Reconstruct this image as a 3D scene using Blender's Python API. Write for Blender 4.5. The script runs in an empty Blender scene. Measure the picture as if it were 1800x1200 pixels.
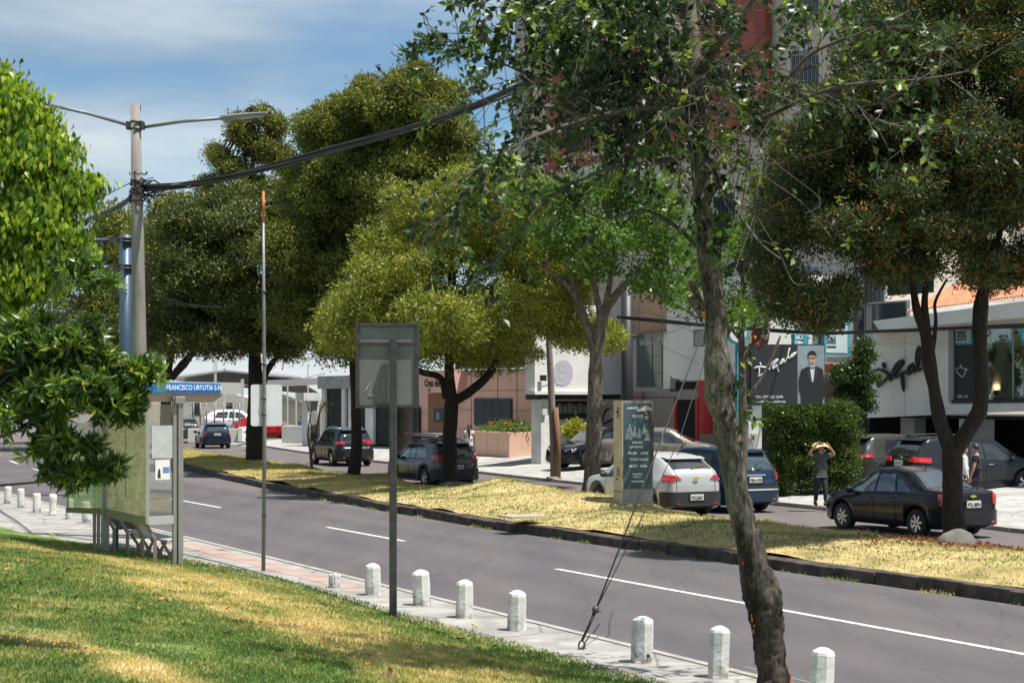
import bpy, bmesh, math, random
import numpy as np
from mathutils import Vector, Matrix, noise
from bpy import context as CTX
R = math.radians
SC = CTX.scene
COL = SC.collection
# ------------------------------------------------------------------ camera
FPX = 3000.0; CX = 900.0; HZ = 695.0; CH = 3.1
cam_d = bpy.data.cameras.new("camera"); cam = bpy.data.objects.new("camera", cam_d); COL.objects.link(cam)
cam.location = (0, 0, CH); cam.rotation_euler = (R(90), 0, 0)
cam_d.sensor_width = 36; cam_d.lens = 36 * FPX / 1800.0
cam_d.shift_y = (HZ - 600) / 1800.0
cam_d.clip_start = 0.5; cam_d.clip_end = 3000
cam_d.dof.use_dof = True; cam_d.dof.focus_distance = 42; cam_d.dof.aperture_fstop = 5.0
SC.camera = cam
# ------------------------------------------------------------------ world
SUNV = Vector((.32, -.15, .935)).normalized()
w = bpy.data.worlds.new("World"); SC.world = w; w.use_nodes = True
nt = w.node_tree; nt.nodes.clear()
def N(nt, t, **k):
    n = nt.nodes.new(t)
    for a, b in k.items(): setattr(n, a, b)
    return n
out = N(nt, 'ShaderNodeOutputWorld'); bg = N(nt, 'ShaderNodeBackground'); sky = N(nt, 'ShaderNodeTexSky', sky_type='NISHITA')
sky.sun_disc = False
sky.sun_elevation = math.asin(SUNV.z); sky.sun_rotation = math.atan2(SUNV.x, SUNV.y)
sky.altitude = 2800; sky.air_density = 1.4; sky.dust_density = .35; sky.ozone_density = 2.0
tc = N(nt, 'ShaderNodeTexCoord'); mp = N(nt, 'ShaderNodeMapping'); mp.inputs['Scale'].default_value = (2.2, 2.2, 9)
mp.inputs['Location'].default_value = (.35, .2, .55)
mp.inputs['Rotation'].default_value = (0, R(6), 0)
no = N(nt, 'ShaderNodeTexNoise'); no.inputs['Scale'].default_value = 1.5; no.inputs['Detail'].default_value = 7; no.inputs['Roughness'].default_value = .5
rm = N(nt, 'ShaderNodeValToRGB'); rm.color_ramp.elements[0].position = .33; rm.color_ramp.elements[1].position = .56
rm.color_ramp.elements[0].color = (0, 0, 0, 1); rm.color_ramp.elements[1].color = (1, 1, 1, 1)
mx = N(nt, 'ShaderNodeMixRGB'); mx.inputs['Color2'].default_value = (7.2, 8.1, 8.5, 1)
m2 = N(nt, 'ShaderNodeMath', operation='MULTIPLY'); m2.inputs[1].default_value = .9
hsv = N(nt, 'ShaderNodeMixRGB', blend_type='MULTIPLY'); hsv.inputs['Fac'].default_value = 1; hsv.inputs['Color2'].default_value = (.86, 1.12, 1.24, 1)
L = nt.links.new
L(tc.outputs['Generated'], mp.inputs['Vector']); L(mp.outputs[0], no.inputs['Vector']); L(no.outputs['Fac'], rm.inputs[0])
L(rm.outputs[0], m2.inputs[0]); L(m2.outputs[0], mx.inputs['Fac']); L(sky.outputs[0], hsv.inputs['Color1']); L(hsv.outputs[0], mx.inputs['Color1'])
mp2 = N(nt, 'ShaderNodeMapping'); mp2.inputs['Scale'].default_value = (1.6, 1.6, 6.5); mp2.inputs['Location'].default_value = (.9, .1, .2); no2 = N(nt, 'ShaderNodeTexNoise'); no2.inputs['Scale'].default_value = 1.9; no2.inputs['Detail'].default_value = 6
r2_ = N(nt, 'ShaderNodeValToRGB'); r2_.color_ramp.elements[0].position = .36; r2_.color_ramp.elements[1].position = .60; r2_.color_ramp.elements[0].color = (.36, .50, .64, 1); r2_.color_ramp.elements[1].color = (.86, .93, .96, 1)
sc2 = N(nt, 'ShaderNodeMixRGB', blend_type='MULTIPLY'); sc2.inputs[0].default_value = 1; sc2.inputs['Color2'].default_value = (9.6, 9.6, 9.6, 1)
L(tc.outputs['Generated'], mp2.inputs['Vector']); L(mp2.outputs[0], no2.inputs['Vector']); L(no2.outputs['Fac'], r2_.inputs[0]); L(r2_.outputs[0], sc2.inputs['Color1']); L(sc2.outputs[0], mx.inputs['Color2'])
L(mx.outputs[0], bg.inputs['Color']); bg.inputs['Strength'].default_value = .056; L(bg.outputs[0], out.inputs['Surface'])
sun_d = bpy.data.lights.new("sun", 'SUN'); sun = bpy.data.objects.new("sun", sun_d); COL.objects.link(sun)
sun_d.energy = 5.0; sun_d.angle = R(.5); sun_d.color = (1, .95, .87)
sun.rotation_euler = SUNV.to_track_quat('Z', 'Y').to_euler()
sun.location = (20, -10, 40)
SC.view_settings.view_transform = 'Standard'; SC.view_settings.look = 'None'; SC.view_settings.exposure = .72; SC.view_settings.gamma = 1
SC.cycles.use_denoising = True
SC.cycles.max_bounces = 6; SC.cycles.transparent_max_bounces = 12; SC.cycles.transmission_bounces = 3
SC.cycles.diffuse_bounces = 2; SC.cycles.glossy_bounces = 3
SC.cycles.sample_clamp_indirect = 4
SC.cycles.use_adaptive_sampling = True
# ------------------------------------------------------------------ placement helpers
D = Vector((-.469, .883, 0)).normalized(); NN = Vector((.883, .469, 0)).normalized()
def curve(t):
    if t <= 50: return 0.0
    if t <= 110: return (t - 50) ** 2 / 550.0
    return 6.545 + (t - 110) * .218
def RP(t, s, z=0.0):
    p = D * t + NN * (s + curve(t)); return Vector((p.x, p.y, z))
def G(px, py, z=0.0):
    Y = FPX * (CH - z) / (py - HZ); return Vector(((px - CX) / FPX * Y, Y, z))
def AT(px, py, Y):
    return Vector(((px - CX) / FPX * Y, Y, CH - (py - HZ) * Y / FPX))
def interp(tab, x):
    return float(np.interp(x, [a for a, b in tab], [b for a, b in tab]))
# ------------------------------------------------------------------ tagging
def tag(o, label=None, cat=None, group=None, kind=None):
    if label: o['label'] = label
    if cat: o['category'] = cat
    if group: o['group'] = group
    if kind: o['kind'] = kind
    return o
def empty(name, loc=(0, 0, 0), rz=0.0, label=None, cat=None, group=None):
    o = bpy.data.objects.new(name, None); COL.objects.link(o); o.location = loc; o.rotation_euler = (0, 0, rz)
    o.empty_display_size = .2
    return tag(o, label, cat, group)
def copy_tree(o, parent=None):
    c = o.copy(); COL.objects.link(c)
    if parent is not None:
        c.parent = parent
    for ch in [x for x in bpy.data.objects if x.parent == o]: copy_tree(ch, c)
    return c
class MB:
    """collects geometry and links it as one mesh object"""
    def __init__(s): s.v = []; s.f = []; s.mi = []; s.sm = []
    def add(s, v, f, mi=0, smooth=False):
        o = len(s.v); s.v += [tuple(x) for x in v]
        for q in f: s.f.append([i + o for i in q]); s.mi.append(mi); s.sm.append(smooth)
        return s
    def box(s, c, d, rz=0.0, mi=0, M=None):
        cx, cy, cz = c; a, b, h = d[0] / 2, d[1] / 2, d[2] / 2; vs = []
        for z in (-h, h):
            for x, y in ((-a, -b), (a, -b), (a, b), (-a, b)):
                p = Vector((x, y, z))
                if M is not None: p = M @ p
                elif rz: p = Matrix.Rotation(rz, 3, 'Z') @ p
                vs.append((p.x + cx, p.y + cy, p.z + cz))
        return s.add(vs, [(3, 2, 1, 0), (4, 5, 6, 7), (0, 1, 5, 4), (1, 2, 6, 5), (2, 3, 7, 6), (3, 0, 4, 7)], mi)
    def bar(s, a, b, w, h, mi=0, up=(0, 0, 1)):
        a = Vector(a); b = Vector(b); d = (b - a); L = d.length; d.normalize(); u = Vector(up)
        x = d.cross(u)
        if x.length < 1e-4: x = d.cross(Vector((0, 1, 0)))
        x.normalize(); u = x.cross(d)
        M = Matrix((d, x, u)).transposed()
        return s.box((a + b) / 2, (L, w, h), M=M, mi=mi)
    def tube(s, pts, rad, seg=8, mi=0, caps=True, wob=0.0, wsc=3.0):
        pts = [Vector(p) for p in pts]; n = len(pts)
        if not hasattr(rad, '__len__'): rad = [rad] * n
        vs = []; ref = Vector((.31, .9, .2)).normalized(); px = None
        for i, p in enumerate(pts):
            t = (pts[min(i + 1, n - 1)] - pts[max(i - 1, 0)])
            if t.length < 1e-6: t = Vector((0, 0, 1))
            t.normalize()
            if px is None:
                px = t.cross(ref)
                if px.length < .05: px = t.cross(Vector((1, 0, 0)))
            px = (px - t * px.dot(t)).normalized(); py = t.cross(px)
            for k in range(seg):
                a = 2 * math.pi * k / seg; q = px * math.cos(a) + py * math.sin(a); r = rad[i]
                if wob:
                    r *= 1 + wob * noise.noise((p + q * rad[i]) * wsc)
                vs.append(p + q * r)
        fs = [(i * seg + k, i * seg + (k + 1) % seg, (i + 1) * seg + (k + 1) % seg, (i + 1) * seg + k) for i in range(n - 1) for k in range(seg)]
        s.add(vs, fs, mi, True)
        if caps:
            o = len(s.v) - len(vs)
            s.f.append([o + k for k in range(seg)][::-1]); s.mi.append(mi); s.sm.append(False)
            s.f.append([o + (n - 1) * seg + k for k in range(seg)]); s.mi.append(mi); s.sm.append(False)
        return s
    def lathe(s, prof, c=(0, 0, 0), axis='Z', seg=24, mi=0, smooth=True, close=True):
        n = len(prof); vs = []
        for r, h in prof:
            for k in range(seg):
                a = 2 * math.pi * k / seg
                if axis == 'Z': p = (r * math.cos(a), r * math.sin(a), h)
                elif axis == 'Y': p = (r * math.cos(a), h, r * math.sin(a))
                else: p = (h, r * math.cos(a), r * math.sin(a))
                vs.append((p[0] + c[0], p[1] + c[1], p[2] + c[2]))
        fs = [(i * seg + k, i * seg + (k + 1) % seg, (i + 1) * seg + (k + 1) % seg, (i + 1) * seg + k) for i in range(n - 1) for k in range(seg)]
        s.add(vs, fs, mi, smooth)
        if close:
            o = len(s.v) - len(vs)
            for base in (0, (n - 1) * seg):
                if prof[0 if base == 0 else -1][0] > 1e-4:
                    s.f.append([o + base + k for k in range(seg)]); s.mi.append(mi); s.sm.append(False)
        return s
    def prism(s, front, back, mi=0):
        n = len(front); v = list(front) + list(back)
        f = [list(range(n)), list(range(2 * n - 1, n - 1, -1))] + [(i, i + n, (i + 1) % n + n, (i + 1) % n) for i in range(n)]
        return s.add(v, f, mi)
    def grid(s, rows, mi=0, smooth=True, flip=False):
        m = len(rows[0]); v = [p for r in rows for p in r]
        f = []
        for i in range(len(rows) - 1):
            for j in range(m - 1):
                q = (i * m + j, i * m + j + 1, (i + 1) * m + j + 1, (i + 1) * m + j)
                f.append(q[::-1] if flip else q)
        return s.add(v, f, mi, smooth)
    def build(s, name, mats, parent=None, bevel=0, recalc=True):
        me = bpy.data.meshes.new(name); me.from_pydata([tuple(x) for x in s.v], [], s.f)
        if not isinstance(mats, (list, tuple)): mats = [mats]
        for m in mats: me.materials.append(m)
        me.polygons.foreach_set('material_index', s.mi); me.polygons.foreach_set('use_smooth', s.sm)
        if recalc:
            bm = bmesh.new(); bm.from_mesh(me); bmesh.ops.recalc_face_normals(bm, faces=bm.faces); bm.to_mesh(me); bm.free()
        me.update()
        o = bpy.data.objects.new(name, me); COL.objects.link(o)
        if parent is not None: o.parent = parent
        if bevel:
            b = o.modifiers.new('bevel', 'BEVEL'); b.width = bevel; b.segments = 2; b.limit_method = 'ANGLE'; b.angle_limit = R(40)
        return o
# ------------------------------------------------------------------ materials
MATS = {}
def mat(name, col=(.5, .5, .5), rough=.6, metal=0.0, spec=.5, var=0.0, vscale=6.0, bump=0.0, bscale=30.0, col2=None, coat=0.0, stretch=None, emit=0, detail=5, lo=.35, hi=.65, alpha=1, trans=0):
    if name in MATS: return MATS[name]
    m = bpy.data.materials.new(name); m.use_nodes = True; nt = m.node_tree; b = nt.nodes['Principled BSDF']; L = nt.links.new
    b.inputs['Base Color'].default_value = (*col, 1); b.inputs['Roughness'].default_value = rough; b.inputs['Metallic'].default_value = metal
    b.inputs['Specular IOR Level'].default_value = spec; b.inputs['Coat Weight'].default_value = coat; b.inputs['Coat Roughness'].default_value = .04
    if emit: b.inputs['Emission Color'].default_value = (*col, 1); b.inputs['Emission Strength'].default_value = emit
    if trans: b.inputs['Transmission Weight'].default_value = trans
    if var or col2 or bump:
        tc = N(nt, 'ShaderNodeTexCoord'); mp = N(nt, 'ShaderNodeMapping'); L(tc.outputs['Object'], mp.inputs[0])
        if stretch: mp.inputs['Scale'].default_value = stretch
    if var or col2:
        no = N(nt, 'ShaderNodeTexNoise'); no.inputs['Scale'].default_value = vscale; no.inputs['Detail'].default_value = detail; no.inputs['Roughness'].default_value = .62
        L(mp.outputs[0], no.inputs['Vector']); r = N(nt, 'ShaderNodeValToRGB'); L(no.outputs['Fac'], r.inputs[0])
        r.color_ramp.elements[0].position = lo; r.color_ramp.elements[1].position = hi
        c2 = col2 if col2 else tuple(min(1, c * (1 + var)) for c in col); c1 = col if col2 else tuple(c * (1 - var) for c in col)
        r.color_ramp.elements[0].color = (*c1, 1); r.color_ramp.elements[1].color = (*c2, 1); L(r.outputs[0], b.inputs['Base Color'])
    if bump:
        n2 = N(nt, 'ShaderNodeTexNoise'); n2.inputs['Scale'].default_value = bscale; n2.inputs['Detail'].default_value = 5; L(mp.outputs[0], n2.inputs['Vector'])
        bp = N(nt, 'ShaderNodeBump'); bp.inputs['Strength'].default_value = bump; bp.inputs['Distance'].default_value = .02
        L(n2.outputs['Fac'], bp.inputs['Height']); L(bp.outputs[0], b.inputs['Normal'])
    MATS[name] = m
    return m
def glass(name, tint=(.8, .85, .85), refl=.25, rough=.02):
    """thin pane: mirror reflection mixed with see-through"""
    if name in MATS: return MATS[name]
    m = bpy.data.materials.new(name); m.use_nodes = True; nt = m.node_tree; nt.nodes.clear(); L = nt.links.new
    o = N(nt, 'ShaderNodeOutputMaterial'); g = N(nt, 'ShaderNodeBsdfGlossy'); t = N(nt, 'ShaderNodeBsdfTransparent'); mx = N(nt, 'ShaderNodeMixShader')
    g.inputs['Roughness'].default_value = rough; g.inputs['Color'].default_value = (.9, .95, .95, 1); t.inputs['Color'].default_value = (*tint, 1)
    lw = N(nt, 'ShaderNodeLayerWeight'); lw.inputs['Blend'].default_value = .3
    ma = N(nt, 'ShaderNodeMath', operation='MULTIPLY_ADD'); ma.inputs[1].default_value = .6; ma.inputs[2].default_value = refl; ma.use_clamp = True
    L(lw.outputs['Fresnel'], ma.inputs[0]); L(ma.outputs[0], mx.inputs[0]); L(t.outputs[0], mx.inputs[1]); L(g.outputs[0], mx.inputs[2]); L(mx.outputs[0], o.inputs[0])
    MATS[name] = m; return m
def leafmat(name, stops, rough=.45, trans=.35, spec=.4):
    """stops: [(pos, colour)] read by the per-leaf 'tint' attribute"""
    m = bpy.data.materials.new(name); m.use_nodes = True; nt = m.node_tree; L = nt.links.new; b = nt.nodes['Principled BSDF']
    a = N(nt, 'ShaderNodeAttribute'); a.attribute_name = 'tint'; r = N(nt, 'ShaderNodeValToRGB')
    e = r.color_ramp.elements
    while len(e) < len(stops): e.new(.5)
    for i, (p, c) in enumerate(stops): e[i].position = p; e[i].color = (*c, 1)
    L(a.outputs['Fac'], r.inputs[0]); L(r.outputs[0], b.inputs['Base Color']); b.inputs['Roughness'].default_value = rough; b.inputs['Specular IOR Level'].default_value = spec
    t = N(nt, 'ShaderNodeBsdfTranslucent'); mx = N(nt, 'ShaderNodeMixShader'); mx.inputs[0].default_value = trans
    ml = N(nt, 'ShaderNodeMixRGB', blend_type='MULTIPLY'); ml.inputs[0].default_value = 1; ml.inputs['Color2'].default_value = (1.9, 2.0, .7, 1)
    L(r.outputs[0], ml.inputs['Color1']); L(ml.outputs[0], t.inputs['Color'])
    o = nt.nodes['Material Output']; L(b.outputs[0], mx.inputs[1]); L(t.outputs[0], mx.inputs[2]); L(mx.outputs[0], o.inputs[0])
    MATS[name] = m; return m
# ------------------------------------------------------------------ text
def text(s, size, M, name, m, parent=None, depth=.01, bold=0.0, width=None, align='LEFT', shear=0.0):
    cu = bpy.data.curves.new('t', 'FONT'); cu.body = s; cu.size = size; cu.extrude = depth / 2; cu.offset = bold; cu.align_x = align; cu.shear = shear
    cu.resolution_u = 3
    tmp = bpy.data.objects.new('t', cu); COL.objects.link(tmp); dg = CTX.evaluated_depsgraph_get(); dg.update()
    me = bpy.data.meshes.new_from_object(tmp.evaluated_get(dg)); bpy.data.objects.remove(tmp); me.name = name
    xs = [v.co.x for v in me.vertices]
    if width and xs:
        k = width / (max(xs) - min(xs)); me.transform(Matrix.Diagonal((k, 1, 1, 1)))
    me.transform(M); me.materials.clear(); me.materials.append(m)
    o = bpy.data.objects.new(name, me); COL.objects.link(o)
    if parent is not None: o.parent = parent
    return o
class Face:
    """vertical wall plane through two ground points; reads picture points onto it"""
    def __init__(s, a, b):
        s.a = Vector((a[0], a[1], 0)); s.b = Vector((b[0], b[1], 0)); s.u = (s.b - s.a).normalized()
        s.n = Vector((s.u.y, -s.u.x, 0))
    def p(s, px, py, o=0.0):
        a = (px - CX) / FPX; k = s.n.x * s.a.x + s.n.y * s.a.y + o; Y = k / (s.n.x * a + s.n.y)
        return Vector((a * Y, Y, CH - (py - HZ) * Y / FPX))
    def poly(s, mb, pts, th=.1, o=0.0, mi=0):
        f = [s.p(x, y, o) for x, y in pts]; return mb.prism(f, [q - s.n * th for q in f], mi)
    def rect(s, mb, x0, y0, x1, y1, th=.1, o=0.0, mi=0, level=True):
        if not level: return s.poly(mb, [(x0, y0), (x1, y0), (x1, y1), (x0, y1)], th, o, mi)
        A = s.p(x0, y0, o); B = s.p(x1, y1, o)
        f = [A, Vector((B.x, B.y, A.z)), B, Vector((A.x, A.y, B.z))]
        # height set at the left edge, so edges stay level
        zl = s.p(x0, y1, o).z; f[2] = Vector((B.x, B.y, zl)); f[3] = Vector((A.x, A.y, zl))
        return mb.prism(f, [q - s.n * th for q in f], mi)
    def M(s, px, py, o=0.0, rot=0.0):
        q = s.p(px, py, o); m = Matrix((s.u, Vector((0, 0, 1)), s.n)).transposed().to_4x4(); m.translation = q
        return m @ Matrix.Rotation(rot, 4, 'Z')
# ------------------------------------------------------------------ leaves
def leaves(name, pos, dr, ln, wd, tint, m, parent=None, fold=True, seed=0, curl=.0, nrm=None):
    rs = np.random.RandomState(seed); n = len(pos); pos = np.asarray(pos, dtype=np.float32)
    dr = dr / (np.linalg.norm(dr, axis=1, keepdims=True) + 1e-9)
    rv = rs.normal(size=(n, 3)) * (.36 if nrm is not None else 1)
    if nrm is not None: rv = rv + nrm; rv = rv / (np.linalg.norm(rv, axis=1, keepdims=True) + 1e-9)
    sd = np.cross(dr, rv); sd /= np.linalg.norm(sd, axis=1, keepdims=True) + 1e-9
    up = np.cross(sd, dr); ln = np.broadcast_to(ln, (n,))[:, None]; wd = np.broadcast_to(wd, (n,))[:, None]
    mid = pos + dr * ln * .45; tip = pos + dr * ln + up * ln * (-curl)
    if fold:
        a = mid + sd * wd / 2 + up * wd * .18; b = mid - sd * wd / 2 + up * wd * .18
        V = np.stack([pos, a, mid, b, tip], 1).reshape(-1, 3); k = 5
        F = np.array([[0, 1, 2], [0, 2, 3], [1, 4, 2], [3, 2, 4]])
    else:
        a = mid + sd * wd / 2; b = mid - sd * wd / 2
        V = np.stack([pos, a, tip, b], 1).reshape(-1, 3); k = 4; F = np.array([[0, 1, 2, 3]])
    I = (F[None] + (np.arange(n) * k)[:, None, None]).reshape(-1, F.shape[1])
    me = bpy.data.meshes.new(name); nf = len(I); c = F.shape[1]
    me.vertices.add(len(V)); me.vertices.foreach_set('co', V.astype(np.float32).ravel())
    me.loops.add(nf * c); me.loops.foreach_set('vertex_index', I.ravel().astype(np.int32))
    me.polygons.add(nf); me.polygons.foreach_set('loop_start', (np.arange(nf) * c).astype(np.int32))
    at = me.attributes.new('tint', 'FLOAT', 'POINT'); at.data.foreach_set('value', np.repeat(np.clip(tint, 0, 1), k).astype(np.float32))
    me.materials.append(m); me.update(calc_edges=True)
    o = bpy.data.objects.new(name, me); COL.objects.link(o)
    if parent is not None: o.parent = parent
    return o
def crown_pts(blobs, ncl, per, clr, seed, shell=.10, inner=.16, outward=.6, upb=.25, cull=.72, sub=4, lobe=.85, rag=.09):
    """cluster points on and under the surface of a bundle of lobes; returns pos, dir, tint"""
    rs = np.random.RandomState(seed)
    pw = np.ones(len(blobs))
    if sub:
        nb = []; pw = []
        for c, r in blobs:
            nb.append((np.array(c), np.array(r) * .60)); pw.append(.16); m_ = float(np.mean(r))
            for _ in range(sub):
                u = rs.normal(size=3); u[2] = u[2] * .8 + .2; u /= np.linalg.norm(u); q = min(.62, max(.24, lobe / m_)) * rs.uniform(.65, 1.25)
                nb.append((np.array(c) + u * np.array(r) * (1.02 - q * rs.uniform(.5, 1.0)), m_ * q * np.array([1.1, 1.1, .82]))); pw.append(1.0)
        blobs = nb; pw = np.array(pw)
    C = np.array([b[0] for b in blobs]); Rr = np.array([b[1] for b in blobs])
    w = (Rr[:, 0] * Rr[:, 2]) * pw; w = w / w.sum(); cc = []; nn = []
    while len(cc) < ncl:
        i = rs.choice(len(blobs), p=w); u = rs.normal(size=3); u /= np.linalg.norm(u)
        if rs.rand() < inner: rho = rs.uniform(.35, .85)
        else: rho = 1 - abs(rs.normal()) * shell + rs.normal() * .05 + (rs.uniform(.05, .5) if rs.rand() < rag else 0)
        if sub and pw[i] > .5 and u[2] < -.25 and rs.rand() < .75: continue
        p = C[i] + u * Rr[i] * rho
        if rho > .85:
            d = np.linalg.norm((p - C) / Rr, axis=1); d[i] = 9
            if d.min() < cull: continue
        cc.append(p); nn.append(u)
    cc = np.array(cc); nn = np.array(nn); ct = rs.uniform(0, 1, len(cc))
    P = np.repeat(cc, per, 0); Nn = np.repeat(nn, per, 0); T = np.repeat(ct, per)
    off = rs.normal(size=P.shape) * clr * np.array([1, 1, .7]); P = P + off
    Nn = Nn * .8 + off / (clr * 1.6); Nn = Nn / np.linalg.norm(Nn, axis=1, keepdims=True)
    d = Nn * outward + rs.normal(size=P.shape) * .7 + np.array([0, 0, upb])
    T = T * .55 + rs.uniform(0, .45, len(T))
    crown_pts.n = Nn
    return P, d, T
def deepen(bl, seed, amt=1.0):
    """give a flat bundle of lobes the depth of a round crown"""
    rs = np.random.RandomState(seed); C = np.array([b[0] for b in bl]); cx = C[:, 0].mean(); W_ = max(abs(C[:, 0] - cx).max() + bl[0][1][0] * .5, 1); o = []
    for c, r in bl:
        dep = W_ * math.sqrt(max(.08, 1 - ((c[0] - cx) / W_) ** 2)) * amt; Y0 = c[1]; o.append((c, r))
        for s_ in (-1, 1):
            dy = s_ * dep * rs.uniform(.35, .85); k = (Y0 + dy) / Y0; c2 = np.array([c[0] * k, Y0 + dy, CH + (c[2] - CH) * k]) ; sh = rs.uniform(.75, .95); o.append((c2 + rs.normal(size=3) * .12 * r, r * k * sh))
    return o
def blobs_px(L, Y):
    """lobes given as picture ellipses (cx, cy, rx, ry[, dY]) at distance Y"""
    o = []
    for b in L:
        y = Y + (b[4] if len(b) > 4 else 0); c = AT(b[0], b[1], y); k = y / FPX
        o.append((np.array(c), np.array([b[2] * k, (b[2] + b[3]) / 2 * k * .95, b[3] * k])))
    return o
def limb(mb, pts, radii, seg=8, wob=.12, sub=4, wsc=3.0, jit=0.0, rnd=None):
    """smooth tapered limb through the points"""
    pts = [Vector(p) for p in pts]; n = len(pts); P = []; Q = []
    for i in range(n - 1):
        p0 = pts[max(i - 1, 0)]; p1 = pts[i]; p2 = pts[i + 1]; p3 = pts[min(i + 2, n - 1)]
        for k in range(sub):
            t = k / sub
            P.append(.5 * ((2 * p1) + (p2 - p0) * t + (2 * p0 - 5 * p1 + 4 * p2 - p3) * t * t + (3 * p1 - p0 - 3 * p2 + p3) * t ** 3)); Q.append(radii[i] * (1 - t) + radii[i + 1] * t)
    P.append(pts[-1]); Q.append(radii[-1])
    if jit: P = [p + Vector((rnd.uniform(-jit, jit), rnd.uniform(-jit, jit), 0)) if 0 < i < len(P) - 1 else p for i, p in enumerate(P)]
    mb.tube(P, Q, seg, wob=wob, wsc=wsc); return P
# ================================================================== ground, roads, lawn
def fbm(x, y, z=0): return noise.fractal(Vector((x, y, z)), 1.0, 2.0, 4)
m_earth = mat('earth', (.16, .14, .09), .95, var=.3, vscale=.4)
MB().add([(-900, -300, -.12), (900, -300, -.12), (900, 1600, -.12), (-900, 1600, -.12)], [(0, 1, 2, 3)]).build('ground', m_earth)
tag(bpy.data.objects['ground'], 'dry earth ground under the street', kind='structure')
def asphalt():
    m = mat('asphalt', (.105, .098, .103), .82, spec=.35, bump=.5, bscale=90)
    nt = m.node_tree; L = nt.links.new; b = nt.nodes['Principled BSDF']
    g = N(nt, 'ShaderNodeNewGeometry'); mp = N(nt, 'ShaderNodeMapping'); mp.inputs['Rotation'].default_value = (0, 0, R(-28)); mp.inputs['Scale'].default_value = (1, .16, 1)
    L(g.outputs['Position'], mp.inputs[0])
    n1 = N(nt, 'ShaderNodeTexNoise'); n1.inputs['Scale'].default_value = .8; n1.inputs['Detail'].default_value = 6; n1.inputs['Roughness'].default_value = .6; L(mp.outputs[0], n1.inputs['Vector'])
    r = N(nt, 'ShaderNodeValToRGB'); L(n1.outputs['Fac'], r.inputs[0]); e = r.color_ramp.elements
    e[0].position = .36; e[0].color = (.084, .080, .087, 1); e[1].position = .64; e[1].color = (.112, .099, .103, 1)
    n2 = N(nt, 'ShaderNodeTexNoise'); n2.inputs['Scale'].default_value = 60; n2.inputs['Detail'].default_value = 3; L(g.outputs['Position'], n2.inputs['Vector'])
    mr = N(nt, 'ShaderNodeMapRange'); L(n2.outputs['Fac'], mr.inputs[0]); mr.inputs[1].default_value = .3; mr.inputs[2].default_value = .7; mr.inputs[3].default_value = .72; mr.inputs[4].default_value = 1.28
    mu = N(nt, 'ShaderNodeMixRGB', blend_type='MULTIPLY'); mu.inputs[0].default_value = 1; L(r.outputs[0], mu.inputs[1]); L(mr.outputs[0], mu.inputs[2])
    # hairline cracks and tar joints running along the lanes
    n3 = N(nt, 'ShaderNodeTexNoise'); n3.inputs['Scale'].default_value = 1.6; n3.inputs['Detail'].default_value = 4; L(g.outputs['Position'], n3.inputs['Vector'])
    ad = N(nt, 'ShaderNodeMixRGB', blend_type='ADD'); ad.inputs[0].default_value = .35; L(mp.outputs[0], ad.inputs[1]); L(n3.outputs['Color'], ad.inputs[2])
    vo = N(nt, 'ShaderNodeTexVoronoi', feature='DISTANCE_TO_EDGE'); vo.inputs['Scale'].default_value = .55; L(ad.outputs[0], vo.inputs['Vector'])
    cr = N(nt, 'ShaderNodeMapRange'); L(vo.outputs['Distance'], cr.inputs[0]); cr.inputs[1].default_value = .0; cr.inputs[2].default_value = .012; cr.inputs[3].default_value = .72; cr.inputs[4].default_value = 1
    m4 = N(nt, 'ShaderNodeMixRGB', blend_type='MULTIPLY'); m4.inputs[0].default_value = .75; L(mu.outputs[0], m4.inputs[1]); L(cr.outputs[0], m4.inputs[2]); L(m4.outputs[0], b.inputs['Base Color'])
    return m
def tracks(m):
    nt = m.node_tree; L = nt.links.new; b = nt.nodes['Principled BSDF']; src = b.inputs['Base Color'].links[0].from_socket; g = N(nt, 'ShaderNodeNewGeometry')
    d = N(nt, 'ShaderNodeVectorMath', operation='DOT_PRODUCT'); L(g.outputs['Position'], d.inputs[0]); d.inputs[1].default_value = (NN.x, NN.y, 0)
    n = N(nt, 'ShaderNodeTexNoise'); n.inputs['Scale'].default_value = .35; n.inputs['Detail'].default_value = 6; L(g.outputs['Position'], n.inputs['Vector']); a = N(nt, 'ShaderNodeMath', operation='MULTIPLY_ADD'); a.inputs[1].default_value = .7; L(n.outputs['Fac'], a.inputs[0]); L(d.outputs['Value'], a.inputs[2])
    mr = N(nt, 'ShaderNodeMapRange'); L(a.outputs[0], mr.inputs[0]); mr.inputs[1].default_value = 10.5; mr.inputs[2].default_value = 20.5
    r = N(nt, 'ShaderNodeValToRGB'); L(mr.outputs[0], r.inputs[0]); e = r.color_ramp.elements
    st = [(11.1, .84), (11.55, .62), (12.5, .54), (13.2, .63), (14.2, .545), (14.9, .62), (15.6, .635), (16.3, .545), (17.1, .63), (17.9, .55), (18.5, .64), (18.85, .80)]
    while len(e) < len(st): e.new(.5)
    for i, (s_, v) in enumerate(st): e[i].position = (s_ - 10.5) / 10; e[i].color = (v, v * (.99 if v < .7 else .96), v * (1 if v < .7 else .90), 1)
    x = N(nt, 'ShaderNodeMixRGB', blend_type='MULTIPLY'); x.inputs[0].default_value = 1; L(src, x.inputs[1]); L(r.outputs[0], x.inputs[2])
    y = N(nt, 'ShaderNodeMixRGB', blend_type='MULTIPLY'); y.inputs[0].default_value = 1; L(x.outputs[0], y.inputs[1]); y.inputs[2].default_value = (1.58, 1.58, 1.58, 1); L(y.outputs[0], b.inputs['Base Color'])
m_asph = asphalt(); tracks(m_asph)
m_paint = mat('road_paint', (.16, .155, .155), .75, col2=(.58, .58, .55), vscale=11, lo=.36, hi=.47, detail=9)
m_conc = mat('concrete', (.25, .24, .225), .9, col2=(.36, .35, .33), vscale=1.1, bump=.3, bscale=25)
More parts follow.
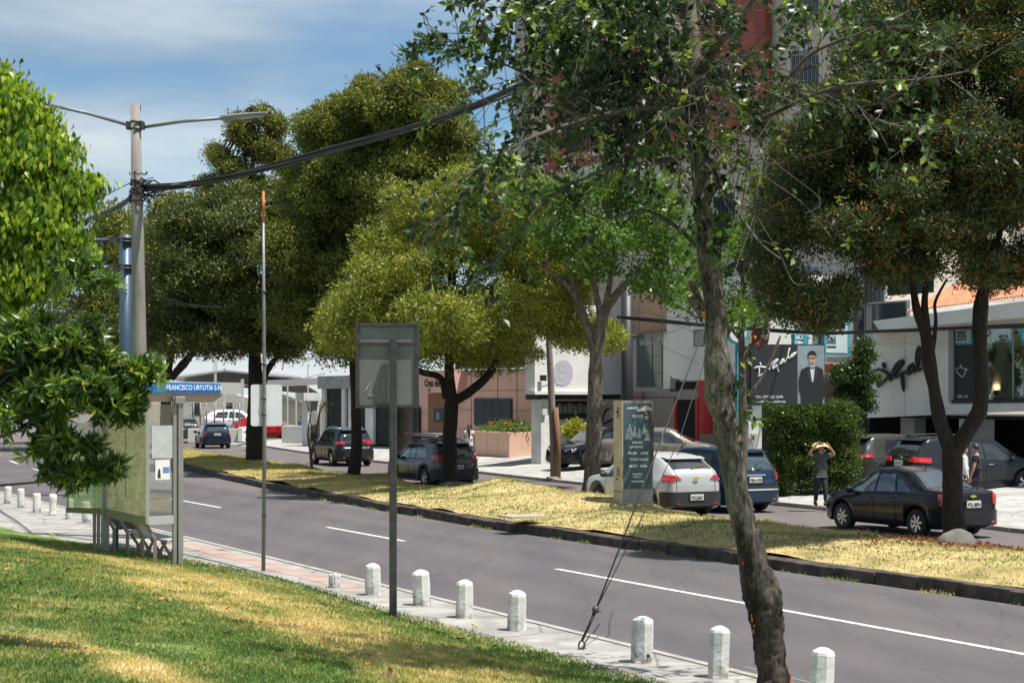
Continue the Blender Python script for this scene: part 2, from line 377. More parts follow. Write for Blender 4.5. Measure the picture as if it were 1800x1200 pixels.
m_kerb = mat('kerb_concrete', (.30, .285, .26), .9, var=.2, vscale=3, bump=.3)
m_kerbdark = mat('kerb_dark', (.028, .022, .019), .95, col2=(.095, .075, .06), vscale=3.5, bump=.8, bscale=14)
TS = list(range(-40, 110, 2)) + list(range(110, 420, 10))
def sheet(name, s0, s1, z, m, t0=-40, t1=420, step=None, label=None, zf=None, ns=1):
    T = [t for t in TS if t0 <= t <= t1]
    if step: T = [t0 + i * step for i in range(int((t1 - t0) / step) + 1)]
    rows = []
    for t in T:
        a = s0(t) if callable(s0) else s0; b = s1(t) if callable(s1) else s1
        rows.append([RP(t, a + (b - a) * k / ns, zf(t, a + (b - a) * k / ns) if zf else z) for k in range(ns + 1)])
    o = MB().grid(rows).build(name, m, recalc=False)
    return tag(o, label, kind='structure')
LE = [(-40, 9.7), (16, 9.7), (22, 9.62), (25, 9.75), (28, 9.6), (30.5, 9.3), (40, 8.0), (60, 6.8), (110, 6)]
lawn_edge = lambda t: interp(LE, t)
KS = [(-40, 19.0), (10, 18.8), (18.8, 18.5), (35, 18.15), (41.5, 18.45), (48, 18.9), (69, 20.7), (80, 21.6), (110, 22.4)]   # median kerb
MS = [(-40, 23.6), (24, 23.5), (32, 23.3), (42, 23.2), (56, 23.4), (65, 25.0), (72, 25.2), (80, 25.0), (92, 24.2)]          # median far edge
FS = [(-40, 28.0), (28, 28.2), (36, 29.1), (61, 30.6), (96, 31.0), (130, 31.0), (420, 31)]                                   # far kerb
kerb_s = lambda t: interp(KS, t); med_s = lambda t: interp(MS, t); far_s = lambda t: interp(FS, t)
sheet('road', 10.6, lambda t: far_s(t) + .3, 0.0, m_asph, label='grey asphalt road with two carriageways')
# near pavement with kerb stone
def slabs(m):
    nt = m.node_tree; L = nt.links.new; b = nt.nodes['Principled BSDF']; src = b.inputs['Base Color'].links[0].from_socket; g = N(nt, 'ShaderNodeNewGeometry')
    v = N(nt, 'ShaderNodeTexVoronoi', feature='DISTANCE_TO_EDGE'); v.inputs['Scale'].default_value = .55; v.inputs['Randomness'].default_value = .8; n = N(nt, 'ShaderNodeTexNoise'); n.inputs['Scale'].default_value = 3; n.inputs['Detail'].default_value = 5; L(g.outputs['Position'], n.inputs['Vector']); a = N(nt, 'ShaderNodeMixRGB', blend_type='ADD'); a.inputs[0].default_value = .16; L(g.outputs['Position'], a.inputs[1]); L(n.outputs['Color'], a.inputs[2]); L(a.outputs[0], v.inputs['Vector'])
    c = N(nt, 'ShaderNodeMapRange'); L(v.outputs['Distance'], c.inputs[0]); c.inputs[2].default_value = .014; c.inputs[3].default_value = .45; x = N(nt, 'ShaderNodeMixRGB', blend_type='MULTIPLY'); x.inputs[0].default_value = 1; L(src, x.inputs[1]); L(c.outputs[0], x.inputs[2])
    n2 = N(nt, 'ShaderNodeTexNoise'); n2.inputs['Scale'].default_value = 2.3; n2.inputs['Detail'].default_value = 9; n2.inputs['Roughness'].default_value = .7; L(g.outputs['Position'], n2.inputs['Vector']); r = N(nt, 'ShaderNodeMapRange'); L(n2.outputs['Fac'], r.inputs[0]); r.inputs[1].default_value = .35; r.inputs[2].default_value = .6; r.inputs[3].default_value = .62; y = N(nt, 'ShaderNodeMixRGB', blend_type='MULTIPLY'); y.inputs[0].default_value = 1; L(x.outputs[0], y.inputs[1]); L(r.outputs[0], y.inputs[2]); L(y.outputs[0], b.inputs['Base Color'])
slabs(m_conc)
sheet('pavement', lambda t: lawn_edge(t) - 1.5, 10.72, .12, m_conc, t1=118, label='narrow grey concrete pavement beside the lawn', ns=3)
mb = MB()
for t in np.arange(-20, 80, 1.2):
    a, b = 10.72, 10.87; e = .012
    P = [RP(t + e, a, .135), RP(t + e, b, .125), RP(t + 1.2 - e, b, .125), RP(t + 1.2 - e, a, .135)]
    mb.prism(P, [Vector((q.x, q.y, -.05)) for q in P])
tag(mb.build('kerb', m_kerb), 'pale kerb stones edging the near pavement', kind='structure')
m_brick = mat('red_tile', (.30, .16, .12), .9, col2=(.33, .29, .26), vscale=2.2)
sheet('tactile_strip', 10.05, 10.45, .124, m_brick, t0=24.5, t1=36.5, step=1.0, label='faded red tile strip along the bus stop')
# centre line: dashes then solid
mb = MB()
def dash(t0, t1, s, w=.12, z=.004):
    n = max(1, int((t1 - t0) / 2)); rows = [[RP(t0 + (t1 - t0) * i / n, s - w / 2, z), RP(t0 + (t1 - t0) * i / n, s + w / 2, z)] for i in range(n + 1)]
    mb.grid(rows, smooth=False)
dash(-20, 26.6, 15.03)
for t0, t1 in ((33.2, 37.6), (45.5, 50.3), (57, 61.5), (69, 73.5), (78.5, 83), (90, 95)): dash(t0, t1, 15.03)
tag(mb.build('lane_marking', m_paint, recalc=False), 'white dashed then solid lane line on the asphalt', kind='structure')
mb = MB(); rr = random.Random(4)
dash(4, 16, 11.5, .05)
tag(mb.build('worn_marking', mat('worn_paint', (.17, .165, .16), .8), recalc=False), 'worn faint line near the kerb', kind='structure')
# median
def med_z(t, s):
    a, b = kerb_s(t), med_s(t); f = (s - a) / max(.1, b - a)
    if f < .02: return .2
    z = .2 + .16 * math.sin(math.pi * min(1, f)) ** .7 + .09 * fbm(t * .5, s * .7) - (.14 * max(0, f - .9) / .1 if f > .9 else 0)
    for bt, bs, h, r in ((38.4, 21.8, .30, 1.8), (41.3, 22.4, .36, 1.5), (43.4, 22.7, .36, 1.2), (36.2, 22.7, .22, 1.2), (51.7, 22.9, .25, .9)):
        z += h * math.exp(-((t - bt) ** 2 + (s - bs) ** 2) / r ** 2)
    return z
def drymat(name, c0, c1, c2, sc=.9):
    m = mat(name, c0, .95, spec=.1, bump=.9, bscale=40); nt = m.node_tree; L = nt.links.new; b = nt.nodes['Principled BSDF']
    g = N(nt, 'ShaderNodeNewGeometry'); n1 = N(nt, 'ShaderNodeTexNoise'); n1.inputs['Scale'].default_value = sc; n1.inputs['Detail'].default_value = 9; n1.inputs['Roughness'].default_value = .68; L(g.outputs['Position'], n1.inputs['Vector'])
    r = N(nt, 'ShaderNodeValToRGB'); L(n1.outputs['Fac'], r.inputs[0]); e = r.color_ramp.elements; e.new(.5)
    e[0].position = .34; e[0].color = (*c0, 1); e[1].position = .5; e[1].color = (*c1, 1); e[2].position = .66; e[2].color = (*c2, 1); L(r.outputs[0], b.inputs['Base Color'])
    return m
m_dry = drymat('dry_grass', (.20, .175, .075), (.39, .305, .14), (.50, .39, .20))
T = [x * .5 for x in range(-20, 190)]
rows = [[RP(t, kerb_s(t) + .17 + (med_s(t) - kerb_s(t) - .17) * k / 14, med_z(t, kerb_s(t) + .17 + (med_s(t) - kerb_s(t) - .17) * k / 14)) for k in range(15)] + [RP(t, med_s(t) + .03, -.06)] for t in T]
rows.append([RP(95.2, s, -.06) for s in np.linspace(kerb_s(95) + .17, med_s(95), 16)])
tag(MB().grid(rows).build('median', m_dry, recalc=False), 'long strip of dry straw grass between the carriageways', kind='structure')
mb = MB()
for t in np.arange(-12, 95, 1.0):
    e = .008; j = .02 * math.sin(t * 7.3)
    A = [RP(t + e, kerb_s(t) + j, .2 + j), RP(t + e, kerb_s(t) + .18, .225), RP(t + 1 - e, kerb_s(t + 1) + .18, .225), RP(t + 1 - e, kerb_s(t + 1) + j, .2 + j)]
    mb.prism(A, [Vector((q.x, q.y, -.05)) for q in A])
tag(mb.build('median_kerb', m_kerbdark, bevel=.012), 'dark stained stone kerb along the median', kind='structure')
# far pavement and forecourts
def far_z(t, s):
    d = s - far_s(t)
    return .10 + .40 * min(1, max(0, (d - 1.5) / 6.0)) + .0 * t
m_conc2 = mat('forecourt_concrete', (.32, .315, .30), .9, col2=(.44, .43, .41), vscale=.6, bump=.2)
slabs(m_conc2)
sheet('forecourt', far_s, lambda t: far_s(t) + 34, .1, m_conc2, t0=-20, t1=108, step=1, label='pale concrete pavement and forecourts in front of the shops', zf=far_z, ns=34)
mb = MB()
for t in range(-20, 108):
    P = [RP(t + .01, far_s(t) - .12, .10), RP(t + .01, far_s(t) + .01, .112), RP(t + .99, far_s(t + 1) + .01, .112), RP(t + .99, far_s(t + 1) - .12, .10)]
    mb.prism(P, [Vector((q.x, q.y, -.05)) for q in P])
tag(mb.build('far_kerb', m_kerb), 'low pale kerb of the far pavement', kind='structure')
mb = MB()
for i in range(7):
    t0 = 100 + i * 1.6; mb.add([RP(t0, 29.8, .01), RP(t0 + .7, 29.8, .01), RP(t0 + 1.6, 33, .01), RP(t0 + .9, 33, .01)], [(0, 1, 2, 3)])
tag(mb.build('hatching', m_paint, recalc=False), 'white diagonal hatching at the car park entrance', kind='structure')
# ------------------------------------------------------------------ lawn
def lawn_z(dist): 
    d = max(0, dist); return .10 + 1.42 * (1 - math.exp(-(d / 8.2) ** 1.25)) * 1.12
strk = [[G(0, 1090, 1.1), G(140, 1095, 1.1), G(270, 1122, 1.15), G(400, 1150, 1.2), G(640, 1212, 1.2)], [G(60, 975, .4), G(250, 990, .4), G(460, 1045, .4), G(640, 1100, .5), G(900, 1180, .5)],
        [G(230, 1010, .6), G(420, 1060, .6), G(600, 1120, .6), G(760, 1190, .6)], [G(300, 1150, 1.3), G(430, 1158, 1.3), G(560, 1195, 1.3)]]
def segd(p, a, b):
    ab = (b - a).xy; t = max(0, min(1, (p - a.xy).dot(ab) / ab.dot(ab))); return (p - a.xy - ab * t).length
sw = [.30, .9, .5, .28]; sg = [.95, .75, .55, .5]
def patch(x, y):
    p = Vector((x, y)); v = .40 + .20 * fbm(x * .35, y * .22, 3) + .30 * fbm(x * 2.1, y * 1.3, 9) + .20 * fbm(x * 7, y * 5, 2)
    for L_, w_, g_ in zip(strk, sw, sg):
        d = min(segd(p, L_[i], L_[i + 1]) for i in range(len(L_) - 1)); v += g_ * .8 * math.exp(-(d / w_) ** 2) * (.75 + .5 * fbm(x * 1.5, y * 1.5, 5))
    return v
gstops = [(0.0, (.062, .115, .030)), (.30, (.11, .175, .050)), (.52, (.21, .235, .085)), (.78, (.42, .355, .165)), (1.0, (.52, .42, .23))]
m_lawn = leafmat('lawn_soil', gstops, .95, 0.05, .1); m_blade = leafmat('grass_blade', gstops, .6, .3, .25)
Tn = [x * .18 for x in range(20, 330)]; nS = 70
V = []; TT = []
for t in Tn:
    e = lawn_edge(t) + .05 * fbm(t * 1.3, 0); 
    for k in range(nS + 1):
        d = 16.0 * (k / nS) ** 1.4; q = RP(t, e - d); z = lawn_z(d) + .03 * fbm(q.x * .8, q.y * .8)
        V.append((q.x, q.y, z)); TT.append(patch(q.x, q.y) - .06)
F = [(i * (nS + 1) + j, i * (nS + 1) + j + 1, (i + 1) * (nS + 1) + j + 1, (i + 1) * (nS + 1) + j) for i in range(len(Tn) - 1) for j in range(nS)]
me = bpy.data.meshes.new('lawn'); me.from_pydata(V, [], F); at = me.attributes.new('tint', 'FLOAT', 'POINT'); at.data.foreach_set('value', TT); me.materials.append(m_lawn)
me.polygons.foreach_set('use_smooth', [True] * len(F))
lo_ = bpy.data.objects.new('lawn', me); COL.objects.link(lo_); tag(lo_, 'sloping lawn in the foreground', kind='structure')
sheet('bank', -40, lambda t: lawn_edge(t) - 15.8, 1.55, m_earth, t0=-40, t1=59, label='higher ground behind the lawn')
rs = np.random.RandomState(3); P = []; TT = []; LN = []
while len(P) < 150000:
    Y = 8.2 + 26 * rs.rand() ** 1.5; a = rs.uniform(-.34, .10); x = a * Y
    t = D.x * x + D.y * Y; s = NN.x * x + NN.y * Y; d = lawn_edge(t) - s
    if d < -.04: continue
    z = lawn_z(d)
    if (CH - z) / Y > .205 or a < -.315: continue
    P.append((x, Y, z)); TT.append((x, Y)); LN.append(.024 + .024 * rs.rand() + .0008 * Y)
gx = {}
def pq(x, y):
    k = (round(x * 8), round(y * 6))
    if k not in gx: gx[k] = patch(k[0] / 8, k[1] / 6)
    return gx[k]
TT = np.array([pq(*q) for q in TT]) + rs.normal(size=len(P)) * .11
dr = rs.normal(size=(len(P), 3)) * .55 + np.array([0, 0, 1.0])
o = leaves('grass', np.array(P), dr, np.array(LN), .008 + np.array([p[1] for p in P]) * .00042, TT, m_blade, fold=False, seed=4)
tag(o, 'short green and straw coloured grass blades of the foreground lawn', 'grass', kind='stuff')
# dry tufts on the median and along its kerb
P = []; TT = []; LN = []
while len(P) < 90000:
    t = rs.uniform(8, 92); a, b = kerb_s(t) + .16, med_s(t) - .05; s = rs.uniform(a, b)
    if rs.rand() < .09 and t < 50: s = kerb_s(t) - .02 - abs(rs.normal()) * .09; z = 0.0; 
    else: z = med_z(t, s)
    if z == 0.0 and fbm(t * .9, 4) < .12: continue
    q = RP(t, s, z); v = .76 + .36 * fbm(q.x * .5, q.y * .4, 7)
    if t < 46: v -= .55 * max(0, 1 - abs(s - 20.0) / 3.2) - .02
    P.append(tuple(q)); TT.append(v); LN.append((.035 + .035 * rs.rand()) * (1.5 if z == 0 else 1))
TT = np.array(TT) + rs.normal(size=len(P)) * .12
dr = rs.normal(size=(len(P), 3)) * .7 + np.array([0, 0, .8])
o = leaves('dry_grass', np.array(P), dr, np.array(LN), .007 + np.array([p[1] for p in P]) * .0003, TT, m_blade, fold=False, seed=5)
tag(o, 'short dry straw grass covering the median', 'grass', kind='stuff')
# litter under the flowering tree
b0 = G(1690, 958, .3); P = []
for i in range(2600):
    a = rs.uniform(0, 6.28); r = abs(rs.normal()) * 1.1; x = b0.x + math.cos(a) * r * 1.5; y = b0.y + math.sin(a) * r * .9
    t = D.x * x + D.y * y; s = NN.x * x + NN.y * y
    if kerb_s(t) + .2 < s < med_s(t): P.append((x, y, med_z(t, s) + .05))
o = leaves('leaf_litter', np.array(P), rs.normal(size=(len(P), 3)) * np.array([1, 1, .35]), .07, .035, rs.rand(len(P)), leafmat('litter', [(0, (.09, .035, .02)), (.6, (.2, .08, .04)), (1, (.3, .17, .09))], .8, .1), fold=False)
tag(o, 'reddish brown fallen leaf litter around the dark flowering tree', 'leaf litter', kind='stuff')
# loose fallen leaves on the lawn, each one countable
def leaf_on(px, py, z, size, m, rz):
    q = G(px, py, z)
    for _ in range(12):
        t = D.x * q.x + D.y * q.y; s = NN.x * q.x + NN.y * q.y; z = lawn_z(lawn_edge(t) - s); q = G(px, py, z)
    q.z = z + .035
    o = fl.copy() if fl.users_collection and leaf_on.k else fl
    if leaf_on.k: o.data = m.get('mesh') or fl.data; COL.objects.link(o)
    leaf_on.k += 1; o.location = q; o.rotation_euler = (rr.uniform(-.9, .3), rr.uniform(-.5, .5), rz); o.scale = (size,) * 3; return o
leaf_on.k = 0
mfl = mat('dead_leaf', (.16, .075, .03), .7, var=.4, vscale=20); mfo = mat('orange_leaf', (.50, .17, .03), .6, var=.3, vscale=20)
def leafshape(name, m):
    mb = MB(); rows = []
    for i in range(7):
        f = i / 6; wd = .5 * math.sin(math.pi * f) ** .8 * .55 + .01
        rows.append([Vector((-wd, f - .5, .12 * abs(1) + .2 * f * f)), Vector((0, f - .5, .2 * f * f)), Vector((wd, f - .5, .12 + .2 * f * f))])
    return mb.grid(rows).build(name, m, recalc=False)
fl = leafshape('fallen_leaf', mfl); fo = leafshape('tmp_leaf', mfo); mo_ = {'mesh': fo.data}; mbn = {'mesh': fl.data}; bpy.data.objects.remove(fo)
big = [(116, 1010, .16, 0), (135, 1056, .11, 0), (285, 1058, .09, 1), (428, 1010, .10, 0), (86, 975, .09, 1), (12, 1005, .09, 1), (85, 1024, .10, 0), (90, 1048, .08, 0), (216, 1007, .09, 0), (62, 985, .08, 0), (686, 1193, .16, 0), (810, 1128, .10, 0), (148, 1153, .06, 0)]
for px, py, s_, k in big: leaf_on(px, py, .5, s_, mo_ if k else mbn, rr.uniform(0, 6))
for i in range(46):
    px = rr.uniform(5, 700); py = 1000 + px * .14 + abs(rr.gauss(0, 60))
    if py > 1195: continue
    leaf_on(px, py, .6, rr.uniform(.04, .075), mo_ if rr.random() < .35 else mbn, rr.uniform(0, 6))
for o in [x for x in bpy.data.objects if x.name.startswith('fallen_leaf')]:
    if o.data == mo_['mesh']: tag(o, 'small orange fallen leaf lying on the foreground lawn', 'leaf', 'orange leaves fallen on the lawn')
    else: tag(o, 'curled brown dead leaf lying on the foreground lawn', 'leaf', 'brown leaves fallen on the lawn')
# ================================================================== vehicles
m_tyre = mat('tyre', (.018, .018, .018), .85, bump=.3)
m_rim = mat('alloy', (.55, .56, .58), .3, metal=.85)
m_hub = mat('hub_dark', (.03, .03, .03), .6)
m_cglass = mat('car_glass', (.018, .022, .026), .03, spec=.8, coat=.6)
m_cglass2 = mat('car_glass_light', (.035, .05, .06), .03, spec=1.0, coat=.6)
m_under = mat('underbody', (.012, .012, .012), .9)
m_plastic = mat('black_plastic', (.025, .026, .028), .55)
m_red = mat('lamp_red', (.42, .012, .015), .12, spec=.7, coat=.8)
m_white_l = mat('lamp_white', (.65, .65, .62), .12, spec=.7, coat=.8)
m_chrome = mat('chrome', (.75, .75, .76), .12, metal=1)
m_plate = mat('number_plate', (.62, .63, .60), .5)
m_ink = mat('ink', (.03, .03, .035), .6)
def paint(name, c, rough=.14, metal=.0): return mat(name, c, rough, metal=metal, coat=.35, spec=.15)
SUV = dict(top=[(-1, .46), (-.997, .55), (-.985, .60), (-.965, .645), (-.90, .80), (-.80, .940), (-.755, .965), (-.55, .99), (-.2, 1.0), (.12, .975), (.27, .92), (.56, .665), (.60, .64), (.78, .605), (.90, .56), (.965, .48), (.99, .40), (1, .34)],
           belt=[(-1, .60), (-.5, .605), (.3, .58), (1, .5)], tumble=.21, wheels=(-.60, .61), side=[[(-.20, .0), (.0, .0), (.0, 1), (-.17, 1)], [(.02, 0), (.43, 0), (.20, 1), (.02, 1)], [(-.64, .0), (-.24, 0), (-.21, 1), (-.56, 1)]], rear=(-.958, -.805), front=(.28, .57))
SEDAN = dict(top=[(-1, .50), (-.99, .60), (-.975, .655), (-.93, .69), (-.70, .72), (-.655, .725), (-.38, .935), (-.30, .965), (-.1, 1.0), (.1, .995), (.2, .965), (.29, .905), (.60, .655), (.64, .63), (.80, .585), (.92, .52), (.975, .44), (1, .34)],
             belt=[(-1, .63), (-.6, .64), (.3, .60), (1, .5)], tumble=.24, wheels=(-.575, .625), side=[[(-.24, 0), (.07, 0), (.07, 1), (-.17, 1)], [(.10, 0), (.50, 0), (.22, 1), (.10, 1)], [(-.47, .0), (-.27, 0), (-.22, .75), (-.30, .75)]], rear=(-.655, -.385), front=(.30, .60))
COUPE = dict(SUV, top=[(-1, .50), (-.995, .62), (-.985, .70), (-.95, .745), (-.93, .76), (-.70, .93), (-.6, .965), (-.4, .99), (-.1, 1.0), (.12, .975), (.27, .915), (.57, .655), (.62, .62), (.80, .58), (.90, .54), (.965, .46), (.99, .38), (1, .32)], rear=(-.925, -.715))
def make_car(name, T, L, W, H, pm, label, pos, rz, wr=.33, tail=None, gl=None, rimstyle=5, plate='', plate_z=.72, bump_dark=.42, rails=False, tail_z=(.50, .62), chrome_bar=False, mirrors=True, details=None, group=None, clad=False):
    gl = gl or m_cglass
    root = empty(name, (0, 0, 0), 0, label, 'car', group)
    hx = L / 2; hw = W / 2
    top = lambda x: interp(T['top'], x / hx) * H
    belt = lambda x: interp(T['belt'], x / hx) * H
    def hwid(x):
        a = abs(x / hx); f = 1 if a < .6 else 1 - .15 * ((a - .6) / .4) ** 3 - .10 * ((a - .6) / .4) ** 14
        return hw * f
    clr = .20; ra = wr + .075; wx = [w_ * hx for w_ in T['wheels']]
    def zbot(x):
        z = clr + (.10 * max(0, (abs(x / hx) - .85) / .15))
        for c in wx:
            d = abs(x - c)
            if d < ra: z = max(z, wr + math.sqrt(ra * ra - d * d))
        return z
    def sec(x):
        wv = hwid(x); zt = top(x); be = min(belt(x), zt - .045); h = max(0, min(1, (zt - be) / (.40 * H / 1.6))); wrf = wv * (.95 - T['tumble'] * h)
        zb = zbot(x); zm = max(min(.50, be - .12), zb + .02)
        rows = [(wv * .80, zb), (wv * .965, zb + .008), (wv * 1.0, max(zm, zb + .016)), (wv * 1.0, max(be - .17, zb + .03)), (wv * .985, max(be - .05, zb + .04)), (wv * .95, max(be, zb + .05)),
                (wv * .95 * (1 - .5) + wrf * .5, be + (zt - be) * .5), (wrf, be + (zt - be) * .86), (wrf * .95, zt - .035 * min(1, (zt - be) / .1)), (wrf * .80, zt - .008), (0, zt + .006)]
        return rows
    xs = sorted(set([round(a * hx, 4) for a, b in T['top']] + [round(-hx + i * L / 64, 4) for i in range(65)] + [round(c + s * ra * k, 4) for c in wx for s in (-1, 1) for k in (1.0, .985, .93, .8, .6)]))
    xs = [x for i, x in enumerate(xs) if i == 0 or x - xs[i - 1] > .004]
    mb = MB()
    for sgn in (1, -1):
        rows = [[Vector((x, sgn * y, z)) for y, z in sec(x)] for x in xs]
        mb.grid(rows, 0, True, flip=(sgn < 0))
        lo = [[Vector((x, sgn * sec(x)[0][0], sec(x)[0][1])), Vector((x, 0, sec(x)[0][1]))] for x in xs]; mb.grid(lo, 1, False)
        for x in (xs[0], xs[-1]):
            q = [Vector((x, sgn * y, z)) for y, z in sec(x)] + [Vector((x, 0, sec(x)[0][1]))]; mb.add(q, [list(range(len(q)))], 0)
    me_o = mb.build('body', [pm, m_under], root)
    me_o.data.update()
    wl = me_o.modifiers.new('weld', 'WELD'); wl.merge_threshold = .001
    def ys(x, z):
        r = sec(x)[2:10]; return float(np.interp(z, [q[1] for q in r], [q[0] for q in r]))
    def ztop_y(x, y):
        r = sec(x)[:5:-1]; return float(np.interp(abs(y), [q[0] for q in r], [q[1] for q in r]))
    def xrear(z):
        xx = [a * hx for a, b in T['top'][:8]]; zz = [b * H for a, b in T['top'][:8]]; return float(np.interp(z, zz, xx))
    # side windows
    for sgn in (1, -1):
        for q in T['side']:
            rows = []
            c = []
            for a, f in q:
                x = a * hx; z0 = belt(x) + .02 * H; x1 = x; z1 = top(x) - .095 * H; c.append((x, z0 + (z1 - z0) * f))
            for i in range(9):
                u = i / 8; A = (c[0][0] * (1 - u) + c[1][0] * u, c[0][1] * (1 - u) + c[1][1] * u); B = (c[3][0] * (1 - u) + c[2][0] * u, c[3][1] * (1 - u) + c[2][1] * u); r = []
                for j in range(5):
                    v = j / 4; x = A[0] * (1 - v) + B[0] * v; z = A[1] * (1 - v) + B[1] * v; z = min(z, top(x) - .05); r.append(Vector((x, sgn * (ys(x, z) + .007), z)))
                rows.append(r)
            MB().grid(rows, 0, True, flip=sgn > 0).build('window', gl, root, recalc=False)
        # door seams and handles
        mb = MB()
        for a in (T['side'][0][0][0] - .02, T['side'][0][1][0] + .015, T['side'][1][1][0] - .02):
            x = a * hx; z0 = max(zbot(x) + .1, .32); z1 = belt(x); pts = [(x, sgn * (ys(x, z0 + (z1 - z0) * k / 6) + .002), z0 + (z1 - z0) * k / 6) for k in range(7)]; mb.tube(pts, .006, 4)
        x0 = (T['side'][0][0][0]) * hx; x1 = T['side'][1][1][0] * hx * .98
        mb.tube([(x0 + (x1 - x0) * k / 6, sgn * (ys(x0 + (x1 - x0) * k / 6, .33) + .002), .33) for k in range(7)], .006, 4)
        mb.build('door_seam', m_under, root)
        for a in (T['side'][0][0][0] + .03, T['side'][0][1][0] + .06):
            x = a * hx; z = belt(x) - .10; MB().box((x + .05, sgn * (ys(x, z) + .018), z), (.17, .025, .028)).build('door_handle', pm if not details or 'chrome' not in details else m_chrome, root, bevel=.008)
        if clad:
            mb = MB(); rws = []
            for x in xs:
                if abs(x) > hx * .97: continue
                zb = sec(x)[1][1]; rws.append([Vector((x, sgn * (ys(x, zb + .02) + .004), zb - .004)), Vector((x, sgn * (ys(x, zb + .1) + .014), zb + .085))])
            mb.grid(rws).build('cladding', m_plastic, root)
        # wheels
        for c in wx:
            wh = empty('wheel', (0, 0, 0)); wh.parent = root; wh.location = (c, sgn * (hw - .115), wr)
            a = wr; MB().lathe([(a * .62, -.10), (a * .93, -.105), (a * .99, -.08), (a, -.04), (a, .04), (a * .99, .08), (a * .93, .105), (a * .62, .10)], axis='Y', seg=28, close=False).build('tyre', m_tyre, wh)
            mb = MB(); o = .085 * sgn
            mb.lathe([(a * .66, o), (a * .66, o * .75), (a * .60, o * .72), (a * .60, o * .2)], axis='Y', seg=28, mi=0, close=False)
            mb.lathe([(.001, o * .25), (a * .61, o * .25)], axis='Y', seg=24, mi=1, close=False)
            ns = rimstyle
            for k in range(ns):
                an = 2 * math.pi * k / ns + .3
                for dd in ((-.13, .13) if ns < 7 else (0,)):
                    p0 = Vector((math.cos(an) * a * .12, o * .8, math.sin(an) * a * .12)); p1 = Vector((math.cos(an + dd) * a * .63, o * .9, math.sin(an + dd) * a * .63)); mb.bar(p0, p1, .035 if ns < 7 else .05, .02, up=(0, 1, 0))
            mb.lathe([(.001, o * 1.0), (a * .16, o * .95), (a * .17, o * .6)], axis='Y', seg=14, close=False)
            mb.build('rim', [m_rim, m_hub], wh)
        # mirror
        if mirrors:
            x = T['side'][1][1][0] * hx * .88; z = belt(x) + .06; y = ys(x, z)
            mb = MB(); mb.bar((x, sgn * (y - .03), z - .02), (x, sgn * (y + .09), z), .05, .035)
            mb.lathe([(.001, -.05), (.05, -.045), (.078, -.01), (.075, .03), (.03, .055), (.001, .06)], (x, 0, 0), 'X', 12)
            k = len(mb.v) - 72
            for i in range(k, len(mb.v)):
                v = mb.v[i]; mb.v[i] = (v[0], sgn * (y + .15) + v[1] * 1.5, z + .02 + v[2] * 1.05)
            mb.build('side_mirror', m_plastic if clad else pm, root)
    # glass front and rear
    def tpatch(x0, x1, fy0, fy1, nme, m, off=.008):
        rows = []
        for i in range(9):
            x = (x0 + (x1 - x0) * i / 8); f = fy0 + (fy1 - fy0) * i / 8; Wt = sec(x)[8][0] * f; dx = .03; sl = (top(x + dx) - top(x - dx)) / (2 * dx); n = Vector((-sl, 0, 1)).normalized()
            rows.append([Vector((x, Wt * k / 5, ztop_y(x, Wt * k / 5))) + n * off for k in range(-5, 6)])
        return MB().grid(rows, 0, True).build(nme, m, root)
    tpatch(T['rear'][0] * hx, T['rear'][1] * hx, .95, .90, 'rear_window', gl)
    tpatch(T['front'][0] * hx, T['front'][1] * hx, .90, .97, 'windshield', gl)
    # rear view pieces: polygon in (y, z)
    xo = [-hx + .45 * i / 60 for i in range(61)]; yo = [hwid(x) for x in xo]; ao = [yo[0]]
    for i in range(1, 61): ao.append(ao[-1] + math.hypot(xo[i] - xo[i - 1], yo[i] - yo[i - 1]))
    def skin(a, z, off):
        """point on the rear skin: a runs from the centre line round the corner"""
        s_ = 1 if a >= 0 else -1; a = abs(a); dx = (xrear(z) + hx)
        if a <= ao[0]: return Vector((-hx + dx - off, s_ * a, z))
        x = float(np.interp(a, ao, xo)); y = hwid(x + dx * .6); f = min(1, (x + hx) / .15)
        be = belt(x + dx)
        if z > be: y = ys(x + dx, z)
        return Vector((x + dx - off * (1 - f * .8), s_ * (y + off * (.5 + .5 * f)), z))
    def rp(poly, nme, m, off=.012, th=.05, parent=root, mirror=False):
        out_ = []
        if len(poly) == 4 and poly[0][0] > poly[1][0]: pass
        for sg in ((1, -1) if mirror else (1,)):
            nu = 14; nv = 4; rows = []; A, B, C_, E = poly
            for j in range(nv + 1):
                v = j / nv; l = (A[0] * (1 - v) + E[0] * v, A[1] * (1 - v) + E[1] * v); r = (B[0] * (1 - v) + C_[0] * v, B[1] * (1 - v) + C_[1] * v)
                rows.append([skin(sg * (l[0] * (1 - i / nu) + r[0] * i / nu), l[1] * (1 - i / nu) + r[1] * i / nu, off) for i in range(nu + 1)])
            mb = MB().grid(rows, 0, True)
            ring = rows[0] + [r[-1] for r in rows[1:]] + rows[-1][-2::-1] + [r[0] for r in rows[-2:0:-1]]; ring = ring + [ring[0]]
            mb.grid([ring, [Vector((q.x + off + .01, q.y * (1 - .03), q.z)) for q in ring]], 0, False)
            out_.append(mb.build(nme, m, parent))
        return out_
    we = hwid(-hx * .98)
    z0, z1 = tail_z[0] * H, tail_z[1] * H
    tl = tail or [(we * .62, z0 + .02), (we * 1.0, z0 - .01), (we * 1.06, z1), (we * .66, z1)]
    rp(tl, 'taillight', m_red, mirror=True, off=.02, th=.22)
    if bump_dark:
        zb = bump_dark * H
        rp([(-1.05, .29), (1.05, .29), (1.08, zb), (-1.08, zb)], 'rear_bumper', m_plastic if clad else pm, off=.04)
        for s_ in (1, -1): rp([(s_ * we * .70, .34), (s_ * we * .86, .35), (s_ * we * .86, .385), (s_ * we * .70, .38)], 'reflector', m_red, off=.05)
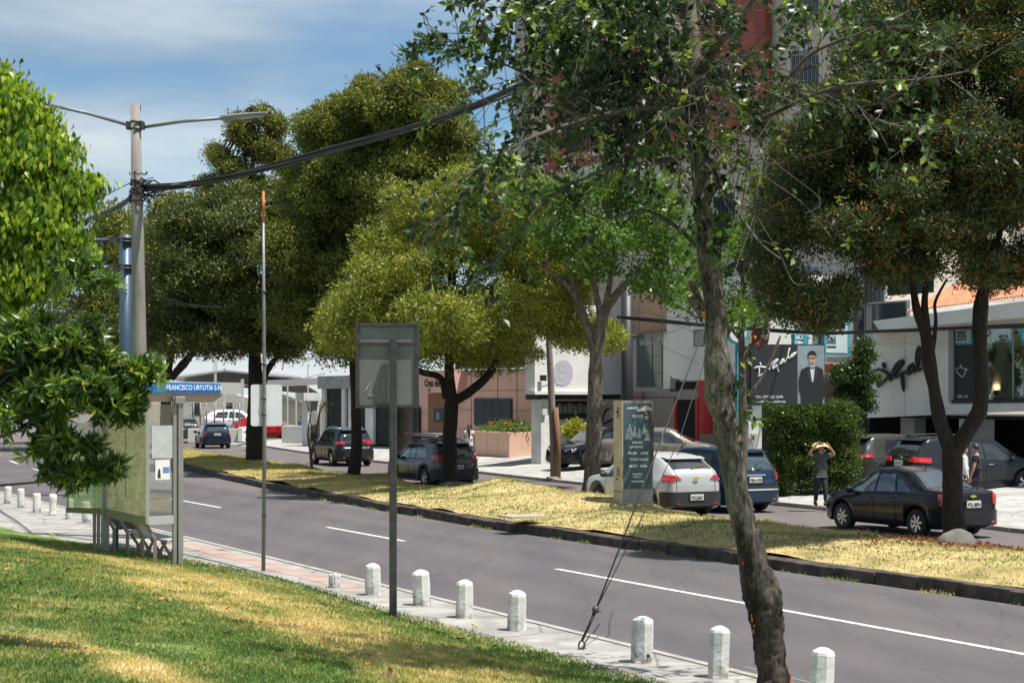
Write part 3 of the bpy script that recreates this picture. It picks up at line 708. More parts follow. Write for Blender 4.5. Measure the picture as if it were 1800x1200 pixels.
    rp([(-1.0, zb - .004), (1.0, zb - .004), (1.0, zb + .012), (-1.0, zb + .012)], 'bumper_seam', m_under, off=.03)
    # number plate
    pz = plate_z * H; px_ = xrear(pz) - .03 if pz > zb else -hx - .055
    pl = MB().box((px_, 0, pz), (.012, .40, .15)).build('number_plate', m_plate, root, bevel=.004)
    if plate:
        M = Matrix.Translation((px_ - .008, .175, pz - .05)) @ Matrix(((0, 0, -1), (-1, 0, 0), (0, 1, 0))).to_4x4()
        text(plate, .12, M, 'lettering', m_ink, pl, .003, .003, .35)
    MB().box((px_ + .02, 0, pz), (.03, .50, .21)).build('plate_recess', m_under, root)
    if chrome_bar: rp([(-.33, pz + .11), (.33, pz + .11), (.33, pz + .145), (-.33, pz + .145)], 'chrome_strip', m_chrome, off=.03, th=.05)
    # tailgate outline
    zl = tail_z[0] * H - .03 if T is SEDAN else zb
    for s_ in (1, -1):
        mb = MB()
        mb.tube([(xrear(z) - .004, s_ * we * .80, z) for z in np.linspace(zb + .01, top(T['rear'][0] * hx) - .02, 6)], .006, 4)
        mb.build('tailgate_seam', m_under, root)
    # headlights
    for s_ in (1, -1):
        mb = MB(); xf = hx * .93; z = .44 * H
        P = [Vector((xf - .18, s_ * hwid(xf - .18) * 1.004, z + .10)), Vector((xf + .02, s_ * hwid(xf) * .93, z + .09)), Vector((hx * .985, s_ * hwid(hx) * .72, z + .02)), Vector((hx * .975, s_ * hwid(hx) * .80, z - .07)), Vector((xf, s_ * hwid(xf) * 1.002, z - .04))]
        mb.prism(P, [q - Vector((.15, s_ * .05, 0)) for q in P]).build('headlight', m_white_l, root)
    MB().box((hx - .01, 0, .36 * H), (.04, W * .5, .16)).build('grille', m_under, root, bevel=.01)
    if T is not SEDAN:
        x = T['rear'][1] * hx; Wt = sec(x)[8][0]
        P = [Vector((x - .16, -Wt * .92, top(x) - .022)), Vector((x - .16, Wt * .92, top(x) - .022)), Vector((x + .10, Wt * .97, top(x + .1) - .012)), Vector((x + .10, -Wt * .97, top(x + .1) - .012))]
        MB().prism([q + Vector((0, 0, .028)) for q in P], P).build('spoiler', pm, root, bevel=.01)
        zw = T['top'][3][1] * H + .03; xw = xrear(zw) - .03
        MB().tube([(xw - .01, .05, zw), (xw + .02, -.30, zw + .07)], .010, 5).tube([(xw - .01, .05, zw), (xw + .02, .05, zw + .02)], .02, 6).build('wiper', m_plastic, root)
    if rails:
        for s_ in (1, -1):
            pts = []
            for a in np.linspace(-.68, .16, 9): x = a * hx; pts.append((x, s_ * sec(x)[9][0] * .98, top(x) + (.045 if -.66 < a < .14 else .0)))
            MB().tube(pts, .017, 6).build('roof_rail', m_chrome if rails == 2 else m_plastic, root)
    ax = T['rear'][1] * hx + .25; MB().tube([(ax, 0, top(ax)), (ax - .16, 0, top(ax) + .13)], [.012, .005], 5).build('antenna', m_plastic, root)
    root.location = pos; root.rotation_euler = (0, 0, rz)
    root['_h'] = 0
    del root['_h']
    return root, rp, dict(hx=hx, we=we, H=H, top=top, xrear=xrear, ys=ys, belt=belt)
def heading(t): 
    a = RP(t - 1, 0); b = RP(t + 1, 0); return math.atan2((b - a).y, (b - a).x)
def on_road(t, s): return RP(t, s, .004), heading(t)
def badge(root, y, z, sz, m, k, x=None):
    x = (x if x is not None else k['xrear'](z)) - .03; mb = MB(); mb.lathe([(.001, x - .004), (sz, x), (sz, x + .03)], (0, 0, 0), 'X', 14)
    mb.v = [(a, b * 1.5 + y, c * .75 + z) for a, b, c in mb.v]
    return mb.build('emblem', m, root)
def tow_cross(root, y, z, m, k):
    x = k['xrear'](z) - .035
    MB().box((x, y, z), (.02, .17, .035)).box((x - .002, y, z), (.022, .065, .062)).build('emblem', m, root, bevel=.004)
p_black = paint('paint_black', (.008, .009, .014)); p_navy = paint('paint_navy', (.012, .02, .04)); p_blue = paint('paint_blue', (.014, .032, .060), .2, .2)
p_grey = paint('paint_grey', (.085, .088, .085), .28, .6); p_silver = paint('paint_silver', (.50, .51, .51), .3, .25); p_dkgrey = paint('paint_dark_grey', (.09, .10, .105), .28, .5)
p_taupe = paint('paint_taupe', (.20, .18, .155), .3, .3); p_slate = paint('paint_slate', (.022, .026, .032), .25, .3); p_redc = paint('paint_red', (.30, .012, .015)); m_gold = mat('gold', (.75, .5, .12), .3, metal=.8)
# the nearest sedan, driving away behind the dark flowering tree
P_, h_ = on_road(30.0, 26.1)
c, rp, k = make_car('parked_car', SEDAN, 4.2, 1.68, 1.50, p_black, 'black sedan with a gold cross emblem behind the dark flowering tree', P_, h_, wr=.31, gl=m_cglass2, rimstyle=7, plate='PDL-8894', plate_z=.50, tail=[(.56, .76), (.86, .72), (.90, .97), (.60, .99)], bump_dark=.40)
c.name = 'sedan'; tow_cross(c, 0, .92, m_gold, k)
# interior glimpse: steering wheel side seat cover
# white hatch
P_, h_ = on_road(38.2, 24.45)
c, rp, k = make_car('compact_suv', COUPE, 4.25, 1.78, 1.62, p_silver, 'silver white compact SUV with black lower bumper right of the poster totem', P_, h_, wr=.33, clad=True, plate='PDQ-8667', plate_z=.32, tail=[(.44, .98), (1.0, .90), (1.05, 1.10), (.56, 1.07)], bump_dark=.40)
tow_cross(c, 0, 1.0, m_gold, k)
P_, h_ = on_road(38.9, 26.75)
c, rp, k = make_car('suv', SUV, 4.4, 1.80, 1.72, p_blue, 'blue SUV with tall red tail lights behind the leaning trunk', P_, h_, wr=.345, gl=m_cglass2, plate='PBA-4190', plate_z=.51, tail=[(.66, .88), (.90, .88), (.90, 1.26), (.72, 1.26)], bump_dark=.42, chrome_bar=True)
rp([(-.8, .60), (.8, .60), (.8, .64), (-.8, .64)], 'bumper_strip', m_chrome, off=.055)
badge(c, 0, 1.14, .05, m_chrome, k)
# grey SUV with load on its roof
P_, h_ = on_road(53.4, 25.2)
c, rp, k = make_car('loaded_suv', SUV, 4.25, 1.75, 1.60, p_grey, 'grey SUV with boards strapped on its roof between the median trunks', P_, h_, wr=.34, rails=1, plate='PCX-2176', plate_z=.44, tail=[(.50, .94), (1.05, .90), (1.08, 1.10), (.56, 1.12)], bump_dark=.40, clad=True)
ld = empty('roof_load', (0, 0, 0), 0, 'folded awning poles and boards strapped on the grey SUV roof', 'roof load'); ld.location = P_ + Vector((0, 0, 1.68)); ld.rotation_euler = (0, 0, h_)
m_alu = mat('aluminium', (.6, .6, .6), .4, metal=.6); m_wood = mat('wood', (.30, .19, .11), .8, var=.3, stretch=(1, 8, 8))
for y in (-.35, .35): MB().tube([(-1.3, y, .03), (.9, y * .9, .05)], .03, 8).build('pole', m_alu, ld)
MB().box((-.35, 0, .10), (1.5, .72, .05)).build('board', mat('grey_board', (.35, .34, .35), .6), ld, bevel=.01)
MB().tube([(.2, -.55, .08), (1.0, .60, .10)], .045, 8).build('wooden_pole', m_wood, ld)
MB().box((-.6, 0, .0), (.05, 1.2, .04)).box((.4, 0, .0), (.05, 1.2, .04)).build('rack_bar', m_plastic, ld)
# far SUV with bicycle rack
P_, h_ = on_road(71.3, 28.35)
c, rp, k = make_car('dark_suv', SUV, 4.35, 1.80, 1.68, p_slate, 'dark blue grey SUV with a bicycle carrier in front of the gated grey building', P_, h_, wr=.34, rails=2, plate='PDM-4521', plate_z=.40, tail=[(.50, .98), (.98, .96), (1.0, 1.08), (.56, 1.08)], bump_dark=.42)
MB().tube([(-2.25, 0, .45), (-2.42, 0, .45), (-2.42, 0, 1.15)], .025, 6).tube([(-2.42, -.22, .9), (-2.42, .22, .9)], .02, 6).build('carrier_bar', m_plastic, c)
MB().box((-2.44, -.1, 1.12), (.02, .85, .10)).build('warning_board', mat('warning_red', (.6, .03, .04), .5), c)
# small dark hatch far left
P_, h_ = on_road(98, 27.7)
c, rp, k = make_car('hatchback', SUV, 3.9, 1.70, 1.50, p_navy, 'small dark blue hatchback beyond the bus shelter post', P_, h_, wr=.30, gl=m_cglass2, plate='PQA-0914', plate_z=.55, tail=[(.66, .76), (.84, .76), (.84, 1.0), (.68, 1.0)])
# parked cars in front of the showroom, noses to the wall
hn = math.atan2(NN.y, NN.x)
def park(px, py, z, hd, L): q = G(px, py, z); q = q + Vector((math.cos(hd), math.sin(hd), 0)) * (L / 2); q.z = z; return q
hd = hn + R(4)
c, rp, k = make_car('grey_suv', SUV, 4.5, 1.85, 1.69, p_grey, 'metallic grey SUV parked beside the hedge, nose to the showroom', park(1487, 858, .2, hd, 4.5), hd, wr=.35, clad=True, plate='PFK-1687', plate_z=.56, tail=[(.22, 1.0), (1.05, .98), (1.05, 1.09), (.50, 1.08)], bump_dark=.44)
badge(c, 0, 1.16, .05, m_chrome, k)
hd = hn - R(6)
c, rp, k = make_car('black_suv', SUV, 4.65, 1.84, 1.73, p_slate, 'long black SUV with silver window trim parked right of the grey one', park(1580, 872, .2, hd, 4.65), hd, wr=.36, rimstyle=6, plate='PCW-7712', plate_z=.56, tail=[(.40, 1.02), (1.20, .98), (1.22, 1.12), (.55, 1.16)], chrome_bar=True, rails=1, details=('chrome',))
badge(c, 0, 1.14, .05, m_chrome, k)
# forecourt beside the mural building
hd = math.pi + R(34)
q = AT(1040, 812, 68); 
c, rp, k = make_car('black_crossover', COUPE, 4.7, 1.88, 1.66, p_black, 'black crossover facing the street under the meter wall', Vector((q.x + .5, 68, .22)), hd, wr=.37)
q = AT(1160, 812, 64.5)
c, rp, k = make_car('taupe_sedan', SEDAN, 4.5, 1.76, 1.48, p_taupe, 'taupe sedan parked sideways behind the poster totem', Vector((q.x, 64.5, .42)), R(-12), wr=.32)
# car park cars
q = AT(465, 766, 118)
c, rp, k = make_car('pickup', COUPE, 4.4, 1.80, 1.55, p_redc, 'red car in the car park entrance behind the white sign board', Vector((q.x, 118, .1)), R(20), wr=.33)
q = AT(405, 750, 122)
m_wcar = paint('paint_white', (.7, .7, .7))
c, rp, k = make_car('car_park_car', COUPE, 4.4, 1.8, 1.6, m_wcar, 'white car parked behind the fence of the covered car park', Vector((q.x, 124, .5)), R(8), wr=.33)
q = AT(318, 760, 112)
c, rp, k = make_car('pale_car', COUPE, 4.3, 1.75, 1.55, p_grey, 'pale grey car seen through the bus shelter glass', Vector((q.x, 113, .1)), heading(100), wr=.32)
# ================================================================== street furniture
# ---- bollards
m_boll = mat('bollard_paint', (.50, .49, .46), .85, col2=(.68, .67, .64), vscale=7, bump=.5, bscale=18)
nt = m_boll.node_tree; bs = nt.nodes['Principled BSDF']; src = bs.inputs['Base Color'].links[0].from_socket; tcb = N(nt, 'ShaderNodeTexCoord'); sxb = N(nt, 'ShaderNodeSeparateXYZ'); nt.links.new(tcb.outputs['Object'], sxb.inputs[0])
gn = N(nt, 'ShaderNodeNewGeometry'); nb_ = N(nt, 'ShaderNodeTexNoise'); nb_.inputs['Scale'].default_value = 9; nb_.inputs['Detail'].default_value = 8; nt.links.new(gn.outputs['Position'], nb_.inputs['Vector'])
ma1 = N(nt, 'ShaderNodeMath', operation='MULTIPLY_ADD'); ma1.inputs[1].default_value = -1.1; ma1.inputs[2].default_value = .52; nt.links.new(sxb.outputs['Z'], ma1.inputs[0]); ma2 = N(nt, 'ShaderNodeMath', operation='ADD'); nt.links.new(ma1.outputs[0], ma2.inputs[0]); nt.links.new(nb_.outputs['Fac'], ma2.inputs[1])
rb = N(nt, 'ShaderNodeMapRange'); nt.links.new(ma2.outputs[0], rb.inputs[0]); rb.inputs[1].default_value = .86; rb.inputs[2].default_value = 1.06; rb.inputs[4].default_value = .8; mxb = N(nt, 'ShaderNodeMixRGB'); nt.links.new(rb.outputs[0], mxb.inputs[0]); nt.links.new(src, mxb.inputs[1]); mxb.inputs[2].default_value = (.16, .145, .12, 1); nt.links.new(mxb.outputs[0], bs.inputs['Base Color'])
def bollard_mesh(kind, h=.56, r=.125, seed=0):
    mb = MB(); rq = random.Random(seed)
    if kind == 'prism':      # eight sided, low pyramid top
        n = 8; prof = [(r * 1.06, 0), (r * 1.0, .04), (r * .99, h * .5), (r * .97, h - .075), (r * .90, h - .045), (r * .45, h - .012), (.002, h)]
        mb.lathe(prof, seg=n, smooth=False, close=False)
    elif kind == 'round':
        prof = [(r * 1.02, 0), (r, .05), (r * .98, h - .05), (r * .93, h - .02), (r * .7, h), (.002, h + .004)]
        mb.lathe(prof, seg=20, smooth=True, close=False)
    elif kind == 'stub':
        mb.lathe([(r * 1.0, 0), (r, .1), (r * .98, .19), (r * .85, .215), (r * .6, .2), (.002, .205)], seg=12, smooth=False, close=False)
    elif kind == 'worn':
        mb.lathe([(r * 1.15, 0), (r * 1.1, .04), (r * .9, .12), (r * .88, .3), (r * .98, h * .72), (r * 1.06, h * .85), (r * .95, h * .97), (r * .5, h + .01), (.002, h)], seg=14, smooth=True, close=False)
    v = []
    for p in mb.v:
        q = Vector(p) * 1.0; d = 1 + .05 * noise.noise(Vector((p[0] * 14, p[1] * 14, p[2] * 7 + seed * 3))) + (rq.uniform(-.10, .05) if (rq.random() < .22 or (kind == 'stub' and p[2] > .1)) else 0)
        v.append((q.x * d, q.y * d, q.z + (rq.uniform(-.03, .03) if kind == 'stub' and p[2] > .15 else 0)))
    mb.v = v; return mb
bl = [(1443, 1236, 'prism', .56, 'square shouldered white concrete bollard at the bottom right, right of the leaning trunk'), (1262, 1190, 'prism', .55, 'white concrete bollard just left of the leaning trunk base'),
      (1128, 1163, 'prism', .55, 'white eight-sided bollard with a black hole near its foot, right of the guy wire anchor'), (908, 1107, 'prism', .50, 'white concrete bollard left of the guy wire anchor'),
      (817, 1085, 'prism', .55, 'white bollard with a flaking foot, second right of the tall board post'), (742, 1063, 'prism', .50, 'white bollard first right of the tall board post'),
      (656, 1045, 'prism', .50, 'white bollard between the broken stub and the tall board post'), (588, 1032, 'stub', .22, 'broken white bollard stub with wire ends sticking out'),
      (152, 918, 'round', .50, 'white bollard partly behind the bus shelter panel rail'), (122, 912, 'round', .52, 'white bollard behind the left end of the bus shelter'), (93, 906, 'worn', .52, 'lumpy worn white bollard with a thick top'), (65, 900, 'round', .52, 'smooth white bollard left of the lumpy worn one'),
      (37, 892, 'round', .50, 'slim white bollard second from the left edge'), (13, 885, 'round', .50, 'white bollard near the left edge'), (-8, 880, 'round', .5, 'white bollard cut by the left edge of the picture')]
for i, (px, py, kd, h, lb) in enumerate(bl):
    q = G(px, py, .12); q.z = .11
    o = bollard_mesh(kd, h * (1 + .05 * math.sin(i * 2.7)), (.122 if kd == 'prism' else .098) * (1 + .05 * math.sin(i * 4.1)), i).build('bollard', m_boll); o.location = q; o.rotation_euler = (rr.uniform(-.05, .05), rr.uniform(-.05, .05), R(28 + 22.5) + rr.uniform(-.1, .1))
    tag(o, lb, 'bollard', 'white concrete bollards along the kerb')
    if kd == 'stub':
        mb = MB()
        for k in range(4): a = k * 1.3; mb.tube([(.03 * math.cos(a), .03 * math.sin(a), .16), (.06 * math.cos(a), .06 * math.sin(a), .25), (.13 * math.cos(a) + .03, .1 * math.sin(a), .26 - .03 * k)], .004, 4)
        mb.build('wire_end', mat('rust', (.20, .08, .04), .8, var=.4, vscale=12), o)
    if i == 2: MB().lathe([(.001, .0), (.017, .0), (.02, .012)], (.0, 0, 0), 'X', 10).build('hole', m_under, o).location = (-.06, -.116, .10)
# ---- concrete utility pole with street lamps
m_pole = mat('pole_concrete', (.13, .122, .11), .9, col2=(.26, .245, .22), vscale=2.2, stretch=(1, 1, .25), bump=.4, bscale=22)
m_galv = mat('galvanised', (.18, .185, .19), .5, metal=.35, var=.15, vscale=8)
m_cable = mat('cable', (.013, .013, .014), .6)
m_steel = mat('dark_steel', (.06, .06, .062), .5, metal=.3)
pb = G(246, 945, .12); PY = pb.y
def Pt(px, py): return AT(px, py, PY)
pole = empty('utility_pole', pb, 0, 'tall weathered concrete utility pole carrying two lamp arms', 'utility pole')
def loc(pts, o): return [Vector(p) - Vector(o) for p in pts]
zt = AT(238, 183, PY)
MB().tube(loc([pb - Vector((0, 0, .1)), AT(246, 700, PY), AT(242, 400, PY), zt], pb), [.175, .16, .125, .10], 20, wob=.03).build('shaft', m_pole, pole)
mb = MB()
for py in (215, 227): mb.lathe([(.118, -.03), (.125, -.03), (.125, .03), (.118, .03)], tuple(AT(239, py, PY) - pb), seg=18, close=False)
mb.box(tuple(AT(225, 221, PY) - pb), (.06, .16, .16)).box(tuple(AT(251, 221, PY) - pb), (.06, .16, .16)); mb.build('bracket', m_steel, pole)
mb = MB()
for i in range(26):
    a = rr.uniform(0, 6.28); py = rr.uniform(305, 360); c0 = AT(243 + rr.uniform(-4, 4), py, PY) - pb; pts = [c0 + Vector((math.cos(b) * .15, math.sin(b) * .15, rr.uniform(-.05, .05))) for b in np.linspace(a, a + rr.uniform(2, 5), 9)]
    mb.tube(pts, rr.uniform(.008, .018), 5)
for i in range(16):
    A = AT(rr.uniform(238, 262), rr.uniform(312, 345), PY) - pb; B = AT(rr.uniform(262, 305), rr.uniform(312, 345), PY) - pb; Cc = (A + B) / 2 + Vector((0, rr.uniform(-.2, .2), rr.uniform(-.25, .12))); mb.tube([A, Cc, B], rr.uniform(.008, .02), 5)
for i in range(3):
    mb.tube([AT(262, 345, PY) - pb, AT(256 + i * 4, 375, PY) - pb, AT(268 + i * 3, 384 - i * 6, PY) - pb, AT(275, 350, PY) - pb], .008, 4)
mb.build('cable_tangle', m_cable, pole)
MB().tube(loc([AT(246, 200, PY), AT(247, 186, PY), AT(240, 182, PY), AT(236, 192, PY)], pb), .012, 6).build('service_loop', m_cable, pole)
def lamp_arm(p0, p1, p2, lbl):
    a = AT(*p0, PY); b = AT(*p1); c2 = AT(*p2)
    lp = empty('street_lamp', a, 0, lbl, 'street lamp', 'street lamps on the concrete pole')
    MB().tube(loc([a, (a + b) / 2 + Vector((0, 0, .03)), b], a), .035, 10).build('arm', m_galv, lp)
    d = (c2 - b); L_ = d.length; d.normalize(); mb = MB(); prof = [(0, .05, .05), (.06, .09, .07), (.14, .13, .07), (.35, .17, .06), (.7, .16, .045), (.95, .12, .03), (1, .06, .015)]
    rows = []; sd = d.cross(Vector((0, 0, 1))).normalized(); up = sd.cross(d)
    for f, w_, h_ in prof: rows.append([b - a + d * (L_ * f) + sd * (w_ * math.cos(q)) + up * (h_ * math.sin(q)) for q in np.linspace(0, 2 * math.pi, 13)])
    mb.grid(rows); mb.build('lamp_head', mat('lamp_grey', (.16, .165, .17), .45), lp)
    ln_ = MB().box((0, 0, 0), (L_ * .45, .2, .02)).build('lens', mat('lens', (.35, .38, .36), .15), lp); ln_.location = b - a + d * (L_ * .6) - up * .045; ln_.rotation_euler = (0, -math.asin(d.z), math.atan2(d.y, d.x))
lamp_arm((251, 224), (389, 208, PY - .3), (474, 199, PY - .9), 'grey street lamp on the arm reaching right from the concrete pole')
lamp_arm((229, 221), (76, 182, PY - .9), (-10, 160, PY - 1.2), 'grey street lamp on the arm reaching left behind the bright green tree')
# ---- cables
def cable(p, rad, name, label, n=1, spread=0.0, sag=0.0, seed=1, m=None, group=None, cat='cable'):
    rq = random.Random(seed); mb = MB(); pts = [Vector(q) for q in p]
    for j in range(n):
        o0 = Vector((0, rq.gauss(0, spread), rq.gauss(0, spread))); out_ = []
        for i in range(len(pts) - 1):
            for k in range(8 if i < len(pts) - 2 else 9):
                t = k / 8; q = pts[i].lerp(pts[i + 1], t); q = q + Vector((0, 0, -sag * 4 * t * (1 - t))); g = i + t
                q = q + o0 + Vector((0, math.sin(g * 2.1 + j) * spread * .8, math.cos(g * 1.7 + j * 2) * spread * .8)); out_.append(q)
        mb.tube(out_, rad * rq.uniform(.7, 1.3), 6)
    return tag(mb.build(name, m or m_cable), label, cat, group)
def cubic(P, n=24):
    P = [Vector(p) for p in P]; o = []
    for i in range(len(P) - 1):
        p0 = P[max(i - 1, 0)]; p1 = P[i]; p2 = P[i + 1]; p3 = P[min(i + 2, len(P) - 1)]
        for k in range(n): t = k / n; o.append(.5 * ((2 * p1) + (p2 - p0) * t + (2 * p0 - 5 * p1 + 4 * p2 - p3) * t * t + (3 * p1 - p0 - 3 * p2 + p3) * t ** 3))
    o.append(P[-1]); return o
main = cubic([AT(252, 330, PY), AT(340, 322, PY - 1.4), AT(460, 297, PY - 3.3), AT(600, 260, PY - 6), AT(720, 226, PY - 8.5), AT(820, 192, PY - 10.5), AT(960, 135, PY - 13), AT(1080, 80, PY - 15), AT(1290, -60, PY - 18)], 6)
def bundle(P, n, rad, spread, name, label, seed):
    rq = random.Random(seed); mb = MB()
    for j in range(n):
        a = rq.uniform(0, 6.28); r0 = spread * math.sqrt(rq.random()); ph = rq.uniform(0, 6)
        mb.tube([p + Vector((0, math.cos(a + i * .13) * r0, math.sin(a + i * .13) * r0 + .02 * math.sin(i * .25 + ph))) for i, p in enumerate(P)], rad * rq.uniform(.6, 1.3), 5)
    return tag(mb.build(name, m_cable), label, 'cable')
bundle(main, 15, .014, .062, 'cable_bundle', 'thick black bundle of cables rising right from the concrete pole', 3)
bundle(cubic([AT(236, 340, PY), AT(210, 362, PY + 2), AT(165, 382, PY + 6), AT(60, 420, PY + 18), AT(-80, 470, PY + 40)], 6), 9, .016, .05, 'cable_bundle', 'black bundle of cables dropping left from the concrete pole', 5)
cable([AT(236, 318, PY), AT(160, 356, PY + 7), AT(60, 396, PY + 20)], .010, 'cable', 'single thin cable left of the concrete pole above the bundle')
cable([AT(190, 512, PY + 14), AT(330, 540, PY + 24), AT(420, 546, PY + 35)], .012, 'cable', 'pair of thin cables crossing the dark trees behind the pole', n=2, spread=.08)
YB = 44.0
bundle(cubic([AT(1085, 558, 62), AT(1180, 566, 58), AT(1260, 573, 54), AT(1340, 579, 51), AT(1450, 585, 48), AT(1560, 581, 45.5), AT(1700, 574, 43), AT(1830, 568, 41)], 6), 6, .022, .045, 'cable_bundle', 'black bundle of cables sagging across the shop fronts at right', 8)
for i, (a, b) in enumerate([((1110, 545), (1250, 560)), ((1110, 570), (1230, 640)), ((1130, 540), (1240, 590)), ((1108, 600), (1250, 556))]):
    cable([AT(*a, 66), AT((a[0] + b[0]) / 2, (a[1] + b[1]) / 2 + 6, 64), AT(*b, 62)], .007, 'cable', ['thin slack cable high beside the dark steel column', 'thin cable slanting down to the white upper storey', 'thin cable over the gallery window top', 'thin cable rising from the gallery canopy'][i])
# ---- guy wires
an = G(1018, 1141, .12); wk = AT(1047, 1072, an.y + .05)
gw = empty('guy_wire', an, 0, 'two black guy wires tied together above a ground anchor by the kerb', 'guy wire')
far1 = AT(1232, 600, an.y + 2.2); far2 = AT(1262, 560, an.y + 2.6)
hi1 = wk + (far1 - wk) * 2.2; 
w1 = AT(1140, 830, an.y + 1.2); w1e = AT(1232, 595, an.y + 2.4); w2 = AT(1165, 835, an.y + 1.3); w2e = AT(1262, 560, an.y + 2.7)
MB().tube(loc([wk, w1, w1e, w1e + (w1e - w1) * .12], an), .010, 6).build('wire', m_cable, gw)
MB().tube(loc([wk, w2, AT(1195, 770, an.y + 1.7), w2e, w2e + (w2e - w2) * .75], an), .006, 6).build('wire', m_cable, gw)
MB().tube(loc([an + Vector((.03, 0, .10)), AT(1035, 1100, an.y), wk], an), [.016, .018, .022], 8, wob=.3, wsc=20).build('grip', m_cable, gw)
MB().lathe([(.03, -.04), (.055, 0), (.03, .04)], tuple(AT(1047, 1071, an.y + .05) - an), 'X', 10).tube(loc([wk, AT(1056, 1074, an.y)], an), .01, 5).build('clamp', m_steel, gw)
mb = MB(); mb.tube([Vector((.03 + .035 * math.cos(a), 0, .05 + .055 * math.sin(a))) for a in np.linspace(0, 6.3, 14)], .011, 6); mb.build('anchor_eye', mat('rusty_iron', (.06, .035, .025), .8), gw)
# ---- big board sign seen from behind
m_board = mat('board_back', (.17, .18, .176), .55, var=.10, vscale=3, metal=.2)
m_frame = mat('frame_grey', (.045, .045, .045), .55, var=.3, vscale=9)
bq = G(693, 1086, .12); YS = bq.y
sg = empty('board_sign', bq, 0, 'large framed board sign on a square post, seen from behind', 'sign')
def LB(px, py, dy=0): return AT(px, py, YS + dy) - bq
k = YS / FPX
MB().box(tuple(LB(691, 840, .07)), (.10 * 1.0, .06, (1090 - 596) * k)).build('post', m_frame, sg, bevel=.006)
MB().box(tuple(LB(681, 642, .16)), (104 * k, .012, 142 * k)).build('panel', m_board, sg)
mb = MB()
for x in (628.5, 733): mb.box(tuple(LB(x, 642.5, .155)), (7 * k, .05, 150 * k))
for y in (571, 714): mb.box(tuple(LB(681, y, .15)), (98 * k, .05, 6 * k))
mb.box(tuple(LB(681, 603, .14)), (98 * k, .04, 4 * k)); mb.build('frame', m_frame, sg, bevel=.004)
mb = MB(); rows = []
for s_ in ([(640, 690), (652, 670), (648, 696), (660, 694)], [(662, 672), (664, 690), (669, 675)], [(672, 690), (676, 672)]): mb.tube([LB(x, y, .150) for x, y in s_], .004, 4)
mb.build('scribble', mat('chalk', (.5, .5, .5), .9), sg)
# ---- small sign on tall thin pole
bq = G(463, 1003, .12); YS = bq.y; k = YS / FPX
sg = empty('pole_sign', bq, 0, 'blank pale sign board seen from behind on a tall thin galvanised pole', 'sign')
MB().tube(loc([bq, AT(465, 760, YS), AT(464, 560, YS), AT(463, 392, YS)], bq), [.034, .033, .028, .022], 12).build('pole', m_galv, sg)
MB().tube(loc([AT(463, 392, YS), AT(463, 336, YS)], bq), .022, 12).build('rusty_tip', mat('rust_orange', (.40, .14, .05), .85, var=.4, vscale=5), sg)
mb = MB(); W_, H_, r_ = 26 * k, 36.5 * k, .04; pr = []
for cx, cy, a0 in ((W_ - r_, H_ - r_, 0), (-W_ + r_, H_ - r_, 90), (-W_ + r_, -H_ + r_, 180), (W_ - r_, -H_ + r_, 270)):
    for a in range(0, 91, 30): pr.append((cx + r_ * math.cos(R(a0 + a)), cy + r_ * math.sin(R(a0 + a))))
c0 = AT(468.5, 712, YS + .06) - bq; RZ = Matrix.Rotation(R(24), 3, 'Z')
mb.prism([c0 + RZ @ Vector((x * 1.09, 0, y)) for x, y in pr], [c0 + RZ @ Vector((x * 1.09, .006, y)) for x, y in pr]).build('plate', mat('pale_aluminium', (.60, .63, .64), .5, metal=.15, var=.05, vscale=3), sg)
for y in (512, 640, 700, 728, 905): MB().lathe([(.035, -.02), (.041, -.02), (.041, .02), (.035, .02)], tuple(AT(464, y, YS) - bq), seg=12, close=False).build('clamp', m_steel, sg)
# ---- white sign behind the glossy tree and blue gantry
q = AT(205, 642, 33); sg = empty('road_sign', Vector((q.x, 33, .1)), 0, 'cropped corner white sign plate peeping over the glossy leaved tree', 'sign')
k = 33 / FPX; mb = MB(); P2 = [(-26, -24), (22, -24), (22, 18), (16, 24), (-26, 24)]; zc = AT(205, 642, 33).z - .1
mb.prism([Vector((x * k, 0, zc + y * k)) for x, y in P2], [Vector((x * k, .01, zc + y * k)) for x, y in P2]).build('plate', mat('sign_white', (.55, .56, .57), .5), sg)
MB().tube([(.0, .04, 0), (0, .04, zc + .2)], .03, 8).build('post', m_galv, sg)
m_blue = mat('gantry_blue', (.04, .075, .11), .45, var=.12, vscale=4, metal=.2)
q = AT(221, 695, 52); gq = Vector((q.x, 52, 0)); gt = empty('gantry', gq, 0, 'thick blue steel gantry column with twin arms behind the concrete pole', 'gantry')
zt_ = AT(221, 413, 52).z
MB().tube([(0, 0, 0), (0, 0, zt_)], .185, 24).build('column', m_blue, gt)
for py in (422, 469):
    mb = MB(); z_ = AT(0, py, 52).z
    for dz in (-.05, .05): mb.lathe([(.18, -.02), (.25, -.02), (.25, .02), (.18, .02)], (0, 0, z_ + dz), seg=24, close=False)
    mb.box((-.34, 0, z_), (.30, .24, .16)).build('flange', m_steel, gt)
for py in (422, 469): MB().tube([(-.4, 0, AT(0, py, 52).z), (-5.2, 0, AT(0, py, 52).z)], .06, 10).build('arm', m_blue, gt)
mb = MB(); za, zb_ = AT(0, 422, 52).z, AT(0, 469, 52).z
for i in range(6): mb.tube([(-.5 - i * .8, 0, zb_), (-.9 - i * .8, 0, za)], .03, 6); mb.tube([(-.9 - i * .8, 0, za), (-1.3 - i * .8, 0, zb_)], .03, 6)
mb.build('lattice', m_blue, gt)
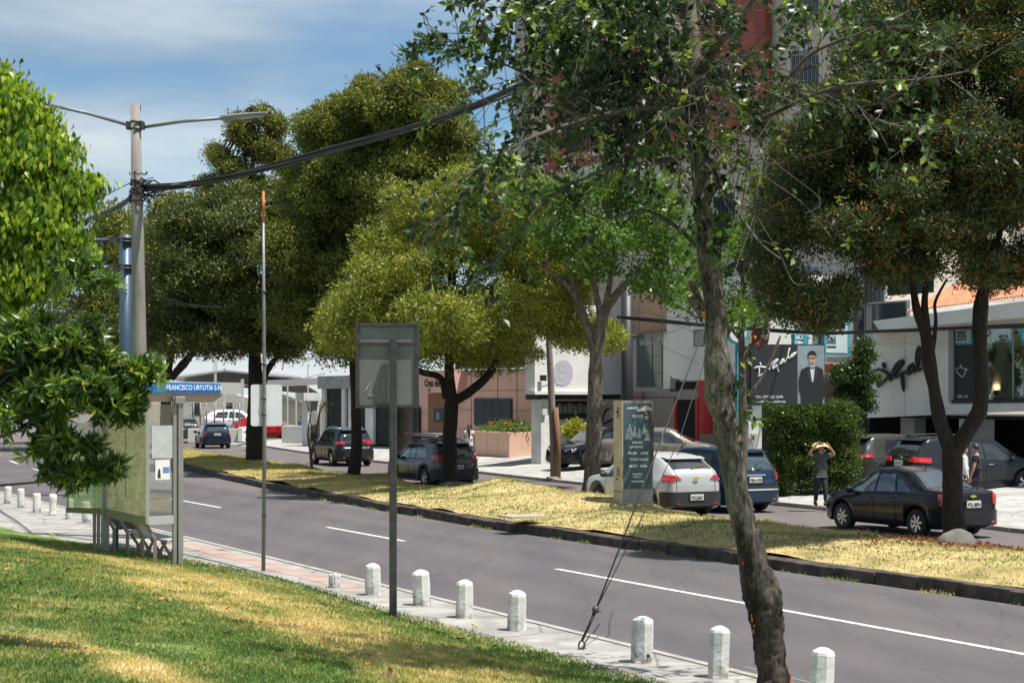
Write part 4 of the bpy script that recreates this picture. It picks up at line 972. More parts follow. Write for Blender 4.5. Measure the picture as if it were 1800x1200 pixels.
# ---- bus shelter
def streaky(name):
    m = glass(name + '_base', (.95, .93, .78), .06, .1); nt = m.node_tree; L = nt.links.new; mx = [n for n in nt.nodes if n.type == 'MIX_SHADER'][0]; o = [n for n in nt.nodes if n.type == 'OUTPUT_MATERIAL'][0]
    g = N(nt, 'ShaderNodeNewGeometry'); mp = N(nt, 'ShaderNodeMapping'); mp.inputs['Scale'].default_value = (1.2, 1.2, 7); L(g.outputs['Position'], mp.inputs[0]); no = N(nt, 'ShaderNodeTexNoise'); no.inputs['Scale'].default_value = 2.2; no.inputs['Detail'].default_value = 7; no.inputs['Roughness'].default_value = .65; L(mp.outputs[0], no.inputs['Vector'])
    r = N(nt, 'ShaderNodeValToRGB'); L(no.outputs['Fac'], r.inputs[0]); e = r.color_ramp.elements; e[0].position = .32; e[0].color = (.55, .48, .24, 1); e[1].position = .55; e[1].color = (.82, .79, .58, 1)
    d = N(nt, 'ShaderNodeBsdfDiffuse'); L(r.outputs[0], d.inputs['Color']); tl = N(nt, 'ShaderNodeBsdfTranslucent'); L(r.outputs[0], tl.inputs['Color']); a = N(nt, 'ShaderNodeMixShader'); a.inputs[0].default_value = .5; L(d.outputs[0], a.inputs[1]); L(tl.outputs[0], a.inputs[2])
    z = N(nt, 'ShaderNodeMixShader'); z.inputs[0].default_value = .55; L(mx.outputs[0], z.inputs[1]); L(a.outputs[0], z.inputs[2]); L(z.outputs[0], o.inputs[0]); return m
m_ss = mat('shelter_steel', (.30, .29, .275), .45, metal=.35, var=.08, vscale=5)
m_ssl = mat('shelter_pale', (.42, .42, .42), .5, metal=.2)
m_beige = mat('shelter_soffit', (.48, .40, .31), .7)
m_sblue = mat('sign_blue', (.01, .14, .42), .45); m_wt = mat('letter_white', (.75, .76, .77), .5)
m_sg = glass('shelter_glass', (.88, .91, .89), .10); m_refl = streaky('shelter_mirrored_lawn')  # m_refl: straw streaks painted into the panes as the lawn's reflection
Cc = Vector((-6.15, 28.8, 0)); P2_ = Vector((-7.41, 31.1, 0)); P1_ = Vector((-5.74, 29.2, 0)); P3_ = Vector((-8.23, 31.6, 0))
sh = empty('bus_shelter', P1_ + Vector((0, 0, .11)), 0, 'stainless steel and glass bus shelter with a blue name board', 'bus shelter')
O = P1_ + Vector((0, 0, .11))
def SL(v): return Vector(v) - O
zr = AT(312, 912, 29.2).z
mb = MB(); mb.box(tuple(SL((P1_.x + .06, P1_.y, 1.60))), (.085, .13, 2.96), rz=R(25)); mb.box(tuple(SL((P1_.x - .03, P1_.y - .03, 1.60))), (.06, .09, 2.96), rz=R(25)); mb.build('post', m_ss, sh, bevel=.006)
MB().box(tuple(SL((P1_.x + .05, P1_.y - .01, AT(0, 703, 29.2).z))), (.17, .17, .13), rz=R(25)).build('post_cap', m_ss, sh, bevel=.01)
MB().box(tuple(SL((P2_.x, P2_.y, 1.6))), (.12, .12, 3.0), rz=R(25)).build('post', m_ss, sh, bevel=.006)
mb = MB()
for dx in (-.28, -.20, -.12): mb.box(tuple(SL((P2_.x + dx, P2_.y + .25 - dx * .3, 1.6))), (.05, .06, 3.0))
mb.build('mullion', m_ss, sh)
MB().box(tuple(SL((Cc.x, Cc.y, zr + 1.0))), (.05, .05, 2.1)).build('mullion', m_ssl, sh)
mid = (Cc + P2_) / 2 + Vector((.02, .02, 0))
MB().box(tuple(SL((mid.x, mid.y, zr + 1.0))), (.018, .018, 2.0)).build('mullion', m_steel, sh)
zg = 2.95
def pane(a, b, z0, z1, m, name='pane'):
    a = Vector(a); b = Vector(b); u = (b - a).normalized(); n = Vector((u.y, -u.x, 0)) * .004
    A = [a + Vector((0, 0, z0)), b + Vector((0, 0, z0)), b + Vector((0, 0, z1)), a + Vector((0, 0, z1))]
    return MB().prism([SL(q + n) for q in A], [SL(q - n) for q in A]).build(name, m, sh)
pane(P2_ + (Cc - P2_) * .04, P2_ + (Cc - P2_) * .49, zr + .06, zg, m_refl); pane(P2_ + (Cc - P2_) * .51, P2_ + (Cc - P2_) * .98, zr + .06, zg, m_refl)
pane(Cc + (P1_ - Cc) * .05, Cc + (P1_ - Cc) * .9, zr + .06, zg, m_sg); pane(P3_, P2_, zr + .06, 2.6, m_sg)
m_railg = mat('rail_green', (.16, .17, .06), .6)
MB().bar(SL(Vector((P2_.x, P2_.y, zr - .02))), SL(Vector((Cc.x, Cc.y, zr - .02))), .07, .13).build('rail', m_railg, sh)
MB().bar(SL(Vector((Cc.x, Cc.y, zr))), SL(Vector((P1_.x, P1_.y, zr))), .07, .14).build('rail', m_ssl, sh)
MB().bar(SL(Vector((P3_.x, P3_.y, zr))), SL(Vector((P2_.x, P2_.y, zr - .0))), .07, .10).build('rail', m_railg, sh)
MB().box(tuple(SL((P3_.x, P3_.y, zr + .9))), (.03, .03, 1.8)).build('mullion', m_ss, sh)
# roof and name board
fa = AT(288, 669, 29.0); fb = AT(424, 672.5, 30.3); zb0, zb1 = AT(300, 689, 29).z, AT(424, 693, 30.3).z
dn = Vector((0, 0, 1)); u_ = (fb - fa); u_.z = 0; u_.normalize(); nb = Vector((u_.y, -u_.x, 0)); lf = fa - u_ * 1.1
A = [lf, fb, Vector((fb.x, fb.y, zb1)), Vector((lf.x, lf.y, zb0))]
MB().prism([SL(q) for q in A], [SL(q - nb * .08) for q in A]).build('fascia', m_ssl, sh)
bl_ = D * 4.2
top_ = [lf, fb, fb + bl_, lf + bl_]; MB().prism([SL(q + Vector((0, 0, .0)) - nb * .081) for q in top_], [SL(q - Vector((0, 0, .05)) - nb * .081) for q in top_]).build('roof', m_ssl, sh)
s0 = Vector((fb.x, fb.y, zb1 + .01)) - u_ * .32; s1 = Vector((lf.x, lf.y, zb0 + .01)); s2 = s0 - u_ * .25 + Vector((0, 0, -.15)); s3 = s1 + Vector((0, 0, -.15))
MB().prism([SL(q - nb * .085) for q in (s1, s0, s2, s3)], [SL(q - nb * .085 + bl_) for q in (s1, s0, s2, s3)]).build('soffit_beam', m_beige, sh)
b0_ = fb - u_ * .47; A = [Vector((lf.x, lf.y, fa.z - .015)), Vector((b0_.x, b0_.y, fb.z - .02)), Vector((b0_.x, b0_.y, zb1 + .02)), Vector((lf.x, lf.y, zb0 + .0))]
nbd = MB().prism([SL(q + nb * .006) for q in A], [SL(q) for q in A]).build('name_board', m_sblue, sh)
M_ = Matrix((u_, Vector((0, 0, 1)), nb)).transposed().to_4x4(); M_.translation = SL(AT(291.5, 685, 29.0) + nb * .012) + u_ * 0
text('FRANCISCO URRUTIA S-N', .125, M_, 'lettering', m_wt, nbd, .004, .001, (b0_ - fa).length * .96)
# notices on the end pane
def notice(c, w_, h_, m, name, dy=-.012):
    u = (P1_ - Cc).normalized(); n = Vector((u.y, -u.x, 0)); c = SL(c) + n * .012
    A = [c + u * (sx * w_ / 2) + Vector((0, 0, sz * h_ / 2)) for sx, sz in ((-1, 1), (1, 1), (1, -1), (-1, -1))]
    return MB().prism([q + n * .002 for q in A], A).build(name, m, sh), c, u, n
kk = 29.0 / FPX; cm = (Cc + P1_) / 2
L_ = (P1_ - Cc).length
notice(Vector((cm.x, cm.y, AT(0, 776, 29).z)), L_ * .74, 57 * kk, mat('paper_grey', (.42, .44, .44), .7, var=.08, vscale=6), 'blank_notice')
nt_, c_, u2, n2 = notice(Vector((cm.x, cm.y, AT(0, 825, 29).z)), L_ * .50, 35 * kk, mat('paper', (.72, .70, .70), .6), 'printed_notice')
mb = MB(); 
for i in range(3): mb.box(tuple(c_ + u2 * L_ * .12 + n2 * .004 + Vector((0, 0, .03 - i * .035))), (L_ * .22, .004, .02), rz=math.atan2(u2.y, u2.x))
mb.build('blue_line', m_sblue, nt_)
mb = MB(); P_ = [(-.03, -.14), (.03, -.14), (.025, -.06), (.018, .0), (0, .025), (-.018, .0), (-.03, -.08)]
mb.prism([c_ - u2 * L_ * .12 + n2 * .006 + u2 * x + Vector((0, 0, y)) for x, y in P_], [c_ - u2 * L_ * .12 + u2 * x + Vector((0, 0, y)) for x, y in P_]).build('figure', m_ink, nt_)
# bench
be = empty('bench', Vector((-6.5, 31.0, .11)), R(118), 'curved steel bench on forked legs inside the bus shelter', 'bench')
MB().prism([Vector((x, .18 + .04 * math.cos(x * 2), .47)) for x in np.linspace(-1.3, 1.3, 8)] + [Vector((x, -.18, .47)) for x in np.linspace(1.3, -1.3, 8)], [Vector((x, .18 + .04 * math.cos(x * 2), .43)) for x in np.linspace(-1.3, 1.3, 8)] + [Vector((x, -.18, .43)) for x in np.linspace(1.3, -1.3, 8)]).build('seat', m_ssl, be, bevel=.01)
m_leg = mat('bench_leg', (.27, .21, .18), .5, metal=.3)
for x in (-1.0, -.35, .35, 1.0):
    for sy in (-1, 1):
        mb = MB(); mb.bar((x, sy * .02, 0), (x, sy * .02, .22), .03, .05).bar((x, sy * .02, .21), (x, sy * .16, .43), .03, .05); mb.build('leg', m_leg, be)
MB().prism([Vector((1.4, -.1, .50)), Vector((1.9, .05, .80)), Vector((1.9, .40, .80)), Vector((1.4, .3, .50))], [Vector((1.4, -.1, .47)), Vector((1.9, .05, .77)), Vector((1.9, .40, .77)), Vector((1.4, .3, .47))]).build('back_panel', m_steel, be)
# rail legs that hold the glass
mb = None
for f in (0.02, .35, .7, .98):
    q = P2_.lerp(Cc, f); MB().bar(SL((q.x, q.y, zr - .08)), SL((q.x + .12, q.y + .1, zr - .32)), .05, .05).bar(SL((q.x + .12, q.y + .1, zr - .30)), SL((q.x + .12, q.y + .1, .12)), .05, .05).build('bracket_leg', m_leg, sh)
# ---- poster totem on the median
tq = G(1098, 893, .35); YT = tq.y; k = YT / FPX
tt = empty('poster_totem', Vector((AT(1115, 800, YT).x, YT, .25)), 0, 'grey steel advertising totem with a torn teal concert poster', 'advertising totem')
O2 = Vector((AT(1115, 800, YT).x, YT, .25)); fc = Face((AT(1094, 0, YT).x, YT), (AT(1148, 0, YT).x, YT + .12)); sd = Face((AT(1078, 0, YT).x, YT + .45), (AT(1094, 0, YT).x, YT))
def TL(mb): mb.v = [tuple(Vector(v) - O2) for v in mb.v]; return mb
m_tot = mat('totem_steel', (.28, .29, .30), .4, metal=.4, var=.15, vscale=4, stretch=(6, 6, .5)); m_totb = mat('totem_beige', (.44, .38, .26), .6, var=.1, vscale=3)
mb = MB(); fc.rect(mb, 1094, 704, 1148, 897, .50); TL(mb).build('cabinet', m_tot, tt, bevel=.008)
mb = MB(); sd.rect(mb, 1078.5, 704, 1094, 893, .02, .012); TL(mb).build('side_panel', m_totb, tt)
mb = MB()
for y in list(range(716, 736, 4)) + list(range(822, 838, 4)): sd.rect(mb, 1084, y, 1089, y + 2, .004, .016)
sd.rect(mb, 1079, 862, 1093.5, 863, .004, .016); sd.rect(mb, 1083, 722, 1086, 725, .01, .016); sd.rect(mb, 1083, 840, 1086, 843, .01, .016); TL(mb).build('vent_slot', m_under, tt)
m_teal = mat('poster_teal', (.035, .085, .10), .6, col2=(.07, .13, .15), vscale=2)
mb = MB(); fc.rect(mb, 1096, 709, 1146, 859, .006, .010); ps = TL(mb).build('poster', m_teal, tt)
mb = MB(); rq = random.Random(5)
def blob(px, py, w_, h_): fc.rect(mb, px - w_ / 2, py - h_ / 2, px + w_ / 2, py + h_ / 2, .002, .0125, level=False)
M_ = fc.M(1103, 718.5, .013); M_.translation -= O2; text('PLAZA DE TO', .062, M_, 'lettering', m_wt, ps, .002, .004, 20 * k)
for t_, px, py, sz, wd in (('ROCK', 1112, 734, .11, 20), ('SAB', 1134, 727, .05, 6), ('22', 1133, 736, .10, 7), ('MILES', 1111, 779, .07, 19), ('LATINO', 1107, 787, .07, 24), ('ENCORE', 1104, 798, .08, 16), ('CINE', 1126, 798, .08, 13), ('TECNO', 1106, 809, .08, 16), ('DUO', 1124, 809, .08, 16), ('NORTE', 1106, 821, .09, 15), ('MANA', 1125, 821, .09, 13), ('BOLETERIA', 1112, 834, .045, 18), ('TODOS', 1113, 839, .04, 14), ('TICKETSHOW', 1110, 847, .05, 22)):
    M_ = fc.M(px, py, .013); M_.translation -= O2; text(t_, sz, M_, 'lettering', m_wt, ps, .002, .003, wd * k)
for i, (x, w_, y0) in enumerate(((1108, 7, 744), (1116, 6, 748), (1124, 6, 750), (1132, 7, 743), (1105, 8, 752), (1138, 7, 754))):
    fc.poly(mb, [(x - w_ / 2 * .6, y0 + 9), (x - w_ / 3 * .7, y0 + 3), (x, y0), (x + w_ / 3 * .7, y0 + 3), (x + w_ / 2 * .6, y0 + 9), (x + w_ * .8, y0 + 20), (x - w_ * .8, y0 + 20)], .002, .0125)
TL(mb).build('performer_figure', mat('poster_pale', (.30, .38, .40), .6, var=.4, vscale=9), ps)
mb = MB(); fc.poly(mb, [(1118, 722), (1136, 712), (1146, 718), (1146, 722), (1140, 720), (1137, 722), (1122, 723)], .02, .05); TL(mb).build('torn_paper', mat('torn_paper', (.5, .48, .45), .8), ps)
mb = MB(); fc.poly(mb, [(1137, 722), (1146, 719), (1150, 742), (1149, 815), (1144, 830), (1146, 760), (1143, 735)], .02, .035); TL(mb).build('torn_edge', mat('torn_brown', (.09, .075, .06), .8), ps)
# ---- wooden service pole with a stump tied to it
wq = G(974, 841, .1); wp = empty('wooden_pole', wq, 0, 'weathered wooden pole with a sawn stump against it in front of the mural wall', 'utility pole'); YW = wq.y
m_wp = mat('pole_wood', (.17, .14, .115), .9, col2=(.27, .23, .19), vscale=3, stretch=(5, 5, .4), bump=.5)
MB().tube(loc([wq, AT(973, 780, YW), AT(967, 640, YW), AT(962, 540, YW), AT(957, 470, YW)], wq), [.15, .13, .115, .10, .09], 12, wob=.06).build('shaft', m_wp, wp)
MB().tube(loc([wq + Vector((.12, -.1, 0)), AT(981, 780, YW - .2), AT(977, 716, YW - .2)], wq), [.12, .10, .10], 10, wob=.15).build('stump', mat('stump_wood', (.20, .10, .06), .9, var=.3, vscale=3, stretch=(5, 5, .4)), wp)
MB().lathe([(.30, 0), (.27, .07), (.1, .1), (.001, .1)], seg=10).build('concrete_collar', m_conc, wp)
MB().bar(AT(951, 680, YW) - wq, AT(975, 672, YW) - wq, .03, .03).build('crossbar', m_steel, wp)
# ---- light grey box meter post by the hedge
# rock at the foot of the flowering tree
mb = MB(); mb.lathe([(.001, .40), (.12, .39), (.25, .33), (.36, .20), (.40, .05), (.38, -.12)], seg=20); mb.v = [tuple(Vector((x, y * .8, z)) * (1 + .18 * noise.noise(Vector((x * 3, y * 3, z * 3 + 2))))) for x, y, z in mb.v]
o = mb.build('boulder', mat('stone', (.10, .095, .085), .9, col2=(.16, .15, .13), vscale=4, bump=.6)); o.location = G(1682, 964, .25) ; o.location.z = .2; tag(o, 'rounded grey boulder against the trunk of the dark flowering tree', 'boulder')
mb = MB(); mb.lathe([(.001, .20), (.3, .18), (.55, .10), (.7, -.1)], seg=18); mb.v = [tuple(Vector((x, y, z)) * (1 + .25 * noise.noise(Vector((x * 2, y * 2, z * 3 + 5))))) for x, y, z in mb.v]
o = mb.build('concrete_lump', MATS['stone']); o.location = G(805, 856, .3); o.location.z = .28; tag(o, 'broken concrete lump around the foot of the round crowned tree', 'rubble')
o = MB().box((0, 0, 0), (.9, .7, .03), rz=R(28)).build('manhole_cover', m_kerb); q = G(918, 906, .4); o.location = (q.x, q.y, .39); tag(o, 'flat pale concrete cover slab set in the median grass', 'cover slab')
# little yellow weed flowers
def weed(px, py, z, h, lb, n=2):
    q = G(px, py, z)
    if px < 1000:
        for _ in range(10): t = D.x * q.x + D.y * q.y; s = NN.x * q.x + NN.y * q.y; q = G(px, py, lawn_z(lawn_edge(t) - s))
    r = empty('wild_flower', q, 0, lb, 'flower')
    for i in range(n):
        d = Vector(((i - .5) * .04, 0, h * (1 - .08 * i))); MB().tube([(0, 0, 0), d * .5 + Vector((.006, 0, 0)), d], .003, 4).build('stem', mat('stem', (.10, .15, .04), .7), r)
        MB().lathe([(.001, .012), (.018, .008), (.022, 0), (.004, -.01)], tuple(d), seg=10).build('bloom', mat('yellow_petal', (.75, .50, .02), .6), r)
weed(834, 1128, .3, .22, 'yellow wild flower on a thin stem at the lawn edge below the bollards'); weed(90, 950, .2, .14, 'yellow wild flowers at the lawn edge left of the shelter', 3)
# ================================================================== trees
m_bark = mat('bark_dark', (.010, .008, .007), .95, col2=(.032, .025, .020), vscale=6, stretch=(3, 3, .6), bump=.9, bscale=10)
m_bark2 = mat('bark_grey', (.05, .043, .035), .95, col2=(.15, .13, .10), vscale=5, stretch=(2, 2, .8), bump=.9, bscale=9)
lf_olive = leafmat('leaf_olive', [(0, (.045, .068, .010)), (.45, (.145, .175, .022)), (.8, (.26, .265, .034)), (1, (.36, .32, .045))], .5, .22)
lf_dark = leafmat('leaf_dark', [(0, (.020, .036, .009)), (.5, (.060, .080, .015)), (.85, (.12, .13, .024)), (1, (.17, .16, .03))], .5, .18)
lf_mid = leafmat('leaf_mid', [(0, (.034, .054, .010)), (.5, (.105, .128, .018)), (.85, (.20, .20, .028)), (1, (.28, .23, .035))], .5, .20)
lf_orange = leafmat('leaf_flowering', [(0, (.012, .024, .007)), (.5, (.045, .068, .017)), (.80, (.095, .12, .027)), (.82, (.15, .055, .022)), (1, (.40, .16, .05))], .5, .18)
lf_bright = leafmat('leaf_bright', [(0, (.022, .06, .012)), (.32, (.08, .16, .018)), (.6, (.27, .37, .035)), (1, (.50, .52, .07))], .35, .4)
lf_gloss = leafmat('leaf_glossy', [(0, (.018, .042, .014)), (.45, (.05, .095, .026)), (.75, (.15, .23, .04)), (.96, (.30, .38, .05)), (1, (.5, .24, .02))], .30, .3, .6)
lf_green = leafmat('leaf_compound', [(0, (.02, .06, .014)), (.5, (.065, .13, .026)), (.85, (.15, .23, .04)), (.97, (.24, .27, .06)), (1, (.35, .14, .06))], .38, .38)
lf_fore = leafmat('leaf_fore', [(0, (.008, .020, .009)), (.40, (.022, .045, .015)), (.70, (.07, .12, .026)), (1, (.24, .32, .06))], .42, .28, .5)
def tree(name, label, base, trunk, blobs, Y, leafm, n, per, clr, ln, wd, barkm, seed, branches=(), group=None, inner=.12, limbs=10, core=True, deep=1.0, **kw):
    """trunk: [(px, py, r_px)], branches: lists of the same; lobes as picture ellipses at distance Y"""
    rq = random.Random(seed); k = Y / FPX
    root = empty(name, base, 0, label, 'tree', group); b = Vector(base)
    mb = MB(); dys = lambda e: (e[3] if len(e) > 3 else 0)
    for L_ in [trunk] + list(branches):
        limb(mb, [AT(e[0], e[1], Y + dys(e)) - b for e in L_], [e[2] * k for e in L_], 10 if L_ is trunk else 8, wob=.16, wsc=2.5)
    # inner limbs reaching into the lobes
    bl = deepen(blobs_px(blobs, Y), seed, deep); top = AT(trunk[-1][0], trunk[-1][1], Y)
    starts = [AT(L_[-1][0], L_[-1][1], Y + dys(L_[-1])) for L_ in [trunk] + list(branches)]
    for i in range(limbs):
        c, r = bl[i % len(bl)]; e = Vector(c) + Vector([rq.uniform(-.6, .6) * q for q in r]); s0 = min(starts, key=lambda q: (q - e).length); m_ = s0.lerp(e, .5) + Vector((rq.uniform(-.3, .3), rq.uniform(-.3, .3), rq.uniform(0, .5)))
        limb(mb, [s0 - b, m_ - b, e - b], [.09, .06, .015], 6, wob=.15, sub=3)
    mb.build('trunk', barkm, root)
    P, d, T = crown_pts(bl, n, per, clr, seed, inner=inner, **kw)
    leaves('crown', P - np.array(b), d, ln * np.random.RandomState(seed).uniform(.7, 1.25, len(P)), wd, T, leafm, root, fold=False, seed=seed, nrm=crown_pts.n)
    return root
TG = 'trees on the median'
def med(px, py): q = G(px, py, .3); q.z = .22; return q
# 1 round olive tree
Y = 55
tree('tree', 'round crowned olive green tree with three spreading limbs behind the grey loaded SUV', med(790, 855), [(790, 862, 16), (790, 780, 13), (794, 715, 13), (792, 690, 11), (790, 640, 8), (795, 560, 5)],
     [(790, 420, 110, 90), (700, 470, 85, 75), (880, 450, 95, 85), (640, 560, 72, 62, -1), (760, 560, 100, 65, -2), (880, 560, 95, 58, -2), (970, 520, 60, 75), (1000, 590, 50, 42), (830, 345, 75, 62), (740, 370, 65, 50), (930, 380, 55, 65), (600, 585, 45, 38), (700, 610, 90, 40), (850, 610, 110, 40, 1), (1060, 600, 40, 38, 1)],
     Y, lf_olive, 8200, 30, .125, .135, .046, m_bark, 11, branches=[[(798, 705, 9), (830, 685, 8), (862, 655, 7), (885, 610, 4)], [(785, 700, 8), (775, 665, 6), (745, 655, 6), (700, 640, 3)]], group=TG)
# 2 dark broad tree at left
Y = 72
tree('tree', 'broad dark tree with a thick straight trunk behind the blank pole sign', med(450, 806), [(450, 812, 18), (448, 740, 14), (449, 680, 13), (447, 600, 10), (445, 500, 6)],
     [(450, 540, 90, 60), (380, 520, 80, 70), (320, 500, 62, 70), (460, 430, 75, 90), (540, 480, 60, 110), (330, 400, 60, 62), (400, 400, 60, 70), (500, 370, 50, 60), (300, 580, 55, 40), (400, 600, 90, 28), (510, 600, 60, 30)],
     Y, lf_dark, 6400, 26, .17, .19, .06, m_bark, 12, group=TG, branches=[[(446, 690, 8), (470, 650, 6), (500, 610, 4)]])
# tall airy tree behind it
tree('tree', 'tall airy tree with a pointed wispy top behind the small lamp arm', Vector((-13.2, 88, .1)), [(450, 780, 9), (449, 600, 8), (444, 420, 6), (445, 260, 3), (446, 190, 1.5)],
     [(455, 208, 10, 28), (415, 225, 10, 30), (488, 225, 12, 30), (438, 250, 20, 34), (385, 275, 14, 26), (470, 270, 22, 34), (405, 300, 26, 30), (500, 290, 14, 34), (440, 320, 40, 36), (370, 330, 18, 26), (480, 350, 36, 40), (420, 380, 60, 44)], 88, lf_mid, 2200, 22, .2, .19, .06, m_bark, 13, inner=.45, limbs=26, shell=.3, cull=.4, rag=.25, lobe=.35, deep=.6)
# 3 mid tall trees
tree('tree', 'tall green tree with a slim speckled trunk left of the big board sign', med(625, 832), [(622, 836, 13), (627, 780, 10), (626, 730, 9), (622, 640, 8), (615, 500, 5)],
     [(600, 280, 75, 70), (570, 360, 80, 80), (640, 350, 70, 80), (560, 460, 80, 80), (620, 520, 80, 75), (640, 230, 55, 55), (560, 240, 42, 40), (600, 188, 16, 24), (575, 200, 14, 20), (625, 180, 12, 20), (540, 215, 12, 22), (530, 560, 60, 60), (600, 600, 75, 35)], 66, lf_mid, 6600, 28, .15, .17, .056, m_bark, 14, group=TG)
tree('tree', 'thick trunked tree directly behind the post of the big board sign', med(703, 838), [(700, 842, 22), (708, 780, 17), (712, 700, 15), (715, 600, 10), (715, 400, 6)],
     [(720, 170, 45, 42), (745, 200, 52, 60), (690, 200, 45, 50), (650, 190, 38, 32), (780, 250, 55, 60), (720, 290, 85, 65), (670, 350, 60, 70), (800, 330, 60, 70), (735, 132, 13, 22), (757, 150, 16, 22), (712, 150, 13, 20), (642, 152, 10, 20), (660, 165, 12, 20), (795, 172, 14, 26), (775, 160, 10, 20)], 64, lf_mid, 6400, 28, .15, .165, .054, m_bark, 15, group=TG)
# forked tree at left
tree('tree', 'dark tree whose two limbs fork just above the bus shelter roof', Vector((-18.5, 92, .1)), [(292, 780, 12), (292, 700, 9), (290, 675, 9), (296, 650, 7), (305, 600, 5), (310, 560, 3)],
     [(300, 590, 60, 40), (250, 540, 40, 50), (340, 590, 55, 40), (300, 470, 75, 70), (250, 440, 34, 50), (300, 380, 42, 45), (350, 480, 60, 60)], 92, lf_mid, 3200, 24, .20, .22, .075, m_bark, 16, branches=[[(300, 665, 7), (322, 640, 8), (345, 612, 5), (360, 590, 3)]])
tree('tree', 'small distant round topped tree left of the concrete pole', Vector((-26, 110, .1)), [(200, 760, 8), (200, 600, 7), (198, 450, 4)], [(200, 410, 42, 40), (180, 470, 50, 60), (225, 470, 30, 60), (190, 560, 60, 60), (120, 500, 60, 80)], 110, lf_mid, 800, 24, .42, .32, .11, m_bark2, 17)
tree('tree', 'dark low tree mass closing the street behind the gantry', Vector((-27, 98, .1)), [(110, 790, 10), (110, 640, 8), (100, 560, 5)], [(110, 610, 80, 60), (40, 600, 80, 60), (190, 620, 50, 40), (60, 690, 90, 40), (160, 680, 60, 40), (-40, 650, 70, 70)], 98, lf_dark, 1100, 24, .42, .32, .11, m_bark, 18)
# 7 airy compound leaved tree on the mound
Y = 49.5
base = G(1045, 868, .4); base.z = .35
tree('tree', 'slender grey barked tree with airy bright leaves on the median mound beside the poster totem', base, [(1036, 880, 26), (1040, 850, 15), (1044, 760, 14), (1046, 700, 14), (1048, 640, 13), (1052, 590, 12), (1058, 560, 10), (1066, 540, 9)],
     [(1080, 330, 70, 40), (1010, 350, 55, 50), (1140, 370, 60, 55), (1080, 420, 75, 50), (980, 420, 45, 48), (1180, 440, 45, 50), (1050, 470, 60, 35), (1150, 500, 55, 28), (1200, 520, 40, 30)], Y, lf_green, 900, 22, .20, .17, .07, m_bark2, 19,
     branches=[[(1046, 620, 9), (1030, 570, 8), (1012, 520, 6), (985, 490, 4), (955, 470, 3)], [(1012, 522, 5), (1000, 470, 4), (985, 400, 2)], [(1058, 560, 8), (1045, 500, 4), (1040, 440, 3)], [(1066, 540, 8), (1090, 510, 7), (1130, 470, 4), (1170, 440, 2)], [(1062, 545, 6), (1075, 480, 4), (1082, 400, 2)], [(1120, 480, 4), (1160, 520, 3), (1205, 545, 3), (1232, 560, 2)]],
     group=TG, inner=.6, limbs=24, shell=.35, cull=.3, outward=.2)
base = G(1304, 925, .3); base.z = .25
tree('tree', 'thin young tree with forked bare branches beside the dark tuxedo billboard', base, [(1304, 930, 9), (1306, 800, 8), (1305, 700, 7.5), (1304, 640, 6), (1303, 560, 5), (1306, 480, 3)],
     [(1290, 420, 55, 50), (1240, 480, 45, 45), (1330, 560, 34, 34), (1290, 540, 40, 40), (1345, 480, 28, 40), (1230, 560, 30, 22)], 40.5, lf_green, 230, 20, .17, .13, .055, m_bark2, 20,
     branches=[[(1305, 705, 5), (1330, 680, 4), (1352, 640, 3), (1372, 590, 2)], [(1304, 690, 4), (1285, 650, 3), (1275, 590, 2)], [(1304, 630, 4), (1335, 590, 3), (1370, 520, 2)], [(1303, 600, 3), (1270, 560, 3), (1235, 540, 2)], [(1304, 640, 3), (1325, 625, 2), (1345, 600, 1.5)]], group=TG, inner=.6, limbs=20, shell=.4, cull=.3)
# 9 dark flowering tree
Y = 33.5
base = G(1690, 958, .3); base.z = .2
tree('flowering_tree', 'dark crowned tree with orange blossom and a forked trunk in front of the black sedan', base, [(1678, 966, 26), (1677, 930, 21), (1675, 870, 18), (1674, 810, 18), (1674, 785, 19)],
     [(1560, 250, 110, 90), (1440, 300, 80, 85), (1680, 260, 120, 100), (1400, 400, 70, 70), (1520, 410, 100, 70), (1660, 400, 110, 70), (1790, 330, 110, 120), (1580, 130, 90, 80), (1700, 100, 110, 100), (1820, 120, 100, 120), (1380, 490, 50, 50), (1450, 520, 70, 40), (1590, 480, 80, 35), (1740, 470, 70, 45), (1860, 460, 70, 60), (1700, -30, 120, 60), (1500, 190, 60, 60), (1400, 540, 55, 40), (1450, 570, 30, 30), (1820, 0, 90, 60), (1570, 40, 80, 60), (1480, 200, 50, 60), (1510, 120, 40, 50), (1385, 340, 55, 60), (1350, 440, 36, 50), (1640, 0, 90, 60), (1760, 60, 90, 90), (1850, 220, 80, 90), (1580, 340, 80, 50), (1500, 330, 70, 60), (1640, 400, 60, 40), (1600, 200, 70, 60), (1720, 360, 70, 60)],
     Y, lf_orange, 16500, 26, .10, .11, .032, m_bark, 21,
     branches=[[(1670, 792, 14), (1652, 735, 12), (1641, 680, 11), (1633, 632, 13), (1628, 592, 10), (1613, 550, 8), (1606, 510, 6), (1600, 460, 4)], [(1680, 790, 15), (1706, 750, 15), (1724, 715, 14), (1725, 660, 13), (1722, 600, 13), (1724, 540, 13), (1735, 480, 9), (1760, 400, 5)],
               [(1632, 615, 8), (1628, 570, 7), (1626, 520, 6), (1640, 440, 4)], [(1634, 640, 5), (1642, 600, 3.5), (1645, 560, 3), (1644, 530, 3), (1665, 490, 2)]], inner=.30, limbs=16, deep=.8, lobe=1.05)
